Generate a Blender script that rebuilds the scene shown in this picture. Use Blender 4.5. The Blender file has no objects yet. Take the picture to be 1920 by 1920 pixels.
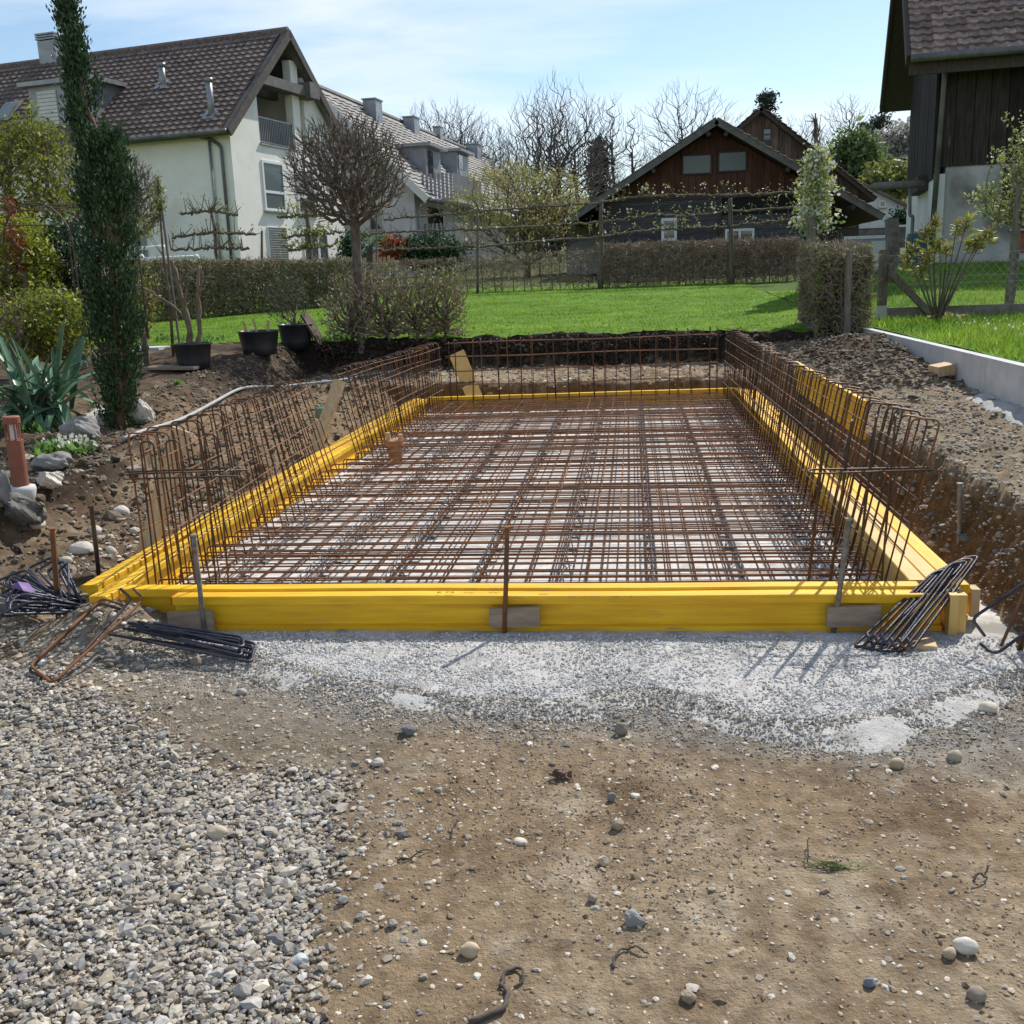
import bpy, math, random, time
import numpy as np
from mathutils import Matrix, Vector
T0 = time.time()
rng = np.random.default_rng(7); random.seed(7)
S = bpy.context.scene
COL = S.collection

# ------------------------------------------------------------------ camera
CH = 1.75                                   # eye height above the gravel pad
RC = np.array([[0.99296562, 0.00767686, -0.11815392],
               [0.11338766, 0.22570443, 0.96757467],
               [-0.0340958, 0.97416558, -0.22324628]])      # columns: camera right, up, forward
cam = bpy.data.cameras.new('camera'); cam.lens = 36; cam.sensor_width = 36; cam.sensor_fit = 'HORIZONTAL'
cam.clip_start = 0.05; cam.clip_end = 3000
camo = bpy.data.objects.new('camera', cam); COL.objects.link(camo)
mw = Matrix.Identity(4)
for i in range(3):
    mw[i][0] = RC[i, 0]; mw[i][1] = RC[i, 1]; mw[i][2] = -RC[i, 2]
mw[2][3] = CH
camo.matrix_world = mw
S.camera = camo

# ------------------------------------------------------------------ sky and sun
SUN_AZ = math.radians(28)                 # clockwise from +Y (the slab's long axis)
SUN_EL = math.radians(45)
W = bpy.data.worlds.new('World'); S.world = W; W.use_nodes = True
nt = W.node_tree; nt.nodes.clear()
def wn(t, **k):
    n = nt.nodes.new(t)
    for a, b in k.items(): setattr(n, a, b)
    return n
sky = wn('ShaderNodeTexSky', sky_type='NISHITA', sun_disc=False)
sky.sun_elevation = SUN_EL; sky.sun_rotation = SUN_AZ; sky.air_density = 1.15; sky.dust_density = 0.25; sky.ozone_density = 2.4
tc = wn('ShaderNodeTexCoord'); sep = wn('ShaderNodeSeparateXYZ'); nt.links.new(tc.outputs['Generated'], sep.inputs[0])
zc = wn('ShaderNodeMath', operation='MAXIMUM'); zc.inputs[1].default_value = 0.02; nt.links.new(sep.outputs[2], zc.inputs[0])
za = wn('ShaderNodeMath', operation='ADD'); za.inputs[1].default_value = 0.12; nt.links.new(zc.outputs[0], za.inputs[0])
dx = wn('ShaderNodeMath', operation='DIVIDE'); dy = wn('ShaderNodeMath', operation='DIVIDE')
nt.links.new(sep.outputs[0], dx.inputs[0]); nt.links.new(za.outputs[0], dx.inputs[1])
nt.links.new(sep.outputs[1], dy.inputs[0]); nt.links.new(za.outputs[0], dy.inputs[1])
cmb = wn('ShaderNodeCombineXYZ'); nt.links.new(dx.outputs[0], cmb.inputs[0]); nt.links.new(dy.outputs[0], cmb.inputs[1])
mp = wn('ShaderNodeMapping'); mp.inputs['Scale'].default_value = (0.75, 1.5, 1); mp.inputs['Location'].default_value = (0.55, 0.9, 0); mp.inputs['Rotation'].default_value = (0, 0, -0.45)
nt.links.new(cmb.outputs[0], mp.inputs[0])
nz = wn('ShaderNodeTexNoise'); nz.inputs['Scale'].default_value = 0.75; nz.inputs['Detail'].default_value = 9; nz.inputs['Roughness'].default_value = 0.55; nz.inputs['Distortion'].default_value = 0.35
nt.links.new(mp.outputs[0], nz.inputs[0])
cr = wn('ShaderNodeValToRGB'); cr.color_ramp.elements[0].position = 0.42; cr.color_ramp.elements[1].position = 0.68
cr.color_ramp.elements[0].color = (0.0, 0.0, 0.0, 1); cr.color_ramp.elements[1].color = (0.85, 0.85, 0.85, 1)
nt.links.new(nz.outputs[0], cr.inputs[0])
mx = wn('ShaderNodeMixRGB'); mx.inputs[2].default_value = (7.4, 7.9, 8.6, 1)
nt.links.new(cr.outputs[0], mx.inputs[0]); nt.links.new(sky.outputs[0], mx.inputs[1])
bg = wn('ShaderNodeBackground'); bg.inputs[1].default_value = 0.115
out = wn('ShaderNodeOutputWorld'); nt.links.new(mx.outputs[0], bg.inputs[0]); nt.links.new(bg.outputs[0], out.inputs[0])
sl = bpy.data.lights.new('sun', 'SUN'); sl.energy = 4.6; sl.angle = math.radians(0.5); sl.color = (1, 0.955, 0.88)
so = bpy.data.objects.new('sun', sl); COL.objects.link(so)
sd = Vector((math.sin(SUN_AZ) * math.cos(SUN_EL), math.cos(SUN_AZ) * math.cos(SUN_EL), math.sin(SUN_EL)))
so.rotation_euler = sd.to_track_quat('Z', 'Y').to_euler(); so.location = (20, 40, 60)
S.view_settings.view_transform = 'Standard'; S.view_settings.look = 'None'; S.view_settings.gamma = 1
S.view_settings.exposure = 0.24; S.view_settings.use_curve_mapping = False

# ------------------------------------------------------------------ helpers: pixels of the 1920 px photograph to places
def ray(px, py):
    return RC @ np.array([px - 960.0, 960.0 - py, 1920.0])
def G(px, py, z=0.0):
    d = ray(px, py); t = (z - CH) / d[2]; return np.array([d[0] * t, d[1] * t, z])
def D(px, py, Y):
    d = ray(px, py); t = Y / d[1]; return np.array([d[0] * t, Y, d[2] * t + CH])
def wall_hit(px, py, C, u):
    d = ray(px, py)
    A = np.array([[u[0], -d[0]], [u[1], -d[1]]]); t, s = np.linalg.solve(A, -np.array(C[:2], float))
    return t, CH + s * d[2]
def proj(p):
    c = RC.T @ (np.asarray(p, float) - [0, 0, CH]); return 960 + 1920 * c[0] / c[2], 960 - 1920 * c[1] / c[2], c[2]

# ------------------------------------------------------------------ helpers: noise and terrain
_perm = rng.random((256, 256))
def vnoise(x, y):
    xi = np.floor(x).astype(int); yi = np.floor(y).astype(int); fx = x - xi; fy = y - yi
    fx = fx * fx * (3 - 2 * fx); fy = fy * fy * (3 - 2 * fy)
    a = _perm[xi & 255, yi & 255]; b = _perm[(xi + 1) & 255, yi & 255]; c = _perm[xi & 255, (yi + 1) & 255]; d = _perm[(xi + 1) & 255, (yi + 1) & 255]
    return (a + (b - a) * fx) * (1 - fy) + (c + (d - c) * fx) * fy
def fbm(x, y, o=4):
    s = 0; a = 0.5
    for k in range(o):
        s = s + a * (vnoise(x * 2**k + 17.3 * k, y * 2**k + 5.1 * k) - 0.5) * 2; a *= 0.5
    return s
def sst(a, b, x):
    t = np.clip((x - a) / (b - a), 0, 1); return t * t * (3 - 2 * t)
def pw(x, xs, zs):
    z = zs[0] + 0 * x
    for i in range(len(xs) - 1):
        t = np.clip((x - xs[i]) / (xs[i + 1] - xs[i]), 0, 1)
        z = z + (zs[i + 1] - zs[i]) * t
    return z
FAR = ([16, 33, 40, 50, 90, 150, 260, 900], [0.86, 1.36, 1.6, 1.9, 4.5, 11, 20, 22])
def hgt(x, y, rough=True):
    x = np.asarray(x, float); y = np.asarray(y, float)
    wx = x + 0.10 * fbm(x * 1.7 + 3, y * 1.7) * rough; wy = y + 0.10 * fbm(x * 1.7 + 31, y * 1.7 + 9) * rough
    jag = 0.035 * (fbm(x * 9 + 70, y * 9, 3) + 0.6 * fbm(x * 23, y * 23 + 8, 2)) * rough; wx = wx + jag; wy = wy + 0.8 * jag
    fy = sst(5.05, 5.75, wy - 0.25 * sst(-4.4, -3.4, wx) * 0)
    ZL = np.interp(y, [5, 7, 9, 12.5, 15, 16, 16.5], [0.42, 0.44, 0.5, 0.7, 0.8, 0.85, 0.86])
    far = np.interp(y, FAR[0], FAR[1])
    ZL = np.where(y > 16.4, far, ZL) * fy
    xc = np.interp(y, [5, 8, 9.5, 12, 15], [-4.05, -4.05, -4.65, -5.3, -5.45]); xf = np.interp(y, [5, 8, 9.5, 12, 15], [-3.85, -3.85, -4.2, -4.75, -4.95])
    zb = np.interp(y, [5, 8, 9.5], [0.2, 0.2, 0.27]) * fy; zb2 = np.interp(y, [5, 8, 9.5], [0.09, 0.10, 0.25]) * fy
    zL = pw(wx, [xc, xf, -3.42 + 0 * x, -3.12 + 0 * x], [ZL, zb, zb2, 0 * x])
    fr = sst(4.0, 4.9, wy)
    ZR = np.interp(y, [4, 9, 10.5, 15, 16, 16.5], [0.5, 0.52, 0.58, 0.72, 0.85, 0.86]); ZR = np.where(y > 16.4, far, ZR) * fr
    xr0 = np.interp(y, [4, 7, 8, 12], [1.80, 1.78, 1.68, 1.66]); xr1 = np.interp(y, [4, 7, 8, 12], [2.06, 2.02, 1.80, 1.80])
    zR = pw(wx, [xr0, xr1], [0 * x, ZR])
    ZM = np.interp(y, [4, 8, 17, 26, 34], [0.84, 0.86, 0.90, 1.72, 1.85]); ZM = np.where(y > 34, np.maximum(far, 1.85), ZM)
    zM = pw(x, [3.20 + 0 * x, 3.34 + 0 * x], [0 * x, ZM * sst(2.5, 3.5, y)]) if True else 0
    mm = sst(3.3 + 0.2 * np.maximum(y - 17.5, 0), 5.0 + 0.2 * np.maximum(y - 17.5, 0), x); zM = np.where(y > 17.5, far * (1 - mm) + np.maximum(ZM, far) * mm, zM) * (x > 3.1)
    yy = wy + sst(1.2, 2.0, x) * 1.0
    zF = pw(yy, [13.98, 14.06, 15.95, 16.06], [0, 0.33, 0.37, 0.86])
    zF = np.where(y > 16.3, far, zF)
    z = np.maximum(np.maximum(zL, zR), np.maximum(zM, zF))
    heap = 0.26 * np.exp(-((x - 2.75) / 0.5)**2 - ((y - 12.9) / 1.3)**2) * (x < 3.3) + 0.10 * np.exp(-((x - 2.6) / 0.5)**2 - ((y - 11.0) / 0.7)**2) * (x < 3.3)
    heap = heap + 0.17 * np.exp(-((x + 2.72) / 0.36)**2 - ((y - 4.80) / 0.2)**2)
    z = z + heap
    if rough:
        inpit = (x > -3.1) & (x < 1.75) & (y > 5.0) & (y < 13.9)
        lawn = sst(16.1, 16.5, y) + (x > 3.3)
        bank = np.clip((zL > 0.02) * 1.0 + (zR > 0.02) * 1.0 + (zF > 0.02) * 1.0, 0, 1) * (1 - np.clip(lawn, 0, 1))
        z = z + 0.018 * fbm(x * 0.9, y * 0.9, 3) * ~inpit * (1 - 0.3 * np.clip(lawn, 0, 1))
        amp = np.where(lawn > 0.5, 0.012, 0.017 + 0.046 * bank)
        amp = amp + 0.03 * np.clip(heap * 5, 0, 1)
        z = z + amp * fbm(x * 5.1 + 40, y * 5.1, 4) * np.where(inpit, 0.1, 1)
        z = z + (0.0075 + 0.011 * bank) * fbm(x * 24, y * 24, 2) * np.where(inpit, 0.2, 1) * (1 - np.clip(lawn, 0, 1))
    return z
def h1(x, y): return float(hgt(np.array([x]), np.array([y]))[0])
def Tn(px, py, t0=2.0, t1=160.0):
    """first point of the terrain under a pixel"""
    d = ray(px, py); d = d / np.linalg.norm(d); t = t0 * (t1 / t0)**np.linspace(0, 1, 1500)
    p = d[None] * t[:, None] + np.array([0, 0, CH]); h = hgt(p[:, 0], p[:, 1]); k = np.argmax(p[:, 2] < h)
    if p[k, 2] >= h[k]: k = len(t) - 1
    return np.array([p[k, 0], p[k, 1], h[k]])

# ------------------------------------------------------------------ helpers: objects
WT = {}
def tag(o, label=None, cat=None, group=None, kind=None):
    if label: o['label'] = label
    if cat: o['category'] = cat
    if group: o['group'] = group
    if kind: o['kind'] = kind
    return o
def thing(name, label, cat, loc=(0, 0, 0), group=None, rz=0, sc=1):
    o = bpy.data.objects.new(name, None); COL.objects.link(o); o.location = tuple(map(float, loc)); o.rotation_euler = (0, 0, rz); o.scale = (sc,) * 3
    o.empty_display_size = 0.1
    WT[o] = Vector(o.location); return tag(o, label, cat, group)
def adopt(o, parent):
    if parent is not None:
        o.parent = parent
        if parent in WT: o.matrix_parent_inverse = Matrix.Translation(-WT[parent])
    return o
def raw_mesh(name, V, Q=None, T=None, mat=None, col=None, smooth=False):
    me = bpy.data.meshes.new(name); V = np.asarray(V, np.float32).reshape(-1, 3)
    Q = np.zeros((0, 4), np.int32) if Q is None or len(Q) == 0 else np.asarray(Q, np.int32); T = np.zeros((0, 3), np.int32) if T is None or len(T) == 0 else np.asarray(T, np.int32)
    me.vertices.add(len(V)); me.vertices.foreach_set('co', V.ravel())
    nl = Q.size + T.size; me.loops.add(nl); me.loops.foreach_set('vertex_index', np.concatenate([Q.ravel(), T.ravel()]).astype(np.int32))
    npoly = len(Q) + len(T); me.polygons.add(npoly)
    st = np.concatenate([np.arange(len(Q)) * 4, Q.size + np.arange(len(T)) * 3]).astype(np.int32)
    me.polygons.foreach_set('loop_start', st)
    me.polygons.foreach_set('use_smooth', np.full(npoly, bool(smooth)))
    if col is not None:
        a = me.attributes.new('col', 'FLOAT_COLOR', 'POINT'); c = np.ones((len(V), 4), np.float32); c[:, :3] = col; a.data.foreach_set('color', c.ravel())
    me.update(calc_edges=True); me.validate()
    if mat: me.materials.append(mat)
    return me
def put(name, me, parent=None, loc=(0, 0, 0), rot=(0, 0, 0), sc=None):
    o = bpy.data.objects.new(name, me); COL.objects.link(o); o.location = tuple(map(float, loc)); o.rotation_euler = rot
    if sc is not None: o.scale = sc if hasattr(sc, '__len__') else (sc,) * 3
    return adopt(o, parent)
class MB:
    def __init__(s): s.V = []; s.Q = []; s.T = []; s.C = []; s.n = 0
    def add(s, V, Q=None, T=None, col=None):
        V = np.asarray(V, float).reshape(-1, 3)
        if Q is not None and len(Q): s.Q.append(np.asarray(Q) + s.n)
        if T is not None and len(T): s.T.append(np.asarray(T) + s.n)
        s.V.append(V); s.n += len(V)
        if col is not None: s.C.append(np.broadcast_to(np.asarray(col, float), (len(V), 3)))
        return s
    def box8(s, P):
        return s.add(P, [[0, 3, 2, 1], [4, 5, 6, 7], [0, 1, 5, 4], [1, 2, 6, 5], [2, 3, 7, 6], [3, 0, 4, 7]])
    def box(s, x0, x1, y0, y1, z0, z1):
        return s.box8([(x0, y0, z0), (x1, y0, z0), (x1, y1, z0), (x0, y1, z0), (x0, y0, z1), (x1, y0, z1), (x1, y1, z1), (x0, y1, z1)])
    def bar(s, a, b, w, t, up=(0, 0, 1)):
        """rectangular bar from a to b: w across, t along 'up'"""
        a = np.asarray(a, float); b = np.asarray(b, float); d = b - a; d /= np.linalg.norm(d); up = np.asarray(up, float)
        r = np.cross(d, up); r /= np.linalg.norm(r); n = np.cross(r, d); r = r * w / 2; n = n * t / 2
        return s.box8([a - r - n, a + r - n, b + r - n, b - r - n, a - r + n, a + r + n, b + r + n, b - r + n])
    def tube(s, P, r, sides=6, closed=False, cap=True):
        P = np.asarray(P, float); n = len(P); r = np.broadcast_to(np.asarray(r, float), (n,))
        tn = np.roll(P, -1, 0) - np.roll(P, 1, 0) if closed else np.gradient(P, axis=0)
        tn /= np.linalg.norm(tn, axis=1)[:, None] + 1e-12
        ref = np.array([0.31, 0.17, 0.93]); e1 = np.zeros_like(P); k0 = np.cross(tn[0], ref); k0 /= np.linalg.norm(k0)
        for i in range(n):
            k0 = k0 - tn[i] * np.dot(k0, tn[i]); k0 /= np.linalg.norm(k0); e1[i] = k0
        e2 = np.cross(tn, e1); a = np.arange(sides) * 2 * math.pi / sides
        V = P[:, None] + r[:, None, None] * (np.cos(a)[None, :, None] * e1[:, None] + np.sin(a)[None, :, None] * e2[:, None])
        m = n if closed else n - 1; i = np.arange(m)[:, None]; j = np.arange(sides)[None]; i2 = (i + 1) % n; j2 = (j + 1) % sides
        Q = np.stack([i * sides + j, i * sides + j2, i2 * sides + j2, i2 * sides + j], -1).reshape(-1, 4)
        T = []
        if cap and not closed:
            T = [[0, k + 1, k] for k in range(1, sides - 1)] + [[(n - 1) * sides, (n - 1) * sides + k, (n - 1) * sides + k + 1] for k in range(1, sides - 1)]
        return s.add(V, Q, T)
    def segs(s, A, B, ra, rb, sides=4, col=None):
        """many straight tapered sticks at once"""
        A = np.asarray(A, float); B = np.asarray(B, float); n = len(A)
        if n == 0: return s
        d = B - A; d /= np.linalg.norm(d, axis=1)[:, None] + 1e-9
        ref = np.where(np.abs(d[:, 2:3]) > 0.9, np.array([[1., 0, 0]]), np.array([[0, 0, 1.]])); e1 = np.cross(d, ref); e1 /= np.linalg.norm(e1, axis=1)[:, None] + 1e-9; e2 = np.cross(d, e1)
        a = np.arange(sides) * 2 * math.pi / sides; ring = np.cos(a)[None, :, None] * e1[:, None] + np.sin(a)[None, :, None] * e2[:, None]
        ra = np.broadcast_to(ra, (n,)); rb = np.broadcast_to(rb, (n,))
        V = np.concatenate([A[:, None] + ring * ra[:, None, None], B[:, None] + ring * rb[:, None, None]], 1)
        j = np.arange(sides); q = np.stack([j, (j + 1) % sides, (j + 1) % sides + sides, j + sides], -1)
        Q = (q[None] + (np.arange(n) * 2 * sides)[:, None, None]).reshape(-1, 4)
        if col is not None: col = np.repeat(np.broadcast_to(col, (n, 3)), 2 * sides, 0)
        return s.add(V, Q, None, col)
    def quads(s, C, U, Wv, col=None):
        """flat rhombic leaves: centre, half length vector, half width vector"""
        n = len(C); V = np.stack([C - U, C + Wv, C + U, C - Wv], 1); Q = np.arange(4 * n).reshape(-1, 4)
        if col is not None: col = np.repeat(np.broadcast_to(col, (n, 3)), 4, 0)
        return s.add(V, Q, None, col)
    def mesh(s, name, mat, smooth=False):
        V = np.concatenate(s.V) if s.V else np.zeros((0, 3))
        return raw_mesh(name, V, np.concatenate(s.Q) if s.Q else None, np.concatenate(s.T) if s.T else None, mat, np.concatenate(s.C) if s.C else None, smooth)
    def obj(s, name, mat, parent=None, smooth=False):
        return put(name, s.mesh(name, mat, smooth), parent)
def unit(n):
    v = rng.normal(size=(n, 3)); return v / np.linalg.norm(v, axis=1)[:, None]
ICO_V = None
def _ico():
    p = (1 + 5**.5) / 2; v = []
    for a in (-1, 1):
        for b in (-p, p): v += [(0, a, b), (a, b, 0), (b, 0, a)]
    v = np.array(v) / math.hypot(1, p); F = []
    for i in range(12):
        for j in range(i + 1, 12):
            for k in range(j + 1, 12):
                a, b, c = v[i], v[j], v[k]
                if max(np.linalg.norm(a - b), np.linalg.norm(b - c), np.linalg.norm(a - c)) < 1.1:
                    F.append((i, j, k) if np.dot(np.cross(b - a, c - a), a) > 0 else (i, k, j))
    return v, np.array(F)
ICO_V, ICO_F = _ico()
OCT_V = np.array([(1, 0, 0), (-1, 0, 0), (0, 1, 0), (0, -1, 0), (0, 0, 1), (0, 0, -1)], float); OCT_F = np.array([(0, 2, 4), (2, 1, 4), (1, 3, 4), (3, 0, 4), (2, 0, 5), (1, 2, 5), (3, 1, 5), (0, 3, 5)])
def stones_mesh(P, size, col, flat=0.7, jit=0.22, sink=0.25, tiny=False):
    """one angular stone per point"""
    B_V, B_F = (OCT_V, OCT_F) if tiny else (ICO_V, ICO_F); kv = len(B_V)
    n = len(P); V = B_V[None] * (1 + jit * rng.normal(size=(n, kv, 1)))
    sc = size[:, None] * np.stack([rng.uniform(0.75, 1.35, n), rng.uniform(0.7, 1.0, n), rng.uniform(0.7, 1.1, n) * flat], -1)
    V = V * sc[:, None]
    a = rng.uniform(0, 6.28, n); b = rng.normal(0, 0.35, n); ca, sa, cb, sb = np.cos(a), np.sin(a), np.cos(b), np.sin(b)
    V = np.stack([V[..., 0], V[..., 1] * cb[:, None] - V[..., 2] * sb[:, None], V[..., 1] * sb[:, None] + V[..., 2] * cb[:, None]], -1)
    V = np.stack([V[..., 0] * ca[:, None] - V[..., 1] * sa[:, None], V[..., 0] * sa[:, None] + V[..., 1] * ca[:, None], V[..., 2]], -1)
    V = V + P[:, None]; V[..., 2] += (size * flat * (1 - 2 * sink))[:, None] * 0.5
    F = (B_F[None] + (np.arange(n) * kv)[:, None, None]).reshape(-1, 3)
    return V.reshape(-1, 3), F, np.repeat(col, kv, 0)
def rock_mesh(name, mat, seed, sx, sy, sz, sub=3, rough=0.22, angular=0.0):
    import bmesh
    bm = bmesh.new(); bmesh.ops.create_icosphere(bm, subdivisions=sub, radius=1)
    r = np.random.default_rng(seed); o = r.uniform(0, 50, 3)
    planes = r.normal(size=(9, 3)); planes /= np.linalg.norm(planes, axis=1)[:, None]; dd = r.uniform(0.6, 0.9, 9)
    for v in bm.verts:
        p = np.array(v.co)
        if angular:
            for q, d in zip(planes, dd):
                k = p @ q
                if k > d: p = p - q * (k - d) * angular
        n = float(fbm(np.array([p[0] * 1.6 + o[0] + p[2] * 0.9]), np.array([p[1] * 1.6 + o[1] + p[2] * 1.1]), 4)[0])
        v.co = p * (1 + rough * n) * np.array([sx, sy, sz])
    me = bpy.data.meshes.new(name); bm.to_mesh(me); bm.free(); me.materials.append(mat)
    me.polygons.foreach_set('use_smooth', np.full(len(me.polygons), angular < 0.6))
    return me

# ------------------------------------------------------------------ materials
def M(name, c1, c2=None, scale=6, rough=0.8, bump=0, bscale=None, stretch=(1, 1, 1), attr=False, metal=0, detail=5, lo=0.35, hi=0.65, spots=None, spec=0.4, dist=0.02, trans=0, vary=0):
    m = bpy.data.materials.new(name); m.use_nodes = True; t = m.node_tree; N = t.nodes; L = t.links; b = N['Principled BSDF']
    b.inputs['Roughness'].default_value = rough; b.inputs['Metallic'].default_value = metal; b.inputs['Specular IOR Level'].default_value = spec
    c2 = c1 if c2 is None else c2
    tc = N.new('ShaderNodeTexCoord'); mp = N.new('ShaderNodeMapping'); mp.inputs['Scale'].default_value = stretch; L.new(tc.outputs['Object'], mp.inputs[0])
    oi = N.new('ShaderNodeObjectInfo'); w = N.new('ShaderNodeMath'); w.operation = 'MULTIPLY'; w.inputs[1].default_value = 37; L.new(oi.outputs['Random'], w.inputs[0])
    nz = N.new('ShaderNodeTexNoise'); nz.noise_dimensions = '4D'; nz.inputs['Scale'].default_value = scale; nz.inputs['Detail'].default_value = detail; nz.inputs['Roughness'].default_value = 0.6
    L.new(mp.outputs[0], nz.inputs['Vector']); L.new(w.outputs[0], nz.inputs['W'])
    cr = N.new('ShaderNodeValToRGB'); e = cr.color_ramp.elements; e[0].position = lo; e[1].position = hi; e[0].color = (*c1, 1); e[1].color = (*c2, 1); L.new(nz.outputs[0], cr.inputs[0])
    o = cr.outputs[0]
    if spots:
        sc_, col_, thr = spots; n2 = N.new('ShaderNodeTexNoise'); n2.noise_dimensions = '4D'; n2.inputs['Scale'].default_value = sc_; n2.inputs['Detail'].default_value = 4; L.new(mp.outputs[0], n2.inputs['Vector']); L.new(w.outputs[0], n2.inputs['W'])
        c3 = N.new('ShaderNodeValToRGB'); c3.color_ramp.elements[0].position = thr; c3.color_ramp.elements[1].position = thr + 0.08; L.new(n2.outputs[0], c3.inputs[0])
        x = N.new('ShaderNodeMixRGB'); x.inputs[2].default_value = (*col_, 1); L.new(c3.outputs[0], x.inputs[0]); L.new(o, x.inputs[1]); o = x.outputs[0]
    if attr:
        at = N.new('ShaderNodeAttribute'); at.attribute_name = 'col'; x = N.new('ShaderNodeMixRGB'); x.blend_type = 'MULTIPLY'; x.inputs[0].default_value = 1; L.new(at.outputs['Color'], x.inputs[1]); L.new(o, x.inputs[2]); o = x.outputs[0]
    if vary:
        hs = N.new('ShaderNodeHueSaturation'); mr = N.new('ShaderNodeMapRange'); mr.inputs[3].default_value = 1 - vary; mr.inputs[4].default_value = 1 + vary; L.new(oi.outputs['Random'], mr.inputs[0]); L.new(mr.outputs[0], hs.inputs['Value']); L.new(o, hs.inputs['Color']); o = hs.outputs[0]
    L.new(o, b.inputs['Base Color'])
    if bump:
        bn = N.new('ShaderNodeTexNoise'); bn.inputs['Scale'].default_value = bscale or scale * 4; bn.inputs['Detail'].default_value = 6; bn.inputs['Roughness'].default_value = 0.65; L.new(mp.outputs[0], bn.inputs['Vector'])
        bp = N.new('ShaderNodeBump'); bp.inputs['Strength'].default_value = bump; bp.inputs['Distance'].default_value = dist; L.new(bn.outputs[0], bp.inputs['Height']); L.new(bp.outputs[0], b.inputs['Normal'])
    if trans:
        tr = N.new('ShaderNodeBsdfTranslucent'); L.new(o, tr.inputs[0]); ms = N.new('ShaderNodeMixShader'); ms.inputs[0].default_value = trans
        L.new(b.outputs[0], ms.inputs[1]); L.new(tr.outputs[0], ms.inputs[2]); L.new(ms.outputs[0], N['Material Output'].inputs[0])
    return m
G1 = (0.72, 0.72, 0.72); G2 = (1.15, 1.15, 1.15)
m_ground = M('earth', (0.55, 0.53, 0.5), (1.4, 1.4, 1.4), 16, 0.95, 1.0, 75, attr=True, detail=14, lo=0.3, hi=0.7, spec=0.12, dist=0.018)
m_conc_pad = M('lean_concrete', (0.40, 0.385, 0.36), (0.57, 0.56, 0.535), 19, 0.92, 1.0, 95, detail=12, attr=True, spots=(4, (0.33, 0.315, 0.285), 0.57), spec=0.2, dist=0.008)
m_gravel = M('gravel_stone', G1, G2, 60, 0.85, 0.3, 150, attr=True, dist=0.003)
m_stone = M('field_stone', G1, G2, 18, 0.8, 0.35, 60, attr=False, dist=0.006)
def yellow(name, st): return M(name, (0.60, 0.30, 0.008), (0.86, 0.52, 0.018), 2.2, 0.5, 0.3, 14, st, detail=9, lo=.3, hi=.62, spots=(4.5, (0.47, 0.33, 0.11), 0.66), spec=0.35, dist=0.004)
m_yellow = yellow('yellow_shuttering_wood', (0.8, 9, 9)); m_yellow_y = yellow('yellow_shuttering_wood_long', (9, 0.8, 9))
m_paleyellow = M('worn_yellow_wood', (0.56, 0.36, 0.11), (0.70, 0.47, 0.16), 6, 0.6, 0.2, 25, dist=0.004)
m_wood = M('raw_spruce', (0.46, 0.31, 0.16), (0.62, 0.45, 0.26), 3.5, 0.75, 0.25, 18, (9, 9, 1.2), spots=(6, (0.25, 0.14, 0.06), 0.72), dist=0.004)
m_greywood = M('grey_scrap_wood', (0.22, 0.17, 0.12), (0.36, 0.28, 0.2), 6, 0.85, 0.3, 30, (1, 6, 6), dist=0.004)
m_red = M('red_paint', (0.55, 0.03, 0.015))
m_ink = M('brown_ink', (0.12, 0.06, 0.01))
m_rust = M('rusty_rebar', (0.12, 0.05, 0.022), (0.27, 0.115, 0.042), 9, 0.75, 0.5, 160, spots=(3, (0.10, 0.06, 0.04), 0.55), dist=0.003, spec=0.35)
m_steel = M('dark_rebar', (0.045, 0.038, 0.036), (0.13, 0.075, 0.045), 6, 0.5, 0.4, 160, metal=0.55, spots=(5, (0.20, 0.085, 0.03), 0.58), dist=0.003)
m_black_steel = M('fresh_rebar', (0.035, 0.038, 0.05), (0.10, 0.10, 0.12), 9, 0.36, 0.6, 180, metal=0.75, spots=(4, (0.2, 0.09, 0.035), 0.66), dist=0.004)
m_pin = M('weathered_steel_pin', (0.14, 0.125, 0.11), (0.30, 0.275, 0.24), 25, 0.7, 0.3, 90, metal=0.3, spots=(12, (0.2, 0.09, 0.04), 0.62), dist=0.003)
m_spacer = M('plastic_spacer', (0.06, 0.07, 0.085), (0.13, 0.14, 0.16), 12, 0.5)
m_terra = M('terracotta_paint', (0.22, 0.075, 0.045), (0.27, 0.10, 0.06), 12, 0.6, 0.1)
m_pipe = M('orange_brown_pvc', (0.33, 0.13, 0.05), (0.40, 0.17, 0.07), 8, 0.5)
m_concrete = M('pale_concrete', (0.46, 0.46, 0.45), (0.58, 0.58, 0.565), 5, 0.85, 0.15, 60, dist=0.004)
m_dconcrete = M('weathered_concrete', (0.09, 0.085, 0.075), (0.24, 0.22, 0.19), 5, 0.95, 0.4, 30, dist=0.01)
m_limestone = M('pale_limestone', (0.42, 0.38, 0.31), (0.66, 0.62, 0.54), 7, 0.9, 0.6, 22, dist=0.02)
m_greyrock = M('grey_rock', (0.16, 0.15, 0.145), (0.34, 0.32, 0.29), 7, 0.9, 0.6, 22, dist=0.02)
m_tub = M('black_plastic_tub', (0.022, 0.024, 0.03), (0.04, 0.043, 0.05), 6, 0.45, 0.05, 30, spec=0.5)
m_soil = M('potting_soil', (0.03, 0.022, 0.015), (0.09, 0.06, 0.04), 30, 0.95, 0.8, 60)
m_bark = M('bark', (0.085, 0.066, 0.05), (0.20, 0.165, 0.13), 14, 0.95, 0.7, 30, (1, 1, 0.35), dist=0.01)
m_barkd = M('dark_bark', (0.05, 0.04, 0.034), (0.12, 0.10, 0.085), 10, 0.95, 0.5, 25, dist=0.01)
m_twig = M('brown_twig', (0.11, 0.08, 0.055), (0.23, 0.17, 0.12), 6, 0.85)
m_hedge_twig = M('pale_hedge_twig', (0.17, 0.13, 0.095), (0.36, 0.29, 0.22), 4, 0.85)
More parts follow.
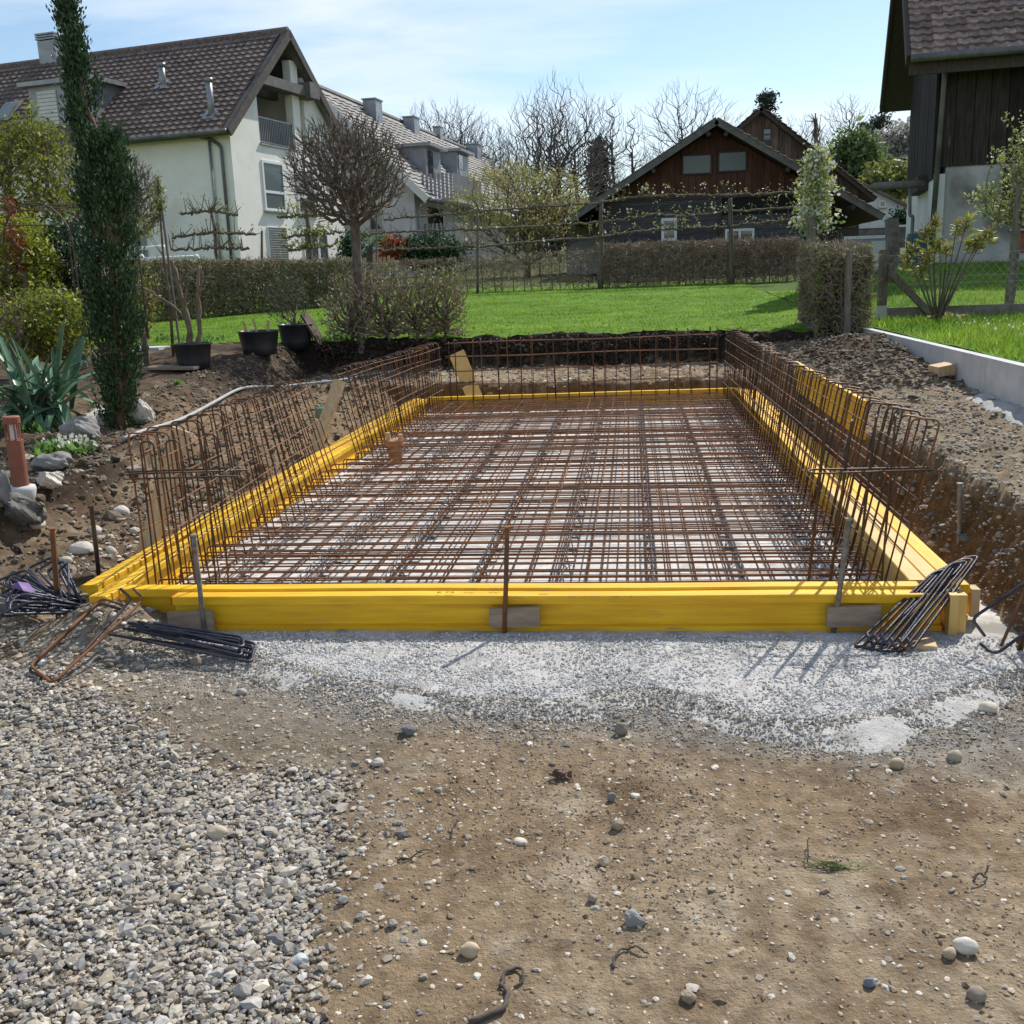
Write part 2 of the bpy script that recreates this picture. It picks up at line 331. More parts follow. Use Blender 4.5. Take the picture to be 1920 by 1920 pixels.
m_ball_twig = M('grey_ball_twig', (0.085, 0.068, 0.052), (0.19, 0.155, 0.12), 3, 0.85)
m_twig_far = M('grey_brown_twig', (0.085, 0.072, 0.062), (0.17, 0.145, 0.125), 1, 0.9)
m_leaf = M('leaf', G1, G2, 9, 0.55, attr=True, trans=0.35, spec=0.3)
m_needle = M('yew_needle', G1, G2, 5, 0.5, attr=True, trans=0.12, spec=0.35)
m_grass = M('grass', G1, G2, 3, 0.6, attr=True, trans=0.5, spec=0.25)
m_turf = M('turf', (0.075, 0.155, 0.014), (0.14, 0.26, 0.03), 1.2, 0.9, 0.8, 40, detail=8, dist=0.03, spec=0.1)
m_petal = M('white_blossom', (0.72, 0.70, 0.62), (0.85, 0.84, 0.78), 20, 0.6, trans=0.3)
m_render = M('cream_render', (0.79, 0.765, 0.70), (0.86, 0.835, 0.775), 2, 0.9, 0.1, 120, dist=0.003, spots=(0.45, (0.72, 0.69, 0.62), 0.58))
m_render2 = M('grey_render', (0.47, 0.48, 0.48), (0.55, 0.56, 0.56), 2, 0.9, 0.1, 120, dist=0.003)
m_rtile = M('brown_roof_tile', (0.095, 0.072, 0.062), (0.19, 0.15, 0.132), 7, 0.75, 0.25, 20, vary=0.22, spots=(1.2, (0.19, 0.155, 0.13), 0.63))
m_rtile2 = M('grey_brown_roof_tile', (0.165, 0.155, 0.145), (0.25, 0.235, 0.22), 4, 0.75, 0.2, 15)
m_btile = M('old_clay_tile', (0.15, 0.105, 0.09), (0.34, 0.26, 0.225), 5, 0.8, 0.3, 30, vary=0.35, spots=(6, (0.36, 0.32, 0.27), 0.66))
m_zinc = M('zinc_sheet', (0.24, 0.25, 0.26), (0.34, 0.35, 0.36), 3, 0.45, metal=0.5)
m_gutter = M('dark_gutter', (0.10, 0.10, 0.10), (0.17, 0.17, 0.17), 4, 0.5, metal=0.5)
m_dwood = M('dark_stained_timber', (0.035, 0.028, 0.024), (0.075, 0.06, 0.05), 5, 0.8, 0.3, 20, (8, 8, 1))
m_soffit = M('grey_soffit_timber', (0.10, 0.095, 0.09), (0.17, 0.16, 0.15), 4, 0.8)
m_redboard = M('red_brown_board', (0.062, 0.022, 0.015), (0.125, 0.048, 0.032), 3, 0.8, 0.3, 20, (8, 8, 0.8), vary=0.22)
m_greyboard = M('dark_grey_board', (0.04, 0.04, 0.045), (0.095, 0.092, 0.10), 3, 0.8, 0.3, 20, (0.8, 8, 8), vary=0.25)
m_barnboard = M('weathered_dark_plank', (0.014, 0.011, 0.009), (0.045, 0.034, 0.028), 3, 0.85, 0.4, 18, (8, 8, 0.7), vary=0.35, spots=(1.7, (0.13, 0.075, 0.05), 0.66))
m_oldboard = M('weathered_brown_plank', (0.06, 0.042, 0.03), (0.17, 0.125, 0.09), 3, 0.85, 0.4, 18, (8, 8, 0.7), vary=0.3)
m_plaster = M('stained_old_plaster', (0.30, 0.295, 0.28), (0.50, 0.49, 0.47), 1.1, 0.95, 0.25, 25, detail=8, spots=(0.7, (0.20, 0.185, 0.165), 0.56))
m_white = M('white_paint', (0.70, 0.71, 0.72), (0.78, 0.78, 0.78), 2, 0.6)
m_whitewall = M('white_plaster', (0.60, 0.60, 0.57), (0.70, 0.70, 0.67), 1.5, 0.9)
m_greypanel = M('grey_panel', (0.30, 0.32, 0.34), (0.38, 0.40, 0.42), 2, 0.5)
m_brick = M('red_brick', (0.30, 0.075, 0.045), (0.40, 0.12, 0.075), 8, 0.85, 0.3)
m_iron = M('rusty_iron', (0.07, 0.055, 0.05), (0.14, 0.10, 0.08), 12, 0.7, metal=0.4)
m_galv = M('galvanised_wire', (0.30, 0.31, 0.31), (0.42, 0.43, 0.43), 9, 0.5, metal=0.6)
m_post = M('weathered_post', (0.10, 0.085, 0.065), (0.22, 0.19, 0.15), 7, 0.9, 0.4, 25, (6, 6, 1))
m_greenlid = M('green_plastic', (0.10, 0.28, 0.20), (0.14, 0.34, 0.25), 8, 0.5)
m_hose = M('grey_conduit', (0.30, 0.30, 0.30), (0.42, 0.42, 0.41), 10, 0.6, 0.1)
m_teal = M('teal_plastic', (0.01, 0.05, 0.06), (0.02, 0.07, 0.085), 5, 0.4)
m_orangepaint = M('orange_spray_paint', (0.75, 0.16, 0.03))
m_purple = M('purple_tag', (0.12, 0.05, 0.20), (0.20, 0.09, 0.30), 20, 0.5)
m_blind = M('grey_blind', (0.26, 0.27, 0.28), (0.34, 0.35, 0.36), 3, 0.5)
def glass(name, c, rough=0.06):
    m = bpy.data.materials.new(name); m.use_nodes = True; b = m.node_tree.nodes['Principled BSDF']; b.inputs['Base Color'].default_value = (*c, 1); b.inputs['Roughness'].default_value = rough; b.inputs['Specular IOR Level'].default_value = 0.9
    b.inputs['Coat Weight'].default_value = 0.6; b.inputs['Coat Roughness'].default_value = 0.02; return m
m_glass = glass('window_glass', (0.03, 0.04, 0.045)); m_glass_pale = glass('pale_reflecting_glass', (0.09, 0.115, 0.12), 0.25)
b_ = m_glass_pale.node_tree.nodes['Principled BSDF']; b_.inputs['Coat Weight'].default_value = 0.25; b_.inputs['Specular IOR Level'].default_value = 0.4

# ------------------------------------------------------------------ the ground sheet
def grid_axis(parts):
    a = []
    for lo, hi, st in parts: a.append(np.arange(lo, hi, st))
    return np.unique(np.round(np.concatenate(a), 4))
gx = grid_axis([(-900, -100, 80), (-100, -30, 8), (-30, -9, 1.0), (-9, -5.6, 0.12), (-5.6, -3.0, 0.035), (-3.0, 1.7, 0.03), (1.7, 3.5, 0.03), (3.5, 8, 0.25), (8, 40, 2.0), (40, 100, 8), (100, 901, 80)])
gy = grid_axis([(-300, -20, 60), (-20, 1, 1.5), (1, 1.9, 0.15), (1.9, 5.2, 0.019), (5.2, 9, 0.035), (9, 16.5, 0.05), (16.5, 40, 0.5), (40, 120, 5), (120, 300, 20), (300, 1901, 100)])
XX, YY = np.meshgrid(gx, gy); ZZ = hgt(XX, YY)
def mixc(c, c2, w): return c * (1 - w[..., None]) + np.array(c2) * w[..., None]
n1 = fbm(XX * 0.8, YY * 0.8, 4); n2 = fbm(XX * 3.1 + 9, YY * 3.1, 4)
Cg = np.zeros(XX.shape + (3,)) + np.array((0.275, 0.2, 0.125))
Cg = mixc(Cg, (0.37, 0.295, 0.2), np.clip(n1 * 1.6 + 0.15, 0, 1)); Cg = mixc(Cg, (0.15, 0.098, 0.055), np.clip(n2 * 2.0 - 0.05, 0, 0.85)); Cg = mixc(Cg, (0.40, 0.33, 0.235), np.clip(fbm(XX * 5 + 33, YY * 5, 4) * 2.2 - 0.25, 0, .8))
gvm = np.zeros(XX.shape); gvm[...] = sst(-0.75, -1.3, XX + 0.25 * n1 - 0.1 * (YY - 3)) * sst(4.3, 4.0, YY + 0.25 * n1) * (YY > 1.5); Cg = mixc(Cg, (0.20, 0.17, 0.13), 0.75 * gvm)
ap = np.exp(-(np.clip(np.interp(XX, [-2.5, -1.2, -.4, .3, 1.2, 1.8], [4.45, 4.05, 3.95, 3.9, 3.72, 4.0]) - YY - .12 * n2, -1, 9) / 0.28)**2) * (YY < 4.9) * (YY > 3) * (np.abs(XX) < 3); Cg = mixc(Cg, (0.27, 0.255, 0.23), 0.85 * ap)
left = sst(-3.0, -3.3, XX) * sst(5.0, 5.6, YY); Cg = mixc(Cg, (0.125, 0.086, 0.054), left * np.clip(0.85 + n2, 0, 1))
bench = left * sst(8.3, 9.5, YY) * sst(-5.0, -4.6, XX); Cg = mixc(Cg, (0.25, 0.175, 0.105), bench * np.clip(0.8 + n2, 0, 1))
humus = left * sst(0.26, 0.34, ZZ) * sst(-5.6, -5.0, XX) * sst(-3.7, -3.85, XX) * sst(8.8, 7.2, YY); Cg = mixc(Cg, (0.05, 0.034, 0.024), humus * np.clip(0.9 + n2, 0, 1))
Cg = mixc(Cg, (0.075, 0.055, 0.04), left * sst(10.5, 12.5, YY) * sst(-4.7, -5.1, XX) * np.clip(0.9 + n2, 0, 1))
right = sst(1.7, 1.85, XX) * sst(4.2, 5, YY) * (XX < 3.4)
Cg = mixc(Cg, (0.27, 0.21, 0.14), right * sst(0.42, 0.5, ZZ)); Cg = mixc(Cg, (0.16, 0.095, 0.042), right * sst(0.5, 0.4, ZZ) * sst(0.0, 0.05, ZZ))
heapm = np.clip(1.6 * np.exp(-((XX - 2.7) / 0.75)**2 - ((YY - 12.8) / 1.7)**2) - 0.25, 0, 1) * (XX < 3.4); Cg = mixc(Cg, (0.125, 0.084, 0.054), np.clip(heapm * 1.4, 0, 1))
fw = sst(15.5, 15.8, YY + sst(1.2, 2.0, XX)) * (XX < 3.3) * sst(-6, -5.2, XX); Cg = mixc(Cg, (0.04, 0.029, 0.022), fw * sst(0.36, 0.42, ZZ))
fb = sst(13.9, 14, YY + sst(1.2, 2.0, XX)) * sst(14.3, 14.1, YY) * sst(0.31, 0.27, ZZ) * (XX > -3.5) * (XX < 1.9); Cg = mixc(Cg, (0.15, 0.082, 0.034), fb)
gr = np.maximum(sst(16.3, 16.8, YY) * (ZZ > 0.7), (XX > 3.3) * (YY > 4)); Cg = mixc(Cg, (0.075, 0.125, 0.02), gr)
Cg = mixc(Cg, (0.10, 0.10, 0.05), sst(34, 40, YY) * 0.7)
ni, nj = XX.shape; idx = np.arange(ni * nj).reshape(ni, nj)
Qg = np.stack([idx[:-1, :-1], idx[:-1, 1:], idx[1:, 1:], idx[1:, :-1]], -1).reshape(-1, 4)
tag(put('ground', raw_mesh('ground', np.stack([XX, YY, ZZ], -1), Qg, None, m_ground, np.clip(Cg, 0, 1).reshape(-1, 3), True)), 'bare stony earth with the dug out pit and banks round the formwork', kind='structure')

# lean concrete sheet: its rim dips under the soil
front_edge = np.array([(300, 1222), (480, 1262), (620, 1300), (760, 1325), (900, 1345), (1030, 1352), (1130, 1330), (1230, 1325), (1330, 1345), (1450, 1385), (1560, 1392), (1680, 1372), (1800, 1330), (1920, 1290)])
fe = np.array([G(*p)[:2] for p in front_edge])
px_ = np.arange(-3.4, 2.2, 0.025); py_ = np.concatenate([np.arange(3.5, 5.2, 0.02), np.arange(5.2, 14.2, 0.1)])
PX, PY = np.meshgrid(px_, py_)
edge = np.interp(PX, fe[:, 0], fe[:, 1]) + 0.07 * fbm(PX * 3, PY * 3, 3)
pm = np.minimum(np.minimum((PY - edge) / 0.22, (13.95 - PY) / 0.1), np.minimum((PX + 3.05 + 0.5 * sst(5.0, 4.4, PY) * 0 - 0.62 * sst(5.0, 4.9, PY)) / 0.12, (1.86 - PX) / 0.12))
PZ = 0.010 + np.clip(pm, -1.5, 0.35) * 0.05 + 0.005 * fbm(PX * 14, PY * 14, 3) * (PY < 5.2) - 0.012 * np.clip(-fbm(PX * 5, PY * 5, 3), 0, 1) * (PY < 4.75)
ni, nj = PX.shape; idx = np.arange(ni * nj).reshape(ni, nj)
Qp = np.stack([idx[:-1, :-1], idx[:-1, 1:], idx[1:, 1:], idx[1:, :-1]], -1).reshape(-1, 4)
keep = (pm.ravel()[Qp].max(1) > -1.4); Qp = Qp[keep]
tag(put('concrete_pad', raw_mesh('concrete_pad', np.stack([PX, PY, PZ], -1), Qp, None, m_conc_pad, np.repeat((1 + 0.34 * sst(4.95, 5.15, PY.ravel()))[:, None], 3, 1) * np.array([1, .985, .97]), True)), 'thin grey lean concrete layer under and in front of the formwork', kind='structure')

# lawn: a turf sheet on the terrain, ragged toward the pit
lx = np.concatenate([np.arange(-16, -6, 0.4), np.arange(-6, 3.35, 0.12)]); ly = np.concatenate([np.arange(15.0, 17.5, 0.06), np.arange(17.5, 34.5, 0.4)])
LX, LY = np.meshgrid(lx, ly); near = 16.12 - sst(1.2, 2.0, LX) * 1.0 + 0.10 * fbm(LX * 4, LX * 0 + 3, 3) - 0.7 * sst(-5.2, -6.4, LX) * 0
LY2 = np.maximum(LY, near); LZ = hgt(LX, LY2) + 0.012 + 0.02 * (fbm(LX * 6, LY2 * 6, 2)) * (LY > near + 0.1)
LZ = np.where(LY < near, LZ * 0 + np.maximum(hgt(LX, near + 0.08), 0.83), LZ)
ni, nj = LX.shape; idx = np.arange(ni * nj).reshape(ni, nj); Ql = np.stack([idx[:-1, :-1], idx[:-1, 1:], idx[1:, 1:], idx[1:, :-1]], -1).reshape(-1, 4)
kp = (LY.ravel()[Ql].max(1) >= near.ravel()[Ql].min(1)); Ql = Ql[kp]
tag(put('lawn', raw_mesh('lawn', np.stack([LX, LY2, LZ], -1), Ql, None, m_turf, None, True)), 'mown bright green lawn behind the pit', kind='structure')
mx_ = np.concatenate([np.arange(3.34, 8, 0.15), np.arange(8, 16, 0.8)]); my_ = np.concatenate([np.arange(4, 27, 0.2)])
LX, LY = np.meshgrid(mx_, my_); LZ = hgt(LX, LY) + 0.012; ni, nj = LX.shape; idx = np.arange(ni * nj).reshape(ni, nj)
tag(put('meadow', raw_mesh('meadow', np.stack([LX, LY, LZ], -1), np.stack([idx[:-1, :-1], idx[:-1, 1:], idx[1:, 1:], idx[1:, :-1]], -1).reshape(-1, 4), None, m_turf, None, True)), 'unmown grass plot beyond the pale concrete kerb', kind='structure')
#@@PART2

# ================================================================== FORMWORK
BZ = 0.004                                                  # formwork stands on the lean concrete (z about 0.03)
BZ = 0.022
def ibeam_mesh(name, a, b, fw=0.085, h=0.2, ft=0.045, wt=0.024, mat=m_yellow):
    """H-section timber formwork beam from a to b (bottom centre line)"""
    a = np.asarray(a, float); b = np.asarray(b, float); d = (b - a) / np.linalg.norm(b - a); r = np.cross(d, [0, 0, 1.]); r /= np.linalg.norm(r)
    f, w = fw / 2, wt / 2; c = 0.004
    prof = [(-f + c, 0), (f - c, 0), (f, c), (f, ft - 0.003), (w, ft), (w, h - ft), (f, h - ft + 0.003), (f, h - c), (f - c, h), (-f + c, h), (-f, h - c), (-f, h - ft + 0.003), (-w, h - ft), (-w, ft), (-f, ft - 0.003), (-f, c)]
    n = len(prof); V = []
    L = np.linalg.norm(b - a); k = max(2, int(L / 0.6)); 
    for i in range(k + 1):
        o = a + (b - a) * i / k + r * 0.003 * math.sin(i * 2.1 + a[0] * 5) + np.array([0, 0, 0.002 * math.sin(i * 1.7 + a[1])]) * (0 < i < k)
        V += [o + r * x + np.array([0, 0, z]) for x, z in prof]
    Q = [[i * n + j, (i + 1) * n + j, (i + 1) * n + (j + 1) % n, i * n + (j + 1) % n] for i in range(k) for j in range(n)]
    E_ = [[0, 1, 2, 15], [15, 2, 3, 14], [14, 3, 4, 13], [13, 4, 5, 12], [12, 5, 6, 11], [11, 6, 7, 10], [10, 7, 8, 9]]
    Q += [q for q in E_] + [[k * n + j for j in q[::-1]] for q in E_]
    return raw_mesh(name, V, Q, None, mat)
BG = 'yellow timber beams of the slab formwork'
def beam(a, b, label, mat=m_yellow, fw=0.085, h=0.2):
    o = put('formwork_beam', ibeam_mesh('formwork_beam', a, b, fw, h, mat=mat)); tag(o, label, 'beam', BG); return o
fb1 = beam((-2.36, 4.835, BZ - 0.012), (1.46, 4.90, BZ - 0.012), 'front yellow beam facing the gravel, with three steel pins before it')
fb2 = beam((-2.68, 4.925, BZ), (1.38, 4.995, BZ), 'second yellow beam hidden close behind the front beam')
for i, (x, lab) in enumerate([(-2.895, 'outer left'), (-2.785, 'inner left')]):
    f2 = 0.095
    beam((x + (0.0 if i == 0 else 0.02), 4.96 if i == 0 else 4.80, BZ), (x, 8.9 + 0.4 * i, BZ), f'near half of the {lab} yellow beam along the left wall cage', m_yellow_y, f2, 0.2 - 0.012 * i)
    beam((x, 8.92 + 0.4 * i, BZ), (x + 0.03, 13.42, BZ), f'far half of the {lab} yellow beam along the left wall cage', m_yellow_y, f2, 0.2 - 0.012 * i)
for i, (x, lab) in enumerate([(1.393, 'inner right'), (1.482, 'middle right'), (1.572, 'outer right')]):
    y0 = [5.06, 5.05, 4.98][i]; y1 = [7.3, 6.9, 9.2][i]
    beam((x, y0, BZ), (x, y1, BZ), f'near part of the {lab} beam beside the right trench', [m_paleyellow, m_paleyellow, m_yellow_y][i])
    beam((x, y1 + 0.01, BZ), (x - 0.02, 13.86, BZ), f'far part of the {lab} beam beside the right trench', m_yellow_y)
beam((-2.70, 13.49, BZ), (1.34, 13.84, BZ), 'yellow beam closing the far end of the slab', m_yellow)
# red paint, stamps on the flanges
rb = MB(); rb.box(-2.3675, -2.3615, 4.790, 4.878, BZ + 0.145, BZ + 0.188); rb.obj('painted_end', m_red, fb1)['label'] = 'red painted left beam end'
rb = MB(); rb.box(1.4615, 1.4675, 4.855, 4.944, BZ - 0.01, BZ + 0.03); rb.obj('painted_end', m_red, fb1)
def stamp(txt, px, py, z, size, parent, yaw=0.017, flip=False):
    cu = bpy.data.curves.new('lettering', 'FONT'); cu.body = txt; cu.size = size; cu.align_x = 'CENTER'; cu.extrude = 0.0004; cu.materials.append(m_ink)
    p = G(px, py, z); o = put('lettering', cu, parent, p, (0, 0, yaw + (math.pi if flip else 0))); o.scale = (1.5, 1, 1); return o
stamp('W \u2013 W', 905, 1106, BZ + 0.2035, 0.04, fb2); stamp('00 \u2013', 1030, 1108, BZ + 0.2035, 0.035, fb2); stamp('E 75', 835, 1112, BZ + 0.2035, 0.035, fb2)
stamp('1.90', 965, 1122, BZ + 0.192, 0.035, fb1); stamp('M \u2013 M', 1093, 1121, BZ + 0.192, 0.04, fb1); stamp('[E] 12', 1165, 1120, BZ + 0.192, 0.032, fb1)
# steel pins
def pin(base, top, r, label, mat=m_pin):
    a = np.array(base); b = np.array(top); m = MB(); m.tube([a, a + (b - a) * 0.5 + [0.002, 0, 0], b - (b - a) * 0.03, b], [r, r, r, r * 0.8], 8)
    o = m.obj('steel_pin', mat, None, True); tag(o, label, 'steel pin', 'steel pins driven in round the formwork')
    h = MB(); t = b; h.tube([t - [0, 0, 0.002], t + [0, 0, 0.008]], r * 1.35, 8); h.obj('mushroomed_head', mat, o)
    return o
pin(D(384, 1193, 4.755), D(363, 1005, 4.77), 0.0125, 'leaning steel pin at the red end of the front beam')
pin(D(945, 1196, 4.79), D(951, 990, 4.80), 0.0125, 'rusty upright steel pin before the middle of the front beam', m_rust)
pin(D(1561, 1197, 4.83), D(1592, 975, 4.83), 0.0125, 'pale steel pin leaning right before the right half of the front beam')
pin(D(1797, 1060, 6.02), D(1800, 908, 6.02), 0.014, 'pale steel pin standing in the right trench below the pebbly bank')
pin(D(186, 1085, 5.6), D(171, 950, 5.6), 0.013, 'dark steel pin standing outside the left corner of the formwork', m_steel)
pin(D(110, 1168, 4.98), D(98, 993, 4.98), 0.014, 'ribbed rusty rebar pin in front of the heap of hairpins', m_rust)
# scrap wood shims behind the pins
def shim(px0, py0, px1, py1, Y, label):
    a = D(px0, py0, Y); b = D(px1, py1, Y); m = MB(); z0, z1 = min(a[2], b[2]), max(a[2], b[2])
    x0, x1 = a[0], b[0]; yb = 4.835 + 0.065 * (x0 + 2.36) / 3.82 - 0.048; k = 0.008
    m.box8([(x0, yb - 0.027, z0), (x1, yb - 0.025, z0 + k), (x1, yb - 0.003, z0 + k), (x0, yb - 0.003, z0), (x0 + 0.004, yb - 0.027, z1), (x1 - 0.003, yb - 0.025, z1 + k), (x1 - 0.003, yb - 0.003, z1 + k), (x0 + 0.004, yb - 0.003, z1)])
    return tag(m.obj('wood_shim', m_greywood), label, 'wood block', 'scrap wood shims between pins and front beam')
shim(318, 1188, 400, 1148, 4.77, 'grey scrap board wedged behind the left pin on the front beam')
shim(917, 1177, 1012, 1142, 4.79, 'grey scrap board behind the rusty middle pin on the front beam')
shim(1548, 1175, 1652, 1138, 4.83, 'long grey scrap board behind the pale right pin on the front beam')
# right end pieces
m = MB(); m.box(1.475, 1.515, 4.80, 4.92, 0.015, 0.225); tag(m.obj('timber_block', m_paleyellow), 'upright timber offcut closing the right end of the front beam', 'timber block', 'upright timber offcuts')
m = MB(); m.box(1.522, 1.562, 4.83, 4.95, 0.015, 0.215); tag(m.obj('timber_block', m_paleyellow), 'outer upright timber offcut at the formwork corner beside the gravel bank', 'timber block', 'upright timber offcuts')
m = MB(); a = G(1722, 1215, 0.02); m.box8([(a[0] - .065, a[1] - .04, .012), (a[0] + .07, a[1] - .05, .012), (a[0] + .08, a[1] + .05, .012), (a[0] - .05, a[1] + .06, .012), (a[0] - .065, a[1] - .04, .055), (a[0] + .07, a[1] - .05, .045), (a[0] + .08, a[1] + .05, .05), (a[0] - .05, a[1] + .06, .06)])
tag(m.obj('wood_wedge', m_wood), 'small pale wooden wedge on the concrete under the leaning hairpins', 'wood wedge')
m = MB(); m.box(1.625, 1.665, 4.97, 5.05, 0.06, 0.20); tag(m.obj('timber_block', m_wood), 'raw spruce block nailed at the near end of the right beams', 'timber block')
# braces
def plank(a, b, w, t, label, up, mat=m_wood, name='brace_plank', cat='plank', group='raw spruce braces beside the wall cages'):
    m = MB(); m.bar(a, b, w, t, up); return tag(m.obj(name, mat), label, cat, group)
plank(D(272, 1045, 5.88), D(340, 805, 5.98), 0.12, 0.03, 'raw spruce brace nearest the camera behind the left wall cage', (0.2, 1, 0.1))
plank(D(590, 845, 9.45), D(637, 714, 9.72), 0.115, 0.045, 'raw spruce brace in the gap between both left cages', (0.2, 1, 0.3))
plank(D(893, 752, 13.98), D(856, 662, 14.35), 0.22, 0.03, 'wide raw spruce brace behind the far wall cage', (0, 1, -0.3), m_paleyellow)
m = MB(); m.bar((1.745, 8.0, 0.60), (1.775, 11.55, 0.60), 0.034, 0.30, (0, 0, 1)); tag(m.obj('shuttering_board', m_yellow), 'yellow shuttering board on edge along the right pit rim', 'board')
m = MB(); p = D(606, 778, 9.9); m.tube([p + [0, 0.0, 0], p + [0, 0.03, 0.02]], 0.085, 20); tag(m.obj('plastic_lid', m_greenlid, None), 'round green plastic lid behind the middle spruce brace', 'lid')

# ================================================================== REBAR
def fillet(P, r=0.03, k=4):
    P = [np.asarray(p, float) for p in P]; out_ = [P[0]]
    for i in range(1, len(P) - 1):
        a, b, c = P[i - 1], P[i], P[i + 1]; u = (a - b) / np.linalg.norm(a - b); v = (c - b) / np.linalg.norm(c - b)
        rr = min(r, np.linalg.norm(a - b) * 0.45, np.linalg.norm(c - b) * 0.45)
        p0 = b + u * rr; p2 = b + v * rr
        for t in np.linspace(0, 1, k + 1): out_.append((1 - t)**2 * p0 + 2 * t * (1 - t) * b + t * t * p2)
    out_.append(P[-1]); return np.array(out_)
def bar_mesh(P, r, mat, r_f=0.03, sides=6, name='bar'):
    m = MB(); m.tube(fillet(P, r_f), r, sides); return m.mesh(name, mat, True)
R1 = 0.0052
# slab mats: bottom and top
def mat_thing(name, label, z, xs, ys, hooks):
    t = thing(name, label, 'rebar mat', (-0.7, 5.1, z), 'two rebar mats of the floor slab')
    me = bar_mesh([(-2.62, 0, -0.09), (-2.62, 0, 0), (1.27, 0, 0.002), (1.27, 0, -0.09)] if hooks else [(-2.62, 0, 0), (-0.6, 0, 0.003), (1.27, 0, 0)], R1, m_rust, 0.03)
    me2 = bar_mesh([(0, 5.11, 0), (0.01, 9, 0.004), (0, 13.36, 0)], R1, m_rust, 0.0)
    for y in ys: put('cross_bar', me, t, (rng.normal(0, 0.02), y + rng.normal(0, 0.022), z + rng.normal(0, 0.005)), (0, rng.normal(0, 0.002), rng.normal(0, 0.006) + 0.02))
    for x in xs: put('long_bar', me2, t, (x + rng.normal(0, 0.022) , 0, z - 0.012 + rng.normal(0, 0.003)), (0, 0, rng.normal(0, 0.0016)))
    return t
mat_thing('rebar_mat', 'lower rust brown rebar mat just above the lean concrete', 0.062, np.arange(-2.55, 1.25, 0.16), np.arange(5.2, 13.6, 0.125), False)
mat_thing('rebar_mat', 'upper rust brown rebar mat level with the beam tops', 0.178, np.arange(-2.5, 1.25, 0.15), np.arange(5.13, 13.55, 0.115), True)
# zigzag spacers between the mats
sp_lab = ['outermost zigzag spacer by the left beams', 'second zigzag spacer from the left beams', 'third zigzag spacer from the left beams', 'zigzag spacer left of the slab middle', 'zigzag spacer right of the slab middle', 'third zigzag spacer from the right beams', 'second zigzag spacer from the right beams', 'outermost zigzag spacer by the right beams']
for k, x in enumerate(np.linspace(-2.35, 1.08, 8)):
    m = MB(); ys = np.arange(5.15, 13.3, 0.10); zz = np.where(np.arange(len(ys)) % 2, 0.072, 0.160)
    P = np.stack([x + 0.03 * np.sin(np.arange(len(ys)) * 1.571), ys, zz], -1); m.segs(P[:-1], P[1:], 0.004, 0.004, 4)
    for xx in (-0.03, 0.03): m.segs([(x + xx, 5.1, 0.040)], [(x + xx, 13.35, 0.040)], 0.005, 0.005, 4)
    m.segs([(x, 5.12, 0.166)], [(x, 13.3, 0.166)], 0.005, 0.005, 4)
    yb = np.arange(5.15, 13.3, 0.30); m.segs(np.stack([x - 0.035 + 0 * yb, yb, 0.036 + 0 * yb], -1), np.stack([x + 0.035 + 0 * yb, yb, 0.036 + 0 * yb], -1), 0.007, 0.007, 4)
    tag(m.obj('zigzag_spacer', m_spacer), 'dark ' + sp_lab[k] + ' between both mats', 'rebar spacer', 'dark zigzag spacers between the mats')
# wall cages of inverted U stirrups with long bars
def wall_cage(label, foot0, foot1, lean, top, side, wid=0.15, step=0.15, levels=(0.30, 0.44, 0.58, 0.72, 0.86), along='y', grp='rebar wall cages round the slab', jit=0.010):
    """feet run from foot0 to foot1; lean(s) = outward shift of the top; side = which way the second leg stands"""
    f0 = np.array(foot0, float); f1 = np.array(foot1, float); L = np.linalg.norm(f1 - f0); d = (f1 - f0) / L; n = np.array([-d[1], d[0], 0]) * side
    t = thing('wall_cage', label, 'rebar cage', f0, grp); N = int(L / step) + 1
    base = [bar_mesh([(0, 0, 0.0), (0, 0, 1.0), (wid, 0, 1.0 + 0.008 * q), (wid, 0, 0.0)], R1, mm, 0.035, 6, 'stirrup') for q, mm in enumerate((m_steel, m_steel, m_rust))]
    ang = math.atan2(n[1], n[0])
    for i in range(N):
        s = i / max(N - 1, 1); o = f0 + d * (L * s); lz = lean(s); H = top(s)
        ob = put('stirrup', base[int(rng.choice([0, 0, 1, 2]))], t, o + d * rng.normal(0, jit), (rng.normal(0, 0.014), math.atan2(lz, H) + rng.normal(0, 0.010), ang + rng.normal(0, 0.05)), (1 + rng.normal(0, 0.04), 1, math.hypot(H, lz) + rng.normal(0, 0.008)))
    ss = np.linspace(-0.004, 1.004, 24)
    for z in levels:
        for leg in (0, 1):
            P = []
            for s in ss:
                fr_ = z / top(min(max(s, 0), 1)); P.append(f0 + d * (L * s) + n * (lean(min(max(s, 0), 1)) * fr_ + leg * (wid + 0.01) - 0.005) + np.array([0, 0, z * 0.985 + 0.006 * math.sin(s * 9 + z * 20)]))
            m = MB(); m.tube(np.array(P), R1 * 0.9, 5); m.obj('long_bar', m_rust, t, True)
    return t
LXa = -2.50
wall_cage('near left wall cage of hairpin stirrups bulging toward the bank', (LXa, 5.14, 0.03), (LXa - 0.04, 8.60, 0.03), lambda s: 0.02 + 0.24 * s, lambda s: 0.965 - 0.03 * s, 1, wid=0.16)
wall_cage('far left wall cage, closer packed, behind the middle spruce brace', (LXa - 0.03, 9.72, 0.03), (LXa, 13.4, 0.03), lambda s: 0.20 * (1 - s) + 0.02, lambda s: 0.93 - 0.02 * s, 1, wid=0.16, step=0.135)
wall_cage('long right wall cage beside the trench and the yellow board', (1.16, 5.22, 0.03), (1.16, 13.55, 0.03), lambda s: 0.20 - 0.16 * s, lambda s: 0.985 - 0.05 * math.sin(s * 3.1) , -1, wid=0.13)
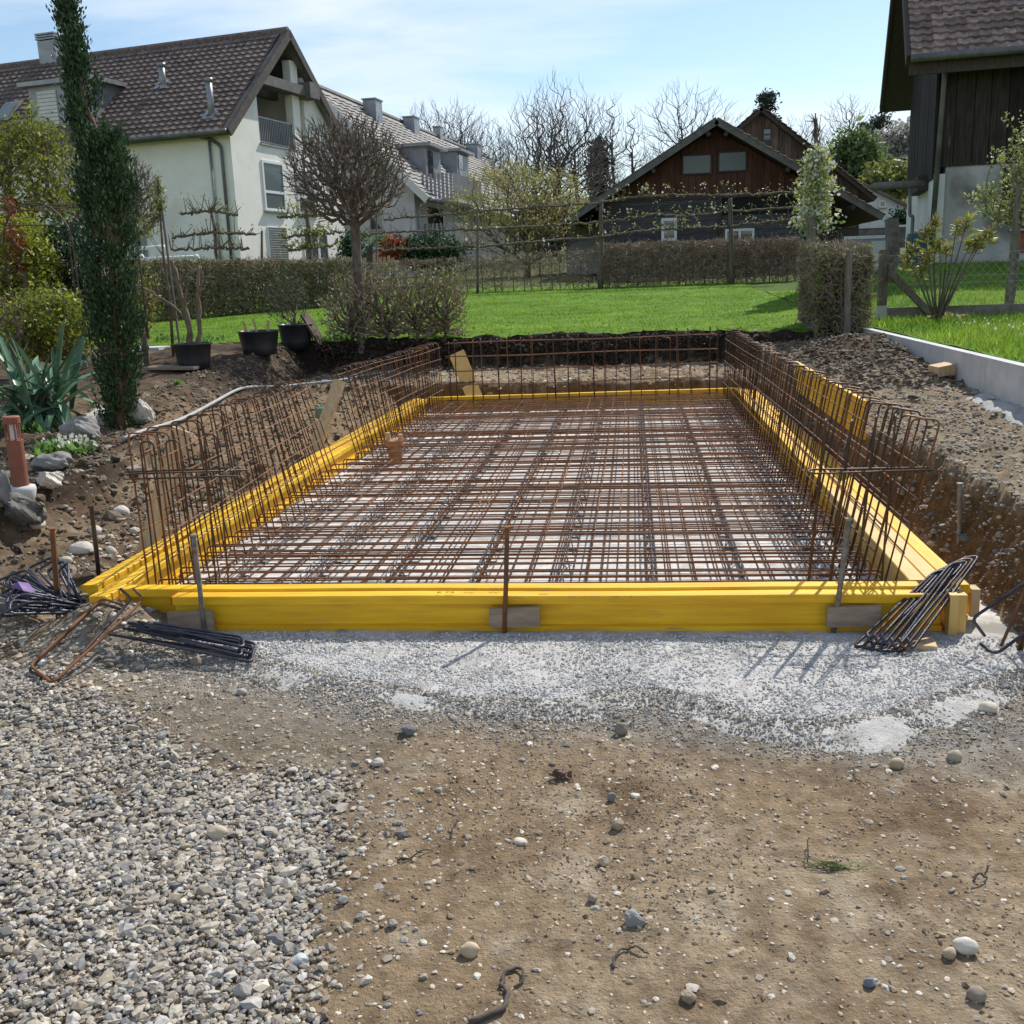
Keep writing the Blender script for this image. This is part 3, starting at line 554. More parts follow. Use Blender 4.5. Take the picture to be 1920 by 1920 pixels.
wall_cage('loose far wall cage in front of the dark soil face', (-2.42, 13.30, 0.03), (1.10, 13.62, 0.03), lambda s: 0.06, lambda s: 0.93 + 0.08 * s, 1, wid=0.10, step=0.155, levels=(0.16, 0.36, 0.55, 0.74, 0.92), jit=0.025)
# short return cages at both front corners: hairpins and horizontal U bars
def corner_cage(label, pins, wid, ubars, axis, loc):
    t = thing('corner_cage', label, 'rebar cage', loc, 'corner rebar cages at the front')
    for (bx, by, tx, ty, zt, w) in pins:
        ux, uy = (w, 0) if axis == 'x' else (0.02, w)
        put('hairpin', bar_mesh([(bx, by, 0.03), (tx, ty, zt), (tx + ux, ty + uy, zt), (bx + ux, by + uy, 0.03)], R1, m_steel, 0.03), t)
    for P in ubars: put('bar_loop', bar_mesh(P, R1, m_steel, 0.04), t)
    return t
def PX3(px, py, Y): return D(px, py, Y)
pl = []
for (b, tt, w) in [((300, 1100), (262, 828), 0.075), ((352, 1103), (310, 826), 0.075), ((412, 1106), (382, 815), 0.07)]:
    B_ = D(*b, 5.10); T_ = D(*tt, 5.10); pl.append((B_[0] - 0.02, 5.10, T_[0], 5.10, T_[2], w))
zl = 0.785
corner_cage('hairpin corner cage tied to the left wall cage at the front', pl, 0.08, [[(-2.06, 5.07, zl), (-2.70, 5.07, zl - 0.01), (-2.72, 5.17, zl), (-2.05, 5.18, zl + 0.01)], [(-2.14, 5.06, zl + 0.012), (-2.14, 5.19, zl + 0.02), (-2.75, 5.20, zl + 0.005)]], 'x', (-2.4, 5.1, 0.03))
pl = []
for (b, tt) in [((1509, 1096), (1545, 787)), ((1548, 1096), (1594, 788)), ((1598, 1096), (1640, 780)), ((1648, 1096), (1676, 778))]:
    B_ = D(*b, 5.12); T_ = D(*tt, 5.12); pl.append((B_[0], 5.10, T_[0], 5.09, T_[2], 0.07))
zr = 0.765
corner_cage('hairpin corner cage tied to the right wall cage at the front', pl, 0.08, [[(1.43, 5.04, zr + .015), (0.86, 5.05, zr), (0.86, 5.16, zr), (1.45, 5.17, zr)]], 'y', (1.15, 5.1, 0.03))
# loose hairpins: bundles
def bundle(label, paths, mat, r=0.0075, grp='bundles of loose bent rebar', cat='rebar bundle', part='hairpin'):
    c = np.mean(np.concatenate([np.array(p) for p in paths]), 0); t = thing('rebar_bundle', label, cat, (c[0], c[1], 0.0), grp)
    for k, p in enumerate(paths):
        mm = mat if not isinstance(mat, (list, tuple)) else mat[k % len(mat)]
        put(part, bar_mesh(p, r, mm, 0.035, 7), t)
    return t
# heap of hairpins on the far left
paths = []
for k in range(26):
    zz = 0.09 + 0.018 * (k % 5) + 0.012 * (k // 5); ox = rng.normal(0, 1)
    e = G(128 + rng.uniform(-10, 26), 1150 + rng.uniform(-14, 6), 0.07 + 0.02 * (k % 4)); e2 = e + np.array([0.012, 0.035, 0.02])
    if k < 4: l = G(52 + 18 * k, 1066 + 3 * k, zz + 0.1); l2 = G(98 + 10 * k, 1044 + 3 * k, zz + 0.16)
    else: l = G(4 + rng.uniform(-14, 26), 1090 + (k - 4) * 3.2, zz); l2 = G(30 + rng.uniform(-14, 26), 1068 + (k - 4) * 3.0, zz + 0.05)
    paths.append([e, l, l2, e2])
hb = bundle('heap of dark ribbed hairpins with a purple tag left of the formwork', paths, m_black_steel)
m = MB(); a = G(38, 1108, 0.22); m.add([a + [-.05, 0, .02], a + [.03, -.02, .01], a + [.09, .01, -.02], a + [.02, .05, .03], a + [-.02, 0.02, .045]], None, [[0, 1, 4], [1, 2, 4], [2, 3, 4], [3, 0, 4]]); m.obj('purple_tag', m_purple, hb)
# single big open stirrups lying across the left corner
def gz(px, py, z): return G(px, py, z)
p1 = [gz(226, 1104, .27), gz(246, 1122, .235), gz(232, 1140, .20), gz(106, 1277, .02), gz(52, 1258, .025), gz(186, 1130, .20), gz(224, 1142, .19)]
p2 = [gz(250, 1103, .27), gz(268, 1122, .235), gz(252, 1142, .20), gz(98, 1281, .035), gz(56, 1248, .045), gz(192, 1122, .215), gz(230, 1134, .20)]
bundle('two big open stirrups leaning on the left front corner of the formwork', [p1, p2], [m_steel, m_rust], 0.0075, part='open_stirrup')
paths = []
for k in range(7):
    dx_, dy_ = (k % 4) * 7 - 8, (k % 3) * 5; z = 0.035 + 0.016 * (k // 2)
    near_ = k < 4
    a = G(205 + 9 * k, 1190 - 4 * k + dy_, z + 0.07); b = G(468 + dx_ * 0.6 - (14 if not near_ else 0), 1226 + dy_ * 1.6 - (12 if not near_ else 0), z); c = G(474 + dx_ * 0.4 - (22 if not near_ else 0), 1206 + dy_ - (12 if not near_ else 0), z + 0.01); e = G(240 + 8 * k, 1168 + dy_, z + 0.09)
    paths.append([a, b, c, e])
bundle('flat bundle of dark hairpins lying on the gravel mound at the front beam', paths, m_black_steel)
paths = []
for k in range(6):
    bx = 1600 + 15 * k; by = 1212 + 3.0 * min(k, 3); tx = 1752 + 10 * k; ty = 1072 - 5 * k
    b0 = G(bx, by, 0.035); b1 = b0 + np.array([0.08, 0.0, 0.008]); yt = 5.0 + 0.02 * (k % 3); t0 = D(tx, ty, yt); t1 = D(tx + 34, ty - 5, yt + 0.01)
    paths.append([b0 + (t0 - b0) * 0.02 + [0, -0.002, 0.0], t0, t1, b1]); 
    paths[-1] = [b0 + (b1 - b0) * 0.6, b0, t0, t1, b1, b1 + np.array([-0.02, 0.02, 0.05])]
bundle('fan of six hairpins leaning on the right end of the front beam', paths, [m_black_steel, m_steel, m_black_steel])
paths = []
for k in range(13):
    b0 = np.array([1.70 + 0.016 * k + rng.normal(0, .015), 4.60 + rng.uniform(-0.05, 0.16), 0.03]); t0 = np.array([1.90 + 0.014 * k + rng.normal(0, 0.01), 4.72 + rng.uniform(-0.05, 0.15), 0.52 + rng.normal(0, 0.03)])
    paths.append([b0, t0, t0 + np.array([0.06, 0.03, 0.0]), b0 + np.array([0.08, 0.03, 0])])
e0 = bundle('rusty bundle of stirrups propped against the right bank', paths, [m_rust, m_steel])
paths = [[D(1846, 1192, 4.60), D(1822, 1160, 4.55), D(1925, 1090, 4.55), D(1990, 1050, 4.6)], [D(1838, 1207, 4.5), D(1866, 1228, 4.42), D(1930, 1180, 4.45), D(2000, 1130, 4.5)]]
bundle('two dark hooked bars jutting from the rusty bundle by the right bank', paths, m_black_steel)
# pipe stub with two wooden pegs
pp = G(742, 868, 0.03); t = thing('pipe_stub', 'orange brown pipe stub rising through the slab mesh', 'pipe', pp)
m = MB(); m.tube([pp, pp + [0, 0, 0.20]], 0.068, 20); m.tube([pp + [0, 0, 0.17], pp + [0, 0, 0.225]], 0.086, 20); m.obj('pipe', m_pipe, t, False)
for s in (-1, 1):
    m = MB(); m.tube([pp + [s * 0.055, 0.01 * s, 0.2], pp + [s * 0.06, 0.01 * s, 0.29 - 0.01 * s]], 0.024, 8); m.obj('wooden_peg', m_wood, t)
# conduit on the bank
m = MB(); cp = [Tn(a, b) for a, b in [(232, 836), (300, 803), (365, 778), (415, 757), (445, 738), (480, 727), (530, 723), (585, 724), (640, 717), (700, 704), (740, 700)]]
cp = np.array(cp); 
from numpy import interp
tt = np.linspace(0, len(cp) - 1, 60); cps = np.stack([np.interp(tt, np.arange(len(cp)), cp[:, k]) for k in range(3)], -1)
for _ in range(3): cps[1:-1] = (cps[:-2] + cps[1:-1] * 2 + cps[2:]) / 4
cps[:, 2] = hgt(cps[:, 0], cps[:, 1], False) + 0.03
for _ in range(12): cps[1:-1] = (cps[:-2] + cps[1:-1] * 2 + cps[2:]) / 4
m.tube(cps, 0.019, 8); tag(m.obj('conduit', m_hose, None, True), 'grey plastic conduit curving along the bank behind the left cage', 'conduit')
#@@PART3

# ================================================================== LOOSE STONES, GRAVEL AND CRUMBS
def inpoly(x, y, poly):
    r = np.zeros(len(x), bool); n = len(poly)
    for i in range(n):
        x1, y1 = poly[i]; x2, y2 = poly[(i + 1) % n]; c = (y1 > y) != (y2 > y)
        r ^= c & (x < (x2 - x1) * (y - y1) / (y2 - y1 + 1e-12) + x1)
    return r
PAL_G = np.array([(.42, .375, .30), (.31, .285, .25), (.52, .47, .385), (.22, .21, .20), (.38, .315, .235), (.47, .44, .395), (.27, .235, .19), (.40, .34, .26)])
PAL_D = np.array([(.30, .23, .15), (.40, .32, .22), (.50, .43, .33), (.24, .18, .12), (.34, .295, .25), (.56, .51, .43)])
PAL_C = np.array([(.31, .29, .26), (.225, .212, .195), (.39, .365, .325), (.175, .165, .15), (.33, .285, .23)])
def stone_field(name, label, P, size, pal, flat=0.7, jit=0.22, sink=0.25, mat=m_gravel, vary=0.16, tiny=False):
    c = pal[rng.integers(0, len(pal), len(P))] * (1 + rng.normal(0, vary, (len(P), 1))); V, F, C = stones_mesh(P, size, np.clip(c, 0.01, 0.9), flat, jit, sink, tiny)
    return tag(put(name, raw_mesh(name, V, None, F, mat, C)), label, kind='stuff')
def area(n, x0, x1, y0, y1, keep=None):
    x = rng.uniform(x0, x1, n); y = rng.uniform(y0, y1, n)
    if keep is not None: k = keep(x, y); x, y = x[k], y[k]
    return x, y
def onz(x, y, dz=0.0): return np.stack([x, y, hgt(x, y) + dz], -1)
poly = np.array([G(*p)[:2] for p in [(-90, 1258), (60, 1262), (210, 1318), (330, 1385), (420, 1462), (560, 1452), (650, 1462), (640, 1560), (650, 1640), (590, 1730), (560, 1830), (520, 1990), (-90, 1990)]])
def gmask(s):
    def f(x, y): return inpoly(x + rng.normal(0, s, len(x)) + 0.10 * fbm(x * 4, y * 4, 3), y + rng.normal(0, s, len(x)) + 0.14 * fbm(x * 4 + 7, y * 4, 3), poly)
    return f
x, y = area(98000, -3.2, -0.1, 1.85, 4.4, gmask(0.035)); k = rng.random(len(x)) < np.clip(0.85 + 1.0 * fbm(x * 2.2, y * 2.2, 3), 0.25, 1); x, y = x[k], y[k]
sz = rng.lognormal(math.log(0.0076), 0.42, len(x)); sz = np.clip(sz, 0.003, 0.026)
zg = onz(x, y, rng.uniform(0, 0.010, len(x))); big_ = sz > 0.0072
stone_field('gravel', 'crushed grey and beige gravel spread on the left foreground', zg[big_], sz[big_], PAL_G * 0.92, 0.62, vary=0.13)
stone_field('fine_gravel', 'finer chips filling the gaps of the gravel at the left', zg[~big_] - [0, 0, .003], sz[~big_], PAL_G * 0.82, 0.7, vary=0.13, tiny=True)
x, y = area(8500, -2.2, 0.2, 2.0, 4.2, gmask(0.2)); stone_field('scattered_gravel', 'single gravel chips strewn on the soil beside the gravel', onz(x, y), np.clip(rng.lognormal(math.log(0.0085), 0.35, len(x)), 0.004, 0.02), PAL_G, 0.65)
def edge_y(x): return np.interp(x, fe[:, 0], fe[:, 1])
def strip(x, y):
    d = y - edge_y(x) + 0.10 * fbm(x * 5, y * 5, 3); w = 0.8 * np.exp(-((d - 0.02) / 0.17)**2) + 0.62 * (d > 0.1) * (y < 4.78) * np.clip(0.8 + 1.2 * fbm(x * 2.5, y * 2.5 + 5, 3), 0.5, 1)
    w = w + 0.6 * np.exp(-((d - 0.16) / 0.2)**2) * sst(-0.3, -1.6, x)
    return (rng.random(len(x)) < w) & (y < 4.78)
x, y = area(60000, -2.45, 1.9, 3.5, 4.8, strip); dE = y - edge_y(x); zz = np.maximum(hgt(x, y), 0.010 + np.clip((y - edge_y(x)) / 0.22, -1.5, 0.35) * 0.05) + 0.001
for sel, nm, lb, pal_, snk in ((dE < 0.14, 'washed_gravel', 'fine grey washed gravel along the ragged front edge of the concrete', np.concatenate([PAL_C * 1.2, PAL_C * 1.5, PAL_G]), .3), (dE >= 0.14, 'caked_gravel', 'cement caked gravel grains showing in the lean concrete apron', np.array([(.55, .535, .51), (.60, .585, .56), (.47, .455, .43), (.57, .55, .52)]), .5)):
    stone_field(nm, lb, np.stack([x, y, zz], -1)[sel], np.clip(rng.lognormal(math.log(0.0056), 0.35, sel.sum()), 0.0025, 0.014), pal_, 0.8, sink=snk, tiny=True, vary=0.10)
x, y = area(60000, -2.6, 1.75, 1.9, 4.5, lambda x, y: (y < edge_y(x) + 0.05) & (rng.random(len(x)) < np.clip(0.45 + 1.5 * fbm(x * 1.9, y * 1.9 + 2, 3), 0.10, 1)))
stone_field('soil_crumbs', 'brown soil crumbs and grit on the trodden foreground', onz(x, y), np.clip(rng.lognormal(math.log(0.0034), 0.42, len(x)), 0.0015, 0.012), PAL_D[[0, 0, 3, 3, 0, 1, 1, 2]] * 0.85, 0.8, 0.3, 0.3, tiny=True)
x, y = area(9000, -2.6, 1.75, 1.9, 4.4, lambda x, y: y < edge_y(x) + 0.03)
stone_field('small_pebbles', 'small pale pebbles pressed into the brown soil', onz(x, y), np.clip(rng.lognormal(math.log(0.0055), 0.45, len(x)), 0.002, 0.017), PAL_D, 0.55, 0.12, 0.42)
x, y = area(1500, -3.3, -2.2, 4.0, 5.0, lambda x, y: ~((x > -2.5) & (y > 4.75))); x2, y2 = area(1200, -3.6, -3.15, 4.6, 8.2)
x = np.r_[x, x2]; y = np.r_[y, y2]; stone_field('mound_pebbles', 'pale pebbles on the little gravel mound at the left corner', onz(x, y), np.clip(rng.lognormal(math.log(0.010), 0.45, len(x)), 0.004, 0.03), PAL_D, 0.6, 0.14, 0.3)
x, y = area(11000, 1.66, 3.2, 4.3, 11.6); k = rng.random(len(x)) < np.clip(0.7 + fbm(x * 2, y * 2, 3), 0.2, 1); x, y = x[k], y[k]
x2, y2 = area(3800, 1.66, 2.12, 4.4, 11.6); x = np.r_[x, x2]; y = np.r_[y, y2]
stone_field('bank_pebbles', 'pebbles on the gravelly right bank and its cut face', onz(x, y), np.clip(rng.lognormal(math.log(0.0095), 0.5, len(x)), 0.004, 0.045), np.concatenate([PAL_D[[0, 1, 3, 4, 0]], PAL_C]) * 0.9, 0.55, 0.14, 0.3)
x, y = area(3400, -5.2, -3.1, 5.6, 9.0); stone_field('slope_stones', 'stones and clods in the left trench slope', onz(x, y), np.clip(rng.lognormal(math.log(0.013), 0.55, len(x)), 0.004, 0.065), np.concatenate([PAL_D[:4] * 0.75, PAL_D[[0, 3, 3, 0]] * 0.4, PAL_D[[0, 3, 3]] * .6]), 0.75, 0.2, 0.3)
x, y = area(5500, -5.6, -3.2, 8.5, 15.8); stone_field('bench_clods', 'earth clods on the bench and bank behind the left cage', onz(x, y), np.clip(rng.lognormal(math.log(0.014), 0.5, len(x)), 0.005, 0.05), PAL_D[[0, 3, 3, 0, 1]] * 0.62, 0.7, 0.25, 0.3)
x, y = area(4200, 1.75, 3.25, 10.2, 15.0); stone_field('heap_clods', 'dark brown clods of the soil heap beside the kerb', onz(x, y), np.clip(rng.lognormal(math.log(0.016), 0.5, len(x)), 0.006, 0.055), PAL_D[[0, 3, 3, 3]] * 0.5, 0.8, 0.25, 0.3)
x, y = area(2600, -4.8, 1.8, 14.0, 15.95); stone_field('ledge_stones', 'pale stones on the gravel ledge under the dark soil face', onz(x, y), np.clip(rng.lognormal(math.log(0.014), 0.5, len(x)), 0.006, 0.05), PAL_D, 0.6, 0.2, 0.3)
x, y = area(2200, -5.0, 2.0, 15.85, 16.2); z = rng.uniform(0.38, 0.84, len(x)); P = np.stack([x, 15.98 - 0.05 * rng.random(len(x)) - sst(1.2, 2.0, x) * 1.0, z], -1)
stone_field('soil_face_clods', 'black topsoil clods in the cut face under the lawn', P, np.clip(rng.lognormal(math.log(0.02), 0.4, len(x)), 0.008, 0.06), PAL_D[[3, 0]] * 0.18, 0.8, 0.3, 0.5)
# single stones one can point to
SG = 'loose stones lying on the foreground soil'
def mk_stone(px, py, w, hh, c, label, seed, ang=0.9, z=0.0, group=SG, name='stone', mb=None):
    p = Tn(px, py); s = proj(p)[2] / 1920; mt = bpy.data.materials.get('stone_%d' % (int(c[0] * 1000))) or M('stone_%d' % int(c[0] * 1000), tuple(np.array(c) * 0.8), tuple(np.array(c) * 1.15), 22, 0.85, 0.4, 60, dist=0.004)
    a = w * s / 2; b = hh * s / 2
    o = put(name, rock_mesh(name, mt, seed, a, a * 0.8, max(b, 0.006), 3, 0.2, ang), None, (p[0], p[1] + a * 0.5, p[2] + b * 0.55 + z), (0, 0, rng.uniform(-0.5, 0.5)))
    return tag(o, label, 'stone', group)
for i, (px, py, w, hh, c, lab, ang) in enumerate([
    (1190, 1740, 44, 34, (.26, .25, .24), 'angular dark grey stone with a black shadow in the bare soil', 1), (880, 1795, 36, 30, (.50, .40, .26), 'rounded yellow ochre stone above the dark root', 0),
    (1813, 1792, 46, 34, (.60, .55, .48), 'largest whitish stone in the lower right soil', 0.3), (1782, 1800, 28, 22, (.42, .33, .22), 'tan pebble touching the largest whitish stone', 0), (405, 1577, 40, 30, (.48, .40, .29), 'smooth tan cobble lying on the gravel', 0),
    (1165, 1378, 26, 30, (.25, .21, .16), 'dark brown round stone just below the concrete edge', 0), (1683, 1443, 28, 24, (.42, .36, .27), 'round beige pebble below the right gravel edge', 0), (1792, 1428, 28, 24, (.40, .34, .24), 'ochre pebble nearest the right concrete edge', 0),
    (1632, 1855, 26, 26, (.20, .22, .26), 'pointed blue grey stone in the lower right soil', 1), (1833, 1882, 36, 34, (.25, .21, .16), 'dark brown stone near the bottom right corner', 0.4), (1290, 1885, 34, 32, (.33, .26, .18), 'brown block of stone at the bottom edge', 1),
    (1130, 1625, 24, 22, (.48, .33, .21), 'reddish clay shard with a square outline', 1), (1110, 1695, 22, 24, (.30, .25, .20), 'brown cube-like pebble right of the pale stones', 0.8), (975, 1587, 28, 12, (.55, .49, .40), 'flat pale oval pebble in the middle of the soil', 0),
    (765, 1380, 32, 22, (.17, .17, .17), 'dark flat chip on the sandy patch below the concrete', 1), (705, 1438, 28, 16, (.46, .42, .37), 'pale flat chip beside the edge of the gravel', 1), (1158, 1558, 26, 24, (.33, .33, .32), 'grey speckled pebble right of the dry leaf', 0.7), (1147, 1505, 18, 20, (.22, .21, .20), 'dark pointed pebble beyond the grey speckled one', 0.9),
    (560, 1815, 36, 26, (.44, .46, .47), 'bluish white stone at the right rim of the gravel', 0.6), (455, 1872, 44, 38, (.36, .33, .29), 'big angular stone on the gravel near the bottom edge', 1), (735, 1742, 22, 20, (.27, .25, .23), 'small dark chip left of the ochre stone', 1),
    (1855, 1337, 36, 22, (.58, .52, .40), 'smooth cream pebble on the dark gravel at the right', 0), (452, 1305, 22, 16, (.36, .28, .20), 'brown pebble at the concrete edge under the flat hairpin bundle', 0), (368, 1249, 26, 20, (.24, .19, .14), 'brown square stone under the flat hairpin bundle', 0.8), (641, 1196, 26, 18, (.26, .245, .22), 'grey cobble touching the foot of the front beam', 0)]):
    mk_stone(px, py, w, hh, c, lab, 100 + i, ang)
# roots, dry leaf, torn grass
def root(pts, r, label, z=0.012, name='root'):
    P = np.array([G(a, b, 0) for a, b in pts]); t = np.linspace(0, len(P) - 1, 22); Q_ = np.stack([np.interp(t, np.arange(len(P)), P[:, k]) for k in range(3)], -1)
    for _ in range(2): Q_[1:-1] = (Q_[:-2] + 2 * Q_[1:-1] + Q_[2:]) / 4
    Q_[:, :2] += rng.normal(0, 0.0025, (22, 2)); Q_[:, 2] = hgt(Q_[:, 0], Q_[:, 1]) + z * (0.5 + 0.6 * np.sin(np.linspace(0.2, 6, 22))**2)
    m = MB(); m.tube(Q_, np.linspace(r, r * 0.45, 22), 6); return tag(m.obj(name, m_barkd, None, True), label, 'root', 'roots and twigs in the soil')
root([(880, 1922), (945, 1905), (960, 1870), (938, 1852), (945, 1820), (975, 1810), (988, 1835), (965, 1850)], 0.0075, 'thick hooked dark root at the bottom of the soil')
root([(1150, 1815), (1160, 1785), (1190, 1783), (1215, 1795)], 0.0045, 'thin arched root right of the ochre stone')
root([(745, 1615), (770, 1612), (810, 1593)], 0.004, 'thin dark rootlet in the left part of the bare soil'); root([(845, 1572), (855, 1545), (862, 1535)], 0.0028, 'thread-like rootlet above the flat pale pebble')
root([(1822, 1665), (1848, 1650), (1852, 1632)], 0.0042, 'upright dark twig in the soil at the right', 0.03); root([(1088, 1333), (1120, 1336), (1180, 1328)], 0.0035, 'dark twig along the concrete edge')
root([(1600, 1440), (1605, 1465), (1630, 1478)], 0.0028, 'curled rootlet below the right gravel edge'); root([(1515, 1620), (1513, 1600), (1518, 1580)], 0.0022, 'fine rootlet standing beside the torn grass', 0.03)
p = Tn(1050, 1468); m = MB(); gu, gv = np.meshgrid(np.linspace(-1, 1, 9), np.linspace(-1, 1, 7)); wv = np.clip(1 - np.abs(gu)**1.6, 0.05, 1) * (0.7 + 0.3 * np.cos(gu * 14))
V = np.stack([p[0] + gu * 0.042, p[1] + 0.02 + gv * wv * 0.032, p[2] + 0.014 + 0.010 * np.sin(gu * 5 + gv * 3) + 0.010 * gv**2], -1); idx = np.arange(63).reshape(7, 9)
m.add(V.reshape(-1, 3), np.stack([idx[:-1, :-1], idx[:-1, 1:], idx[1:, 1:], idx[1:, :-1]], -1).reshape(-1, 4)); tag(m.obj('dry_leaf', M('dry_leaf', (.10, .055, .045), (.20, .125, .10), 30, 0.6, 0.5, 60), None, False), 'curled brown dry leaf in the middle of the soil', 'leaf')
p = Tn(1560, 1632); m = MB()
for k in range(26):
    a = rng.uniform(-0.4, 0.3) + (math.pi if rng.random() < 0.5 else 0); L = rng.uniform(0.03, 0.10); o = p + [rng.normal(0, 0.025), rng.normal(0, 0.008), 0.004]; e = o + np.array([math.cos(a) * L, math.sin(a) * L * 0.5, rng.uniform(0, 0.02)])
    m.tube([o, (o + e) / 2 + [0, 0, 0.012], e], [0.0016, 0.0014, 0.0005], 3)
tag(m.obj('torn_grass', M('dull_grass', (.13, .19, .05), (.22, .28, .10), 20)), 'sprig of torn green grass lying on the soil', 'grass sprig')

# ================================================================== KERB, RIGHT BANK, FENCE
t = thing('concrete_kerb', 'long pale concrete kerb between the right bank and the meadow', 'kerb', (3.25, 10, 0.6))
ks = np.array([3.6, 4.6, 5.9, 7.2, 8.5, 9.8, 11.1, 12.4, 13.7, 15.05])
for a, b in zip(ks[:-1], ks[1:]):
    m = MB(); x0 = 3.18; m.box8([(x0, a + .004, 0.2), (x0 + .11, a + .004, 0.2), (x0 + .11, b - .004, 0.2), (x0, b - .004, 0.2), (x0 + .006, a + .004, 0.895), (x0 + .10, a + .004, 0.895), (x0 + .10, b - .004, 0.895), (x0 + .006, b - .004, 0.895)]); o = m.obj('kerb_block', m_concrete, t)
    if b > 15: mk = MB(); mk.box(3.176, 3.183, 14.0, 14.06, 0.70, 0.87); mk.obj('paint_mark', m_orangepaint, o)
a = Tn(1808, 712); m = MB(); m.box(-.095, .095, -.08, .08, 0, .10); o = m.obj('timber_offcut', m_wood); o.location = (3.05, a[1], h1(3.0, a[1]) - 0.01); o.rotation_euler = (0.06, -0.12, 0.35); tag(o, 'square timber offcut lying between soil heap and kerb', 'timber block')
m_bed = M('pale_bedding', (0.34, 0.33, 0.31), (0.50, 0.49, 0.47), 14, 0.95, 0.9, 80, detail=10, dist=0.01)
m = MB(); LXk = np.linspace(2.82, 3.18, 14); LYk = np.linspace(5.5, 10.0, 60); KX, KY = np.meshgrid(LXk, LYk); KZ = np.maximum(hgt(KX, KY), 0.3) + 0.02 - 0.10 * sst(3.03, 2.82, KX + 0.07 * fbm(KX * 4, KY * 4, 2)) - 0.1 * sst(9.6, 10.0, KY); idx = np.arange(KX.size).reshape(KX.shape)
m.add(np.stack([KX, KY, KZ], -1).reshape(-1, 3), np.stack([idx[:-1, :-1], idx[:-1, 1:], idx[1:, 1:], idx[1:, :-1]], -1).reshape(-1, 4)); tag(m.obj('kerb_bedding', m_bed, None, True), 'lean concrete bedding along the foot of the kerb', kind='structure')
def tree_post(name, a, b, w, label, cat, group=None, mat=m_post):
    m = MB(); m.bar(a, b, w, w, (0, 1, 0.01)); m.bar(np.array(b) - [0, 0, 0.0], np.array(b) + [0, 0, 0.02], w * 0.8, w * 0.8, (0, 1, .01)); return tag(m.obj(name, mat), label, cat, group)
# chain link fence
FY = 16.9; t = thing('chain_link_fence', 'wire mesh fence with a braced wooden end post beyond the kerb', 'fence', (3.9, FY, 0.9))
b0 = D(1652, 606, FY); b1 = D(1657, 472, FY); m = MB(); m.bar(b0, b1, 0.125, 0.125, (0, 1, .01)); m.bar(b1, b1 + [0, 0, .03], 0.10, 0.10, (0, 1, .01)); m.obj('end_post', m_post, t)
m = MB(); m.bar(D(1668, 510, FY - .1), D(1748, 592, FY - .3), 0.10, 0.10, (0, 1, .01)); m.bar(D(1672, 495, FY - .1), D(1672, 530, FY - .1), 0.09, 0.09, (0, 1, .01)); m.obj('diagonal_brace', m_post, t)
x0 = b1[0]; ztop = D(1700, 478, FY)[2]; zbot = 0.98
for z in (ztop, zbot + 0.62 * (ztop - zbot), zbot + 0.5 * (ztop - zbot), zbot + 0.05):
    m = MB(); m.segs([(x0, FY, z)], [(x0 + 9, FY + 0.1, z + 0.02)], 0.004, 0.004, 5); m.obj('tension_wire', m_galv, t)
m = MB(); cell = 0.125; A = []; B = []
hgt_ = ztop - zbot
for xk in np.arange(x0 - hgt_, x0 + 9, cell):
    for s in (1, -1):
        xa, xb = (xk, xk + hgt_) if s > 0 else (xk + hgt_, xk); za, zb_ = zbot, ztop
        if min(xa, xb) < x0:
            f = (x0 - xa) / (xb - xa)
            if not 0 <= f <= 1: continue
            if xa < x0: xa, za = x0, zbot + f * hgt_
            else: xb, zb_ = x0, zbot + f * hgt_
        A.append((xa, FY + 0.004 * s, za)); B.append((xb, FY + 0.004 * s, zb_))
m.segs(A, B, 0.0022, 0.0022, 3); tag(m.obj('wire_mesh', m_galv, t), kind='stuff')
for xk in (x0 + 4.2, x0 + 7.5): m = MB(); m.bar((xk, FY + .06, 0.9), (xk, FY + .06, ztop + 0.05), 0.07, 0.07, (0, 1, .01)); m.obj('post', m_post, t)
m = MB(); m.box(b0[0] + 0.06, 13.0, FY - 0.10, FY - 0.02, 0.7, 1.09); tag(m.obj('low_concrete_wall', m_dconcrete), 'low mossy dark concrete edging under the wire fence', 'low wall')
m = MB(); m.box(b0[0] - 0.08, b0[0] + 0.075, FY - 0.09, FY + 0.08, 0.7, 1.12); tag(m.obj('post_footing', m_concrete), 'pale concrete footing of the wooden fence post', 'footing')

# ================================================================== LEFT GARDEN: HARD THINGS
p = D(42, 932, 6.35); zb_ = h1(p[0], p[1]); p = np.array([p[0], p[1], p[2]])
t = thing('garden_lamp', 'terracotta red bollard lamp in a concrete foot at the left bank', 'garden lamp', p)
def lathe(prof, n, c, tilt=None):
    prof = np.array(prof, float); a = np.arange(n) * 2 * math.pi / n; V = np.stack([prof[:, None, 0] * np.cos(a), prof[:, None, 0] * np.sin(a), prof[:, None, 1] + 0 * a], -1); V = V + np.asarray(c)
    k = len(prof); i = np.arange(k - 1)[:, None]; j = np.arange(n)[None]; Q_ = np.stack([i * n + j, i * n + (j + 1) % n, (i + 1) * n + (j + 1) % n, (i + 1) * n + j], -1).reshape(-1, 4); m = MB(); m.add(V.reshape(-1, 3), Q_)
    T_ = [[0, q + 1, q] for q in range(1, n - 1)] if prof[0, 0] > 1e-4 else []; e = (k - 1) * n; T_ += [[e, e + q, e + q + 1] for q in range(1, n - 1)] if prof[-1, 0] > 1e-4 else []
    if T_: m.T.append(np.array(T_))
    return m
lathe([(.06, -.05), (.085, 0.0), (.095, .05), (.09, .075), (.055, .08)], 20, p).obj('concrete_foot', m_concrete, t, True)
lathe([(.053, .07), (.054, .075), (.053, .39), (.045, .395)], 20, p).obj('lamp_body', m_terra, t)
lathe([(.05, .50), (.055, .502), (.055, .545), (.048, .55)], 20, p).obj('lamp_cap', m_terra, t)
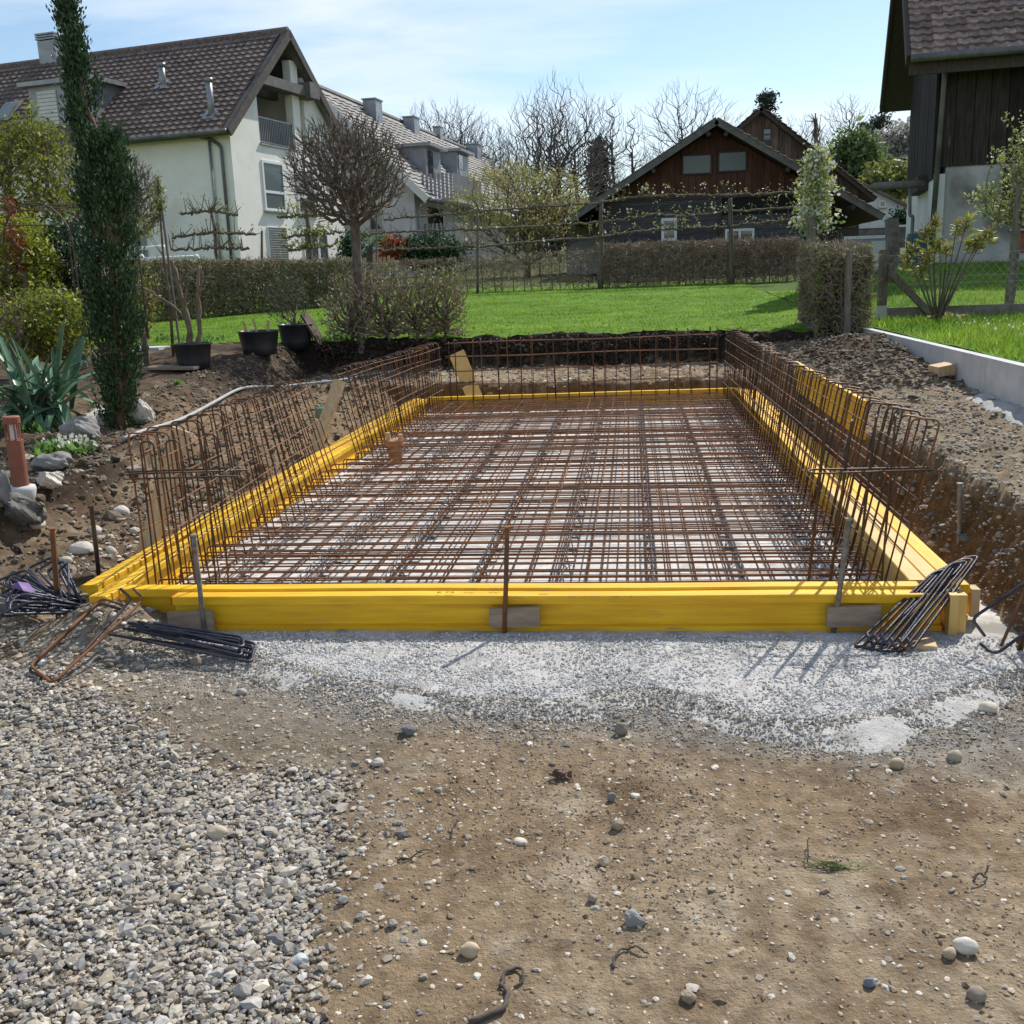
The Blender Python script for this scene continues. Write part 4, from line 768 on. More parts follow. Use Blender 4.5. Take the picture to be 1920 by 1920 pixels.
for k in range(8):
    a = k * math.pi / 4; m = MB(); m.bar(p + [.048 * math.cos(a), .048 * math.sin(a), .39], p + [.048 * math.cos(a), .048 * math.sin(a), .505], .010, .006, (math.cos(a), math.sin(a), 0)); m.obj('louvre_bar', m_terra, t)
lathe([(.02, .39), (.022, .5)], 10, p).obj('light_tube', m_white, t)
for i, (px, py, w, hh, mt, lab, ang) in enumerate([(262, 800, 62, 62, m_limestone, 'white rough limestone at the foot of the dark yew column', 0.5), (148, 828, 84, 56, m_greyrock, 'big grey lichen covered rock behind the primrose', 0.4), (186, 800, 66, 40, m_limestone, 'pale flat limestone left of the yew foot', 0.5),
    (95, 885, 76, 40, m_greyrock, 'smooth blue grey rock right of the bollard lamp', 0.2), (88, 922, 58, 40, m_limestone, 'tan limestone at the bank edge beside the lamp foot', 0.6), (2, 960, 44, 96, m_greyrock, 'tall rough grey boulder cut off by the left picture edge', 0.5), (40, 985, 96, 66, m_dconcrete, 'lump of broken old concrete in the bank below the lamp', 0.6), (165, 850, 40, 26, m_limestone, 'small pale stone right of the primrose', 0.5), (20, 915, 60, 40, m_dconcrete, 'mossy flat stone behind the bollard lamp', 0.5)]):
    q = Tn(px, py); s = proj(q)[2] / 1920; o = put('rock', rock_mesh('rock', mt, 300 + i, w * s * .46, w * s * 0.38, hh * s * .46, 4, 0.5, min(1, ang + .35)), None, (q[0], q[1] + 0.05, q[2] + hh * s * 0.38), (0, 0, rng.uniform(-.4, .4))); tag(o, lab, 'rock', 'rocks edging the left garden bed')
for i, (px, py, w, hh) in enumerate([(150, 1035, 50, 34), (175, 1000, 30, 24), (225, 965, 34, 28), (250, 1000, 22, 20), (60, 985, 46, 20), (205, 1040, 24, 24), (120, 1055, 26, 18)]):
    q = Tn(px, py); s = proj(q)[2] / 1920; o = put('bank_stone', rock_mesh('bank_stone', m_limestone, 340 + i, w * s / 2, w * s * 0.4, hh * s / 2, 3, 0.2, 0.3), None, q + [0, .02, 0], (0, 0, rng.uniform(-.5, .5)))
    tag(o, ['broad tan stone in the slope above the hairpin heap', 'round tan stone beside the dark steel pin', 'tan stone under the left cage near its first stirrups', 'small tan stone against the near spruce brace', 'flat grey stone under the overhanging bank', 'round pebble at the trench foot left of the brace', 'small stone above the hairpin heap'][i], 'stone', 'stones in the left trench slope')
m = MB(); q = Tn(8, 1150); m.box(q[0] - .5, q[0] + .07, q[1] - .02, q[1] + .22, q[2] - .02, q[2] + .05); tag(m.obj('paving_slab', m_dconcrete), 'grey paving slab at the left edge before the hairpin heap', 'paving slab')
# black tubs
def tub(px, py, wpx, hpx, label, Y=None):
    q = Tn(px, py); s = proj(q)[2] / 1920; r = wpx * s / 2; h = hpx * s; t = thing('plant_tub', label, 'plant tub', q, 'black plastic plant tubs on the bank')
    lathe([(r * .80, -.02), (r * .86, h * .3), (r * .97, h * .93), (r * 1.03, h * .94), (r * 1.04, h), (r * .97, h), (r * .95, h * .9)], 28, q).obj('tub_wall', m_tub, t, True)
    lathe([(0.0005, h * .90), (r * .95, h * .86)], 28, q).obj('soil', m_soil, t); return q, r, h
tq1 = tub(365, 691, 70, 46, 'black tub with the pruned fig on the bank edge'); tq2 = tub(488, 663, 76, 42, 'black tub with three bare stubs beside the shrub tub'); tq3 = tub(557, 659, 64, 44, 'black tub with the airy olive shrub near the leaning boards')
q = Tn(330, 694); m = MB(); m.box(-.32, .32, -.18, .18, 0, .035); o = m.obj('flat_board', m_greywood); o.location = (q[0] - 0.05, q[1] + .05, q[2] + .01); o.rotation_euler = (0, .03, .1); tag(o, 'weathered flat board under the fig tub', 'board')
for k, lab in enumerate(['inner dark board leaning against the shrub tub', 'outer dark board leaning beside the shrub tub']):
    q = Tn(598 + 8 * k, 657); m = MB(); m.bar(q + [0, 0.1, 0], q + [-.22, 0.05, .42], .36, .035, (1, 0, .4)); tag(m.obj('leaning_board', M('damp_board', (.05, .035, .025), (.12, .085, .06), 4, .85) if k == 0 else bpy.data.materials['damp_board']), lab, 'board', 'dark boards leaning at the tubs')
for k, (px, py, w) in enumerate([(280, 655, 60), (228, 662, 50)]):
    q = Tn(px, py); s = proj(q)[2] / 1920; m = MB(); m.box(-w * s / 2, w * s / 2, -.2, .2, -.02, .03); o = m.obj('stepping_slab', m_concrete); o.location = q; tag(o, ['pale stepping slab left of the fig tub', 'pale stepping slab right of the yew column', 'pale slab at the lawn edge under the round tree'][k], 'paving slab', 'pale slabs along the lawn edge')
# white pipe rail at the house
t = thing('pipe_rail', 'white bent pipe rail before the shaded house wall', 'railing', D(320, 500, 27))
for (a, b) in [((258, 466), (308, 462)), ((262, 486), (372, 481))]:
    m = MB(); m.tube([D(*a, 27), D(*b, 27)], 0.045, 8); m.obj('rail', m_white, t, True)
for px in (270, 372): m = MB(); m.tube(fillet([D(px - 6, 478, 27), D(px, 486, 27), D(px + 2, 540, 27)], .1), 0.05, 8); m.obj('rail_post', m_white, t, True)
# rose arch
t = thing('rose_arch', 'rusty iron rose arch among the shrubs at the left', 'garden arch', D(90, 600, 12.4))
AW = 0.46; hoops = []
for dxx, dyy in ((0, 0), (0.62, 0.45)):
    c = D(90, 600, 12.4) + np.array([dxx, dyy, 0]); tops = D(88, 379, 12.4)[2]; P = [c + [-AW, 0, -0.3], c + [-AW, 0, 0.7]] + [np.array([c[0] + AW * math.cos(a), c[1], tops - AW * 1.1 + AW * 1.1 * math.sin(a)]) for a in np.linspace(math.pi, 0, 13)] + [c + [AW, 0, 0.7], c + [AW, 0, -0.3]]
    P = np.array(P); m = MB(); m.tube(P, 0.011, 6); m.obj('hoop', m_iron, t, True); hoops.append(P)
for k in (1, 4, 7, 10, 13, 15): m = MB(); m.segs([hoops[0][k]], [hoops[1][k]], .008, .008, 5); m.obj('cross_rod', m_iron, t)
for z_ in (0.35, 0.0, 1.0):
    for s in (-1, 1): m = MB(); a = hoops[0][1 if s < 0 else -2] * [1, 1, 0] + [0, 0, hoops[0][1][2] + z_ - 0.35]; m.segs([a], [a + hoops[1][1] * [1, 1, 0] - hoops[0][1] * [1, 1, 0]], .008, .008, 5); m.obj('cross_rod', m_iron, t)
#@@PART4

# ================================================================== BUILDINGS
def put_m(name, me, parent, O, e, s, n):
    m4 = Matrix(((e[0], s[0], n[0], O[0]), (e[1], s[1], n[1], O[1]), (e[2], s[2], n[2], O[2]), (0, 0, 0, 1)))
    o = bpy.data.objects.new(name, me); COL.objects.link(o); o.matrix_basis = m4; return adopt(o, parent)
def prism(mb, pts, ext):
    """convex polygon swept by ext"""
    P = np.array(pts, float); n = len(P); V = np.concatenate([P, P + np.asarray(ext, float)])
    nrm = np.cross(P[1] - P[0], P[2] - P[0]); flip = np.dot(nrm, ext) > 0
    T = []
    for k in range(1, n - 1): T += [[0, k + 1, k], [n, n + k, n + k + 1]] if flip else [[0, k, k + 1], [n, n + k + 1, n + k]]
    Q = [[i, (i + 1) % n, (i + 1) % n + n, i + n] if flip else [i + n, (i + 1) % n + n, (i + 1) % n, i] for i in range(n)]
    return mb.add(V, Q, T)
class Wall:
    """vertical wall plane: a runs along u, out is its outward side"""
    def __init__(s, C, u, out): s.C = np.array([C[0], C[1], 0.0]); s.u = np.array([u[0], u[1], 0.0]); s.o = np.array([out[0], out[1], 0.0])
    def P(s, a, z, d=0.0): return s.C + s.u * a + s.o * d + np.array([0, 0, z])
    def hit(s, px, py, d=0.0): c = s.C + s.o * d; return wall_hit(px, py, c, s.u)
    def block(s, mb, a0, a1, z0, z1, d0, d1): return mb.box8([s.P(a0, z0, d0), s.P(a1, z0, d0), s.P(a1, z0, d1), s.P(a0, z0, d1), s.P(a0, z1, d0), s.P(a1, z1, d0), s.P(a1, z1, d1), s.P(a0, z1, d1)])
    def poly(s, mb, az, d0, d1): return prism(mb, [s.P(a, z, d0) for a, z in az], s.o * (d1 - d0))
    def rect(s, px0, py0, px1, py1):
        a0, z0 = s.hit(px0, py1); a1, z1 = s.hit(px1, py0); _, zb = s.hit(px1, py1); _, zt = s.hit(px0, py0); return a0, a1, (z0 + zb) / 2, (z1 + zt) / 2
def window(wall, a0, a1, z0, z1, parent, frame=m_white, pane=m_glass, bars_v=(), bars_h=(), fw=0.07, sill=True, name='window', blind=None, d=0.0):
    m = MB()
    for b in (a0, a1 - fw): wall.block(m, b, b + fw, z0, z1, d - 0.02, d + 0.045)
    for b in (z0, z1 - fw): wall.block(m, a0 + fw, a1 - fw, b, b + fw, d - 0.02, d + 0.045)
    for b in bars_v: wall.block(m, a0 + (a1 - a0) * b - fw / 2, a0 + (a1 - a0) * b + fw / 2, z0 + fw, z1 - fw, d - 0.02, d + 0.04)
    for b in bars_h: wall.block(m, a0 + fw, a1 - fw, z0 + (z1 - z0) * b - fw / 2, z0 + (z1 - z0) * b + fw / 2, d - 0.02, d + 0.035)
    w = m.obj(name, frame, parent)
    m = MB(); wall.block(m, a0 + fw * 0.9, a1 - fw * 0.9, z0 + fw * 0.9, z1 - fw * 0.9, d - 0.01, d + 0.012); m.obj('pane', pane, w)
    if sill: m = MB(); wall.block(m, a0 - 0.06, a1 + 0.06, z0 - 0.06, z0 - 0.004, d - 0.01, d + 0.14); m.obj('sill', m_zinc, w)
    if blind:
        m = MB()
        for z in np.arange(z0 + (z1 - z0) * (1 - blind), z1 - 0.04, 0.09): m.box8([wall.P(a0 + fw, z, d + .05), wall.P(a1 - fw, z, d + .05), wall.P(a1 - fw, z + .012, d + .02), wall.P(a0 + fw, z + .012, d + .02), wall.P(a0 + fw, z + .065, d + .075), wall.P(a1 - fw, z + .065, d + .075), wall.P(a1 - fw, z + .077, d + .05), wall.P(a0 + fw, z + .077, d + .05)])
        m.obj('blind', m_blind, w)
    return w
def tile_mesh(name, w, l, mat, amp=0.03, k=5):
    xs = np.linspace(0, w, k + 1); prof = amp * np.array([0.55, 1.0, 0.55, 0.0, 0.1, 0.55])[:k + 1] if k == 5 else amp * np.sin(np.linspace(0, math.pi, k + 1))
    V = []
    for x, p in zip(xs, prof): V += [(x, 0, p + 0.006), (x, 0, p + 0.062), (x, l, p + 0.004)]
    Q = []
    for i in range(k): b = 3 * i; Q += [[b, b + 3, b + 4, b + 1], [b + 1, b + 4, b + 5, b + 2]]
    return raw_mesh(name, V, Q, None, mat)
def tile_roof(parent, O, e, s, n, L, Sl, tw, ex, mat, amp=0.03, ref=(0, 0, CH), parts=300, skip=None):
    me = tile_mesh('tile', tw, ex * 1.12, mat, amp); O, e, s, n = map(lambda q: np.asarray(q, float), (O, e, s, n)); cells = []
    for r in range(int(Sl / ex)):
        for c in range(int(L / tw)):
            p = O + e * (c * tw) + s * (r * ex) + n * 0.004
            if skip is None or not skip(c * tw, r * ex): cells.append(p)
    cells = np.array(cells); dist = np.linalg.norm(cells - np.array(ref), axis=1)
    def vis(p): x, y, z = proj(p); return 0 if (-20 < x < 1940 and -20 < y < 1940) else 100
    dist += np.array([vis(p) for p in cells]); order = np.argsort(dist)
    for i in order[:parts]: put_m('roof_tile', me, parent, cells[i] + rng.normal(0, 0.003, 3), e, s, n)
    rest = order[parts:]
    if len(rest):
        vb = np.zeros(len(me.vertices) * 3); me.vertices.foreach_get('co', vb); vb = vb.reshape(-1, 3); qb = np.array([p.vertices[:] for p in me.polygons]); W3 = vb @ np.stack([e, s, n])
        V = (W3[None] + cells[rest][:, None] + rng.normal(0, 0.003, (len(rest), 1, 3))).reshape(-1, 3); Qr = (qb[None] + (np.arange(len(rest)) * len(vb))[:, None, None]).reshape(-1, 4)
        c = np.repeat(1 + rng.normal(0, 0.13, (len(rest), 1)), len(vb), 0) * np.ones(3); o = put('roof_tiles', raw_mesh('roof_tiles', V, Qr, None, mat_attr(mat), np.clip(c, .5, 1.6)), parent); o['kind'] = 'stuff'
_ma = {}
def mat_attr(m):
    if m not in _ma:
        k = m.copy(); t = k.node_tree; b = t.nodes['Principled BSDF']; l = b.inputs['Base Color'].links[0]; s = l.from_socket; at = t.nodes.new('ShaderNodeAttribute'); at.attribute_name = 'col'; x = t.nodes.new('ShaderNodeMixRGB'); x.blend_type = 'MULTIPLY'; x.inputs[0].default_value = 1
        t.links.new(s, x.inputs[1]); t.links.new(at.outputs['Color'], x.inputs[2]); t.links.new(x.outputs[0], b.inputs['Base Color']); _ma[m] = k
    return _ma[m]
def plane_hit(px, py, P0, n):
    d = ray(px, py); o = np.array([0, 0, CH]); t = np.dot(np.asarray(P0) - o, n) / np.dot(d, n); return o + d * t
def planks(parent, wall, a0, a1, zlo, zhi, step, mat, name, d0=0.0, d1=0.03, vertical=True, jit=0.006):
    """boards side by side, each its own part; zlo/zhi may depend on a"""
    f0 = zlo if callable(zlo) else (lambda a: zlo); f1 = zhi if callable(zhi) else (lambda a: zhi)
    if vertical:
        a = a0
        while a < a1 - 0.02:
            b = min(a + step * rng.uniform(0.85, 1.15), a1); dd = d1 + abs(rng.normal(0, jit)); m = MB(); g = 0.008
            if f1(a) - f0(a) > 0.03 or f1(b) - f0(b) > 0.03:
                wall.poly(m, [(a + g, f0(a)), (b - g, f0(b)), (b - g, max(f1(b), f0(b) + .01)), (a + g, max(f1(a), f0(a) + .01))], d0, dd); m.obj(name, mat, parent)
            a = b
    else:
        z = zlo
        while z < zhi - 0.02:
            b = min(z + step * rng.uniform(0.9, 1.1), zhi); dd = d1 + abs(rng.normal(0, jit)); m = MB(); wall.block(m, a0, a1, z + .006, b - .006, d0, dd); m.obj(name, mat, parent); z = b
# ---- cream house at the left
azg = math.radians(12.7); ug = np.array([math.sin(azg), math.cos(azg)]); vl = np.array([-ug[1], ug[0]])
CL = np.array([-14.5, 38.0]); WG = Wall(CL, ug, -vl); WL = Wall(CL, vl, -ug)
wG, _ = WG.hit(642, 470); wG *= 1.045; zeave = WL.hit(437, 243, 0.62)[1]; LH = 19.0; zb0 = 0.6
aph = wall_hit(548, 61, np.append(CL, 0) + np.append(-vl, 0) * 0.32, ug); za = aph[1]; half = wG / 2; slope = (za - zeave) / (half + 0.62); ze = zeave + slope * 0.62
H = thing('apartment_house', 'cream rendered gabled house with brown tiled roof and corner loggia', 'house', (CL[0], CL[1], 0.8))
a1, zl0 = WG.hit(488, 268); a2, _ = WG.hit(576, 280); a1 = max(a1, 0.3)
rl = lambda a: ze + slope * min(a, wG - a)
m = MB(); th = 0.32
WG.poly(m, [(0, zb0), (wG, zb0), (wG, zl0), (0, zl0)], -th, 0)
WG.poly(m, [(0, zl0), (a1, zl0), (a1, rl(a1) - .15), (0, ze - .15)], -th, 0)
WG.poly(m, [(a2, zl0), (wG, zl0), (wG, ze - .15), (a2, rl(a2) - .15)], -th, 0)
WL.block(m, th, LH, zb0, ze - .15, -th, 0)
B_ = Wall(CL + ug * wG, vl, ug); B_.block(m, th, LH, zb0, ze - .15, -th, 0)
m.obj('wall', m_render, H)
m = MB(); RD = 2.4
WG.block(m, a1 - .02, a2 + .02, zl0 - .1, zl0 + .02, -RD, -th); m.obj('loggia_floor', m_dconcrete, H)
m = MB(); WG.block(m, a1 - .02, a1 + .04, zl0 + .02, rl(a1) - .1, -RD, -th); m.obj('loggia_side', m_render, H)
m = MB(); WG.block(m, a2 - .04, a2 + .02, zl0 + .02, rl(a2) - .1, -RD, -th); m.obj('loggia_side', m_render, H)
m = MB(); WG.poly(m, [(0, ze), (wG, ze), (half, za - .1)], -RD - .2, -RD); WG.block(m, 0.1, wG - .1, zl0, ze, -RD - .2, -RD); bw = m.obj('loggia_back_wall', m_dwood, H)
m = MB(); WG.block(m, a1 + .15, a1 + (a2 - a1) * .75, zl0 + .05, zl0 + 2.1, -RD, -RD + .03); m.obj('loggia_door', m_glass, H)
for fz, dd in ((0.50, -1.4),): m = MB(); WG.block(m, a1 + .05, a2 - .05, zl0 + 2.1, zl0 + 2.5, dd, dd + .25); m.obj('collar_beam', m_soffit, H)
ap0, zp0 = WG.hit(500, 143); ap1, zp1 = WG.hit(569, 163); m = MB(); WG.block(m, a1 - .1, ap1, zp0 - .42, zp0 - .05, -.25, .35); m.obj('lintel_canopy', m_soffit, H)
m = MB(); q0, _ = WG.hit(553, 260); WG.block(m, q0, q0 + .55, zl0, rl(q0 + .3) - .3, -th, 0.01); m.obj('loggia_pillar', m_render, H)
m = MB(); k0 = q0 + .55; WG.block(m, k0, k0 + 0.75, ze + 1.35, ze + 1.95, -.25, 0.55); m.obj('purlin_head', m_soffit, H)
m = MB(); WG.block(m, a1, q0, zl0 + .95, zl0 + 1.0, -.12, -.07); WG.block(m, a1, q0, zl0 + .06, zl0 + .10, -.12, -.07)
for a in np.arange(a1 + .06, q0, 0.125): WG.block(m, a - .014, a + .014, zl0 + .10, zl0 + .95, -.11, -.08)
m.obj('balcony_railing', m_zinc, H); m = MB(); WG.block(m, a1 - .05, q0 + .05, zl0 - .06, zl0 + .0, -.2, .08); m.obj('loggia_sill', m_zinc, H)
# roof slabs
ov, oe = 0.32, 0.62
def roof_pair(Hh, Wg, Wl_dir, w, L, ze_, za_, ov, oe, th_, smat, tmat, tw, ex, amp, near_tiles=True, far_tiles=False, ovb=0.4, tparts=300, skip=None, vmat=None):
    hf = w / 2; sl_ = (za_ - ze_) / hf; res = []
    for side in (0, 1):
        ae = -oe if side == 0 else w + oe; zee = ze_ - sl_ * oe
        P0 = Wg.P(ae, zee, ov); P1 = Wg.P(hf, za_, ov); back = np.append(Wl_dir, 0) * (L + ov + ovb)
        sdir = (P1 - P0) / np.linalg.norm(P1 - P0); e = np.append(Wl_dir, 0.0); nrm = np.cross(e, sdir); nrm = nrm if nrm[2] > 0 else -nrm
        m = MB(); prism(m, [P0, P1, P1 - nrm * th_ if side == 0 else P1 - nrm * th_, P0 - nrm * th_], back); o = m.obj('roof', smat, Hh); res.append((P0, P1, sdir, e, nrm))
        m = MB(); m.bar(P0 - nrm * (th_ * .45) - e * 0.045, P1 - nrm * (th_ * .45) - e * 0.045, 0.08, th_ + 0.10, nrm); m.obj('verge_board', vmat or smat, Hh)
        if (side == 0 and near_tiles) or (side == 1 and far_tiles):
            Lr = np.linalg.norm(back); Sl = np.linalg.norm(P1 - P0)
            if np.dot(np.cross(e, sdir), nrm) > 0: tile_roof(Hh, P0 - sdir * 0.03, e, sdir, nrm, Lr, Sl, tw, ex, tmat, amp, parts=tparts, skip=skip)
            else: tile_roof(Hh, P0 - sdir * 0.03 + back, -e, sdir, nrm, Lr, Sl, tw, ex, tmat, amp, parts=tparts, skip=skip)
    m = MB(); rA = Wg.P(hf, za_ + 0.03, ov); rB = rA + np.append(Wl_dir, 0) * (L + ov + ovb)
    m.tube(np.linspace(rA, rB, 30), 0.13, 6); m.obj('ridge_cap', tmat, Hh); return res
m_verge = M('dark_verge', (.055, .045, .04), (.10, .085, .075), 4, .8)
RR = roof_pair(H, WG, vl, wG, LH, ze, za, ov, oe, 0.2, m_soffit, m_rtile, 0.33, 0.31, 0.045, vmat=m_verge)
P0, P1, sdir, ed, nrm = RR[0]
m = MB(); g = P0 - np.array([ug[0], ug[1], 0]) * 0.07 - np.array([0, 0, .03]); m.tube([g - ed * .0, g + ed * (LH + 1)], 0.085, 8); m.obj('gutter', m_gutter, H, True)
e0, z0 = WL.hit(404, 250); e1, z1 = WL.hit(430, 505)
m = MB(); m.tube(fillet([g + ed * (e0 + .95), WL.P(e0 + .1, ze - 0.75, .12), WL.P(e0 - .25, ze - 1.0, .1), WL.P(e0 - .25, zb0, .1)], .15), 0.06, 8); m.obj('downpipe', m_gutter, H, True)
m = MB(); m.tube([WL.P(e0 + .25, ze - .2, .08), WL.P(e0 + .25, zb0, .08)], 0.05, 8); m.obj('downpipe', m_zinc, H, True)
# roof furniture
def on_roof(px, py): return plane_hit(px, py, P0, nrm)
q = on_roof(100, 108); m = MB(); cu = np.array([q[0], q[1], 0]); m.box8([q + ed * a + np.append(ug, 0) * b + np.array([0, 0, c]) for c in (-.9, .62) for a, b in ((-.45, -.35), (.45, -.35), (.45, .35), (-.45, .35))]); ch = m.obj('chimney', m_zinc, H)
for k in range(3): m = MB(); zz = .66 + .1 * k; m.box8([q + ed * a + np.append(ug, 0) * b + np.array([0, 0, c]) for c in (zz, zz + .06) for a, b in ((-.5, -.4), (.5, -.4), (.5, .4), (-.5, .4))]); m.obj('chimney_louvre', m_zinc, ch)
for (a, b, r_, lab) in [((306, 160), (302, 122), .13, ''), ((397, 216), (390, 152), .12, '')]:
    q = on_roof(*a); d_ = ray(*b); 
    hgt_p = (a[1] - b[1]) * proj(q)[2] / 1920 * 1.02; m = MB(); m.tube([q - [0, 0, .2], q + [0, 0, hgt_p - .1]], r_, 10); m.tube([q + [0, 0, hgt_p - .12], q + [0, 0, hgt_p]], r_ * 1.3, 10); v_ = m.obj('vent_pipe', m_zinc, H, True)
    m = MB(); m.box8([q + ed * aa + sdir * bb + nrm * cc for cc in (.05, .075) for aa, bb in ((-.28, -.3), (.28, -.3), (.28, .3), (-.28, .3))]); m.obj('flashing', m_zinc, v_)
q = on_roof(15, 212); m = MB(); m.box8([q + ed * aa + sdir * bb + nrm * cc for cc in (.0, .10) for aa, bb in ((-.45, -.65), (.45, -.65), (.45, .65), (-.45, .65))]); sk = m.obj('skylight', m_zinc, H); m = MB(); m.box8([q + ed * aa + sdir * bb + nrm * cc for cc in (.09, .115) for aa, bb in ((-.36, -.55), (.36, -.55), (.36, .55), (-.36, .55))]); m.obj('pane', m_glass_pale, sk)
# dormer: front wall parallel to the long wall
q = on_roof(62, 245); dW = 3.6; Wd = Wall(q[:2], vl, -ug); dz0 = q[2]; ad0, _ = Wd.hit(180, 230); ad1, dzt = Wd.hit(52, 165)
dep = (dzt - dz0) / slope + .3
m = MB(); Wd.poly(m, [(ad0, dz0 - .3), (ad1, dz0 - .3), (ad1, dzt), (ad0, dzt)], -dep, 0); dm = m.obj('dormer', m_zinc, H)
m = MB(); Wd.block(m, ad0 - .25, ad1 + .25, dzt, dzt + .16, -dep - .6, .3); m.obj('dormer_roof', m_zinc, dm)
for k, (fa, fb) in enumerate(((.12, .38), (.56, .86))):
    m = MB(); A0, A1 = ad0 + (ad1 - ad0) * fa, ad0 + (ad1 - ad0) * fb
    for z in np.arange(dz0 + .15, dzt - .3, .14): Wd.block(m, A0, A1, z, z + .12, 0.0, .05)
    m.obj('roller_blind', m_whitewall, dm)
# windows in the gable and the long wall
r = WG.rect(497, 303, 529, 396); window(WG, *r, H, bars_h=(.38,), bars_v=(), fw=.10, pane=m_glass_pale); 
r = WG.rect(560, 318, 586, 402); window(WG, *r, H, bars_h=(.38,), fw=.09)
r = WG.rect(507, 426, 536, 503); window(WG, *r, H, fw=.05, blind=.97)
r = WG.rect(572, 428, 594, 500); window(WG, *r, H, fw=.06, pane=m_glass)
r = WG.rect(600, 430, 612, 500); window(WG, *r, H, fw=.06, sill=False)
r = WL.rect(284, 425, 248, 500); window(WL, min(r[0], r[1]), max(r[0], r[1]), r[2], r[3], H, fw=.05, blind=.97)

# ---- long apartment block behind
u2 = np.array([math.sin(math.radians(6.4)), math.cos(math.radians(6.4))]); v2 = np.array([u2[1], -u2[0]])      # v2 runs right along its gable
Y2 = 50.0; ev = D(810, 360, Y2); apx = D(578, 155, Y2); C2 = ev[:2] - v2 * .9
W2g = Wall(C2 - v2 * 0, -v2, -u2)                         # a runs LEFT from the right corner
hw = np.linalg.norm(apx[:2] - C2[:2]); w2 = 2 * hw; ze2 = ev[2] + .55
H2 = thing('apartment_block', 'long grey apartment block with pale brown roof and slatted balconies behind the round tree', 'apartment block', (C2[0], C2[1], 1.5)); L2 = 34
m = MB(); W2g.poly(m, [(0, .8), (w2, .8), (w2, ze2 - .2), (hw, apx[2] - .3), (0, ze2 - .2)], -.3, 0); Ws = Wall(C2, u2, v2); Ws.block(m, .3, L2, .8, ze2 - .2, -.3, 0); m.obj('wall', m_render2, H2)
R2 = roof_pair(H2, W2g, u2, w2, L2, ze2, apx[2], .5, .9, .18, m_soffit, m_rtile2, 0.9, 0.36, 0.05, True, False, tparts=0)
Q0, Q1, s2, e2, n2_ = R2[0]
m = MB(); m.bar(Q0 - n2_ * .1 - e2 * .11, Q1 - n2_ * .1 - e2 * .11, 0.05, .34, n2_); m.obj('white_verge', m_whitewall, H2)
m = MB(); gg = Q0 + v2.tolist()[0] * np.array([0.08, 0, 0]); m.tube([gg - [0, 0, .02], gg - [0, 0, .02] + e2 * L2], .09, 8); m.obj('gutter', m_zinc, H2)
m = MB(); m.tube(fillet([gg + e2 * .3, Ws.P(.35, ze2 - 1.2, .1), Ws.P(.35, .8, .1)], .2), .06, 8); m.obj('downpipe', m_zinc, H2)
for (px, py, w_, h_) in [(700, 222, .5, .85), (772, 246, .5, .7), (822, 258, .35, .6), (889, 292, .6, .7)]:
    q = plane_hit(px, py, Q0, n2_); m = MB(); m.box8([q + e2 * a + np.append(v2, 0) * b + np.array([0, 0, c]) for c in (-.6, h_) for a, b in ((-w_, -w_ * .7), (w_, -w_ * .7), (w_, w_ * .7), (-w_, w_ * .7))]); c_ = m.obj('chimney', m_zinc, H2)
    m = MB(); m.box8([q + e2 * a + np.append(v2, 0) * b + np.array([0, 0, c]) for c in (h_ + .02, h_ + .09) for a, b in ((-w_ - .08, -w_ * .8), (w_ + .08, -w_ * .8), (w_ + .08, w_ * .8), (-w_ - .08, w_ * .8))]); m.obj('chimney_cap', m_zinc, c_)
for (px, py) in [(800, 356), (858, 358)]:
    q = plane_hit(px, py - 22, Q0, n2_); Wdm = Wall(q[:2], u2, v2); m = MB(); dh = 1.55; Wdm.block(m, 0, 2.6, q[2] - .3, q[2] + dh, -dh / 0.9 - .2, 0); dm = m.obj('dormer', m_zinc, H2); m = MB(); Wdm.block(m, -.25, 2.85, q[2] + dh, q[2] + dh + .16, -dh / .9 - .7, .35); m.obj('dormer_roof', m_zinc, dm)
    m = MB(); Wdm.block(m, .35, 1.2, q[2] - .1, q[2] + dh - .15, 0, .03); m.obj('dormer_window', m_glass, dm)
for (pz, z_t) in (((816, 375), 1.15), ((816, 462), 1.05)):
    aa, zz = Ws.hit(*pz); zz = D(pz[0], pz[1], Y2 + 2)[2]; m = MB(); Ws.block(m, 1.0, 6.4, zz - .15, zz, 0, 1.7); bl = m.obj('balcony', m_concrete, H2)
    for s_ in np.arange(1.0, 6.4, .2): m = MB(); Ws.block(m, s_, s_ + .13, zz - .12, zz + z_t, 1.66, 1.70); m.obj('slat', m_zinc, bl)
    for s_ in np.arange(.1, 1.66, .2): m = MB(); Ws.block(m, .97, 1.0, zz - .12, zz + z_t, s_, s_ + .13); m.obj('slat', m_zinc, bl)
    m = MB(); Ws.block(m, 2, 4.6, zz - 2.0 if z_t > 1.1 else zz, zz - .3 if z_t > 1.1 else zz + 1.8, 0, .02); m.obj('balcony_door', m_glass, H2)
r = W2g.rect(716, 392, 692, 432); window(W2g, min(r[0], r[1]), max(r[0], r[1]), r[2], r[3], H2, frame=m_zinc, fw=.05)

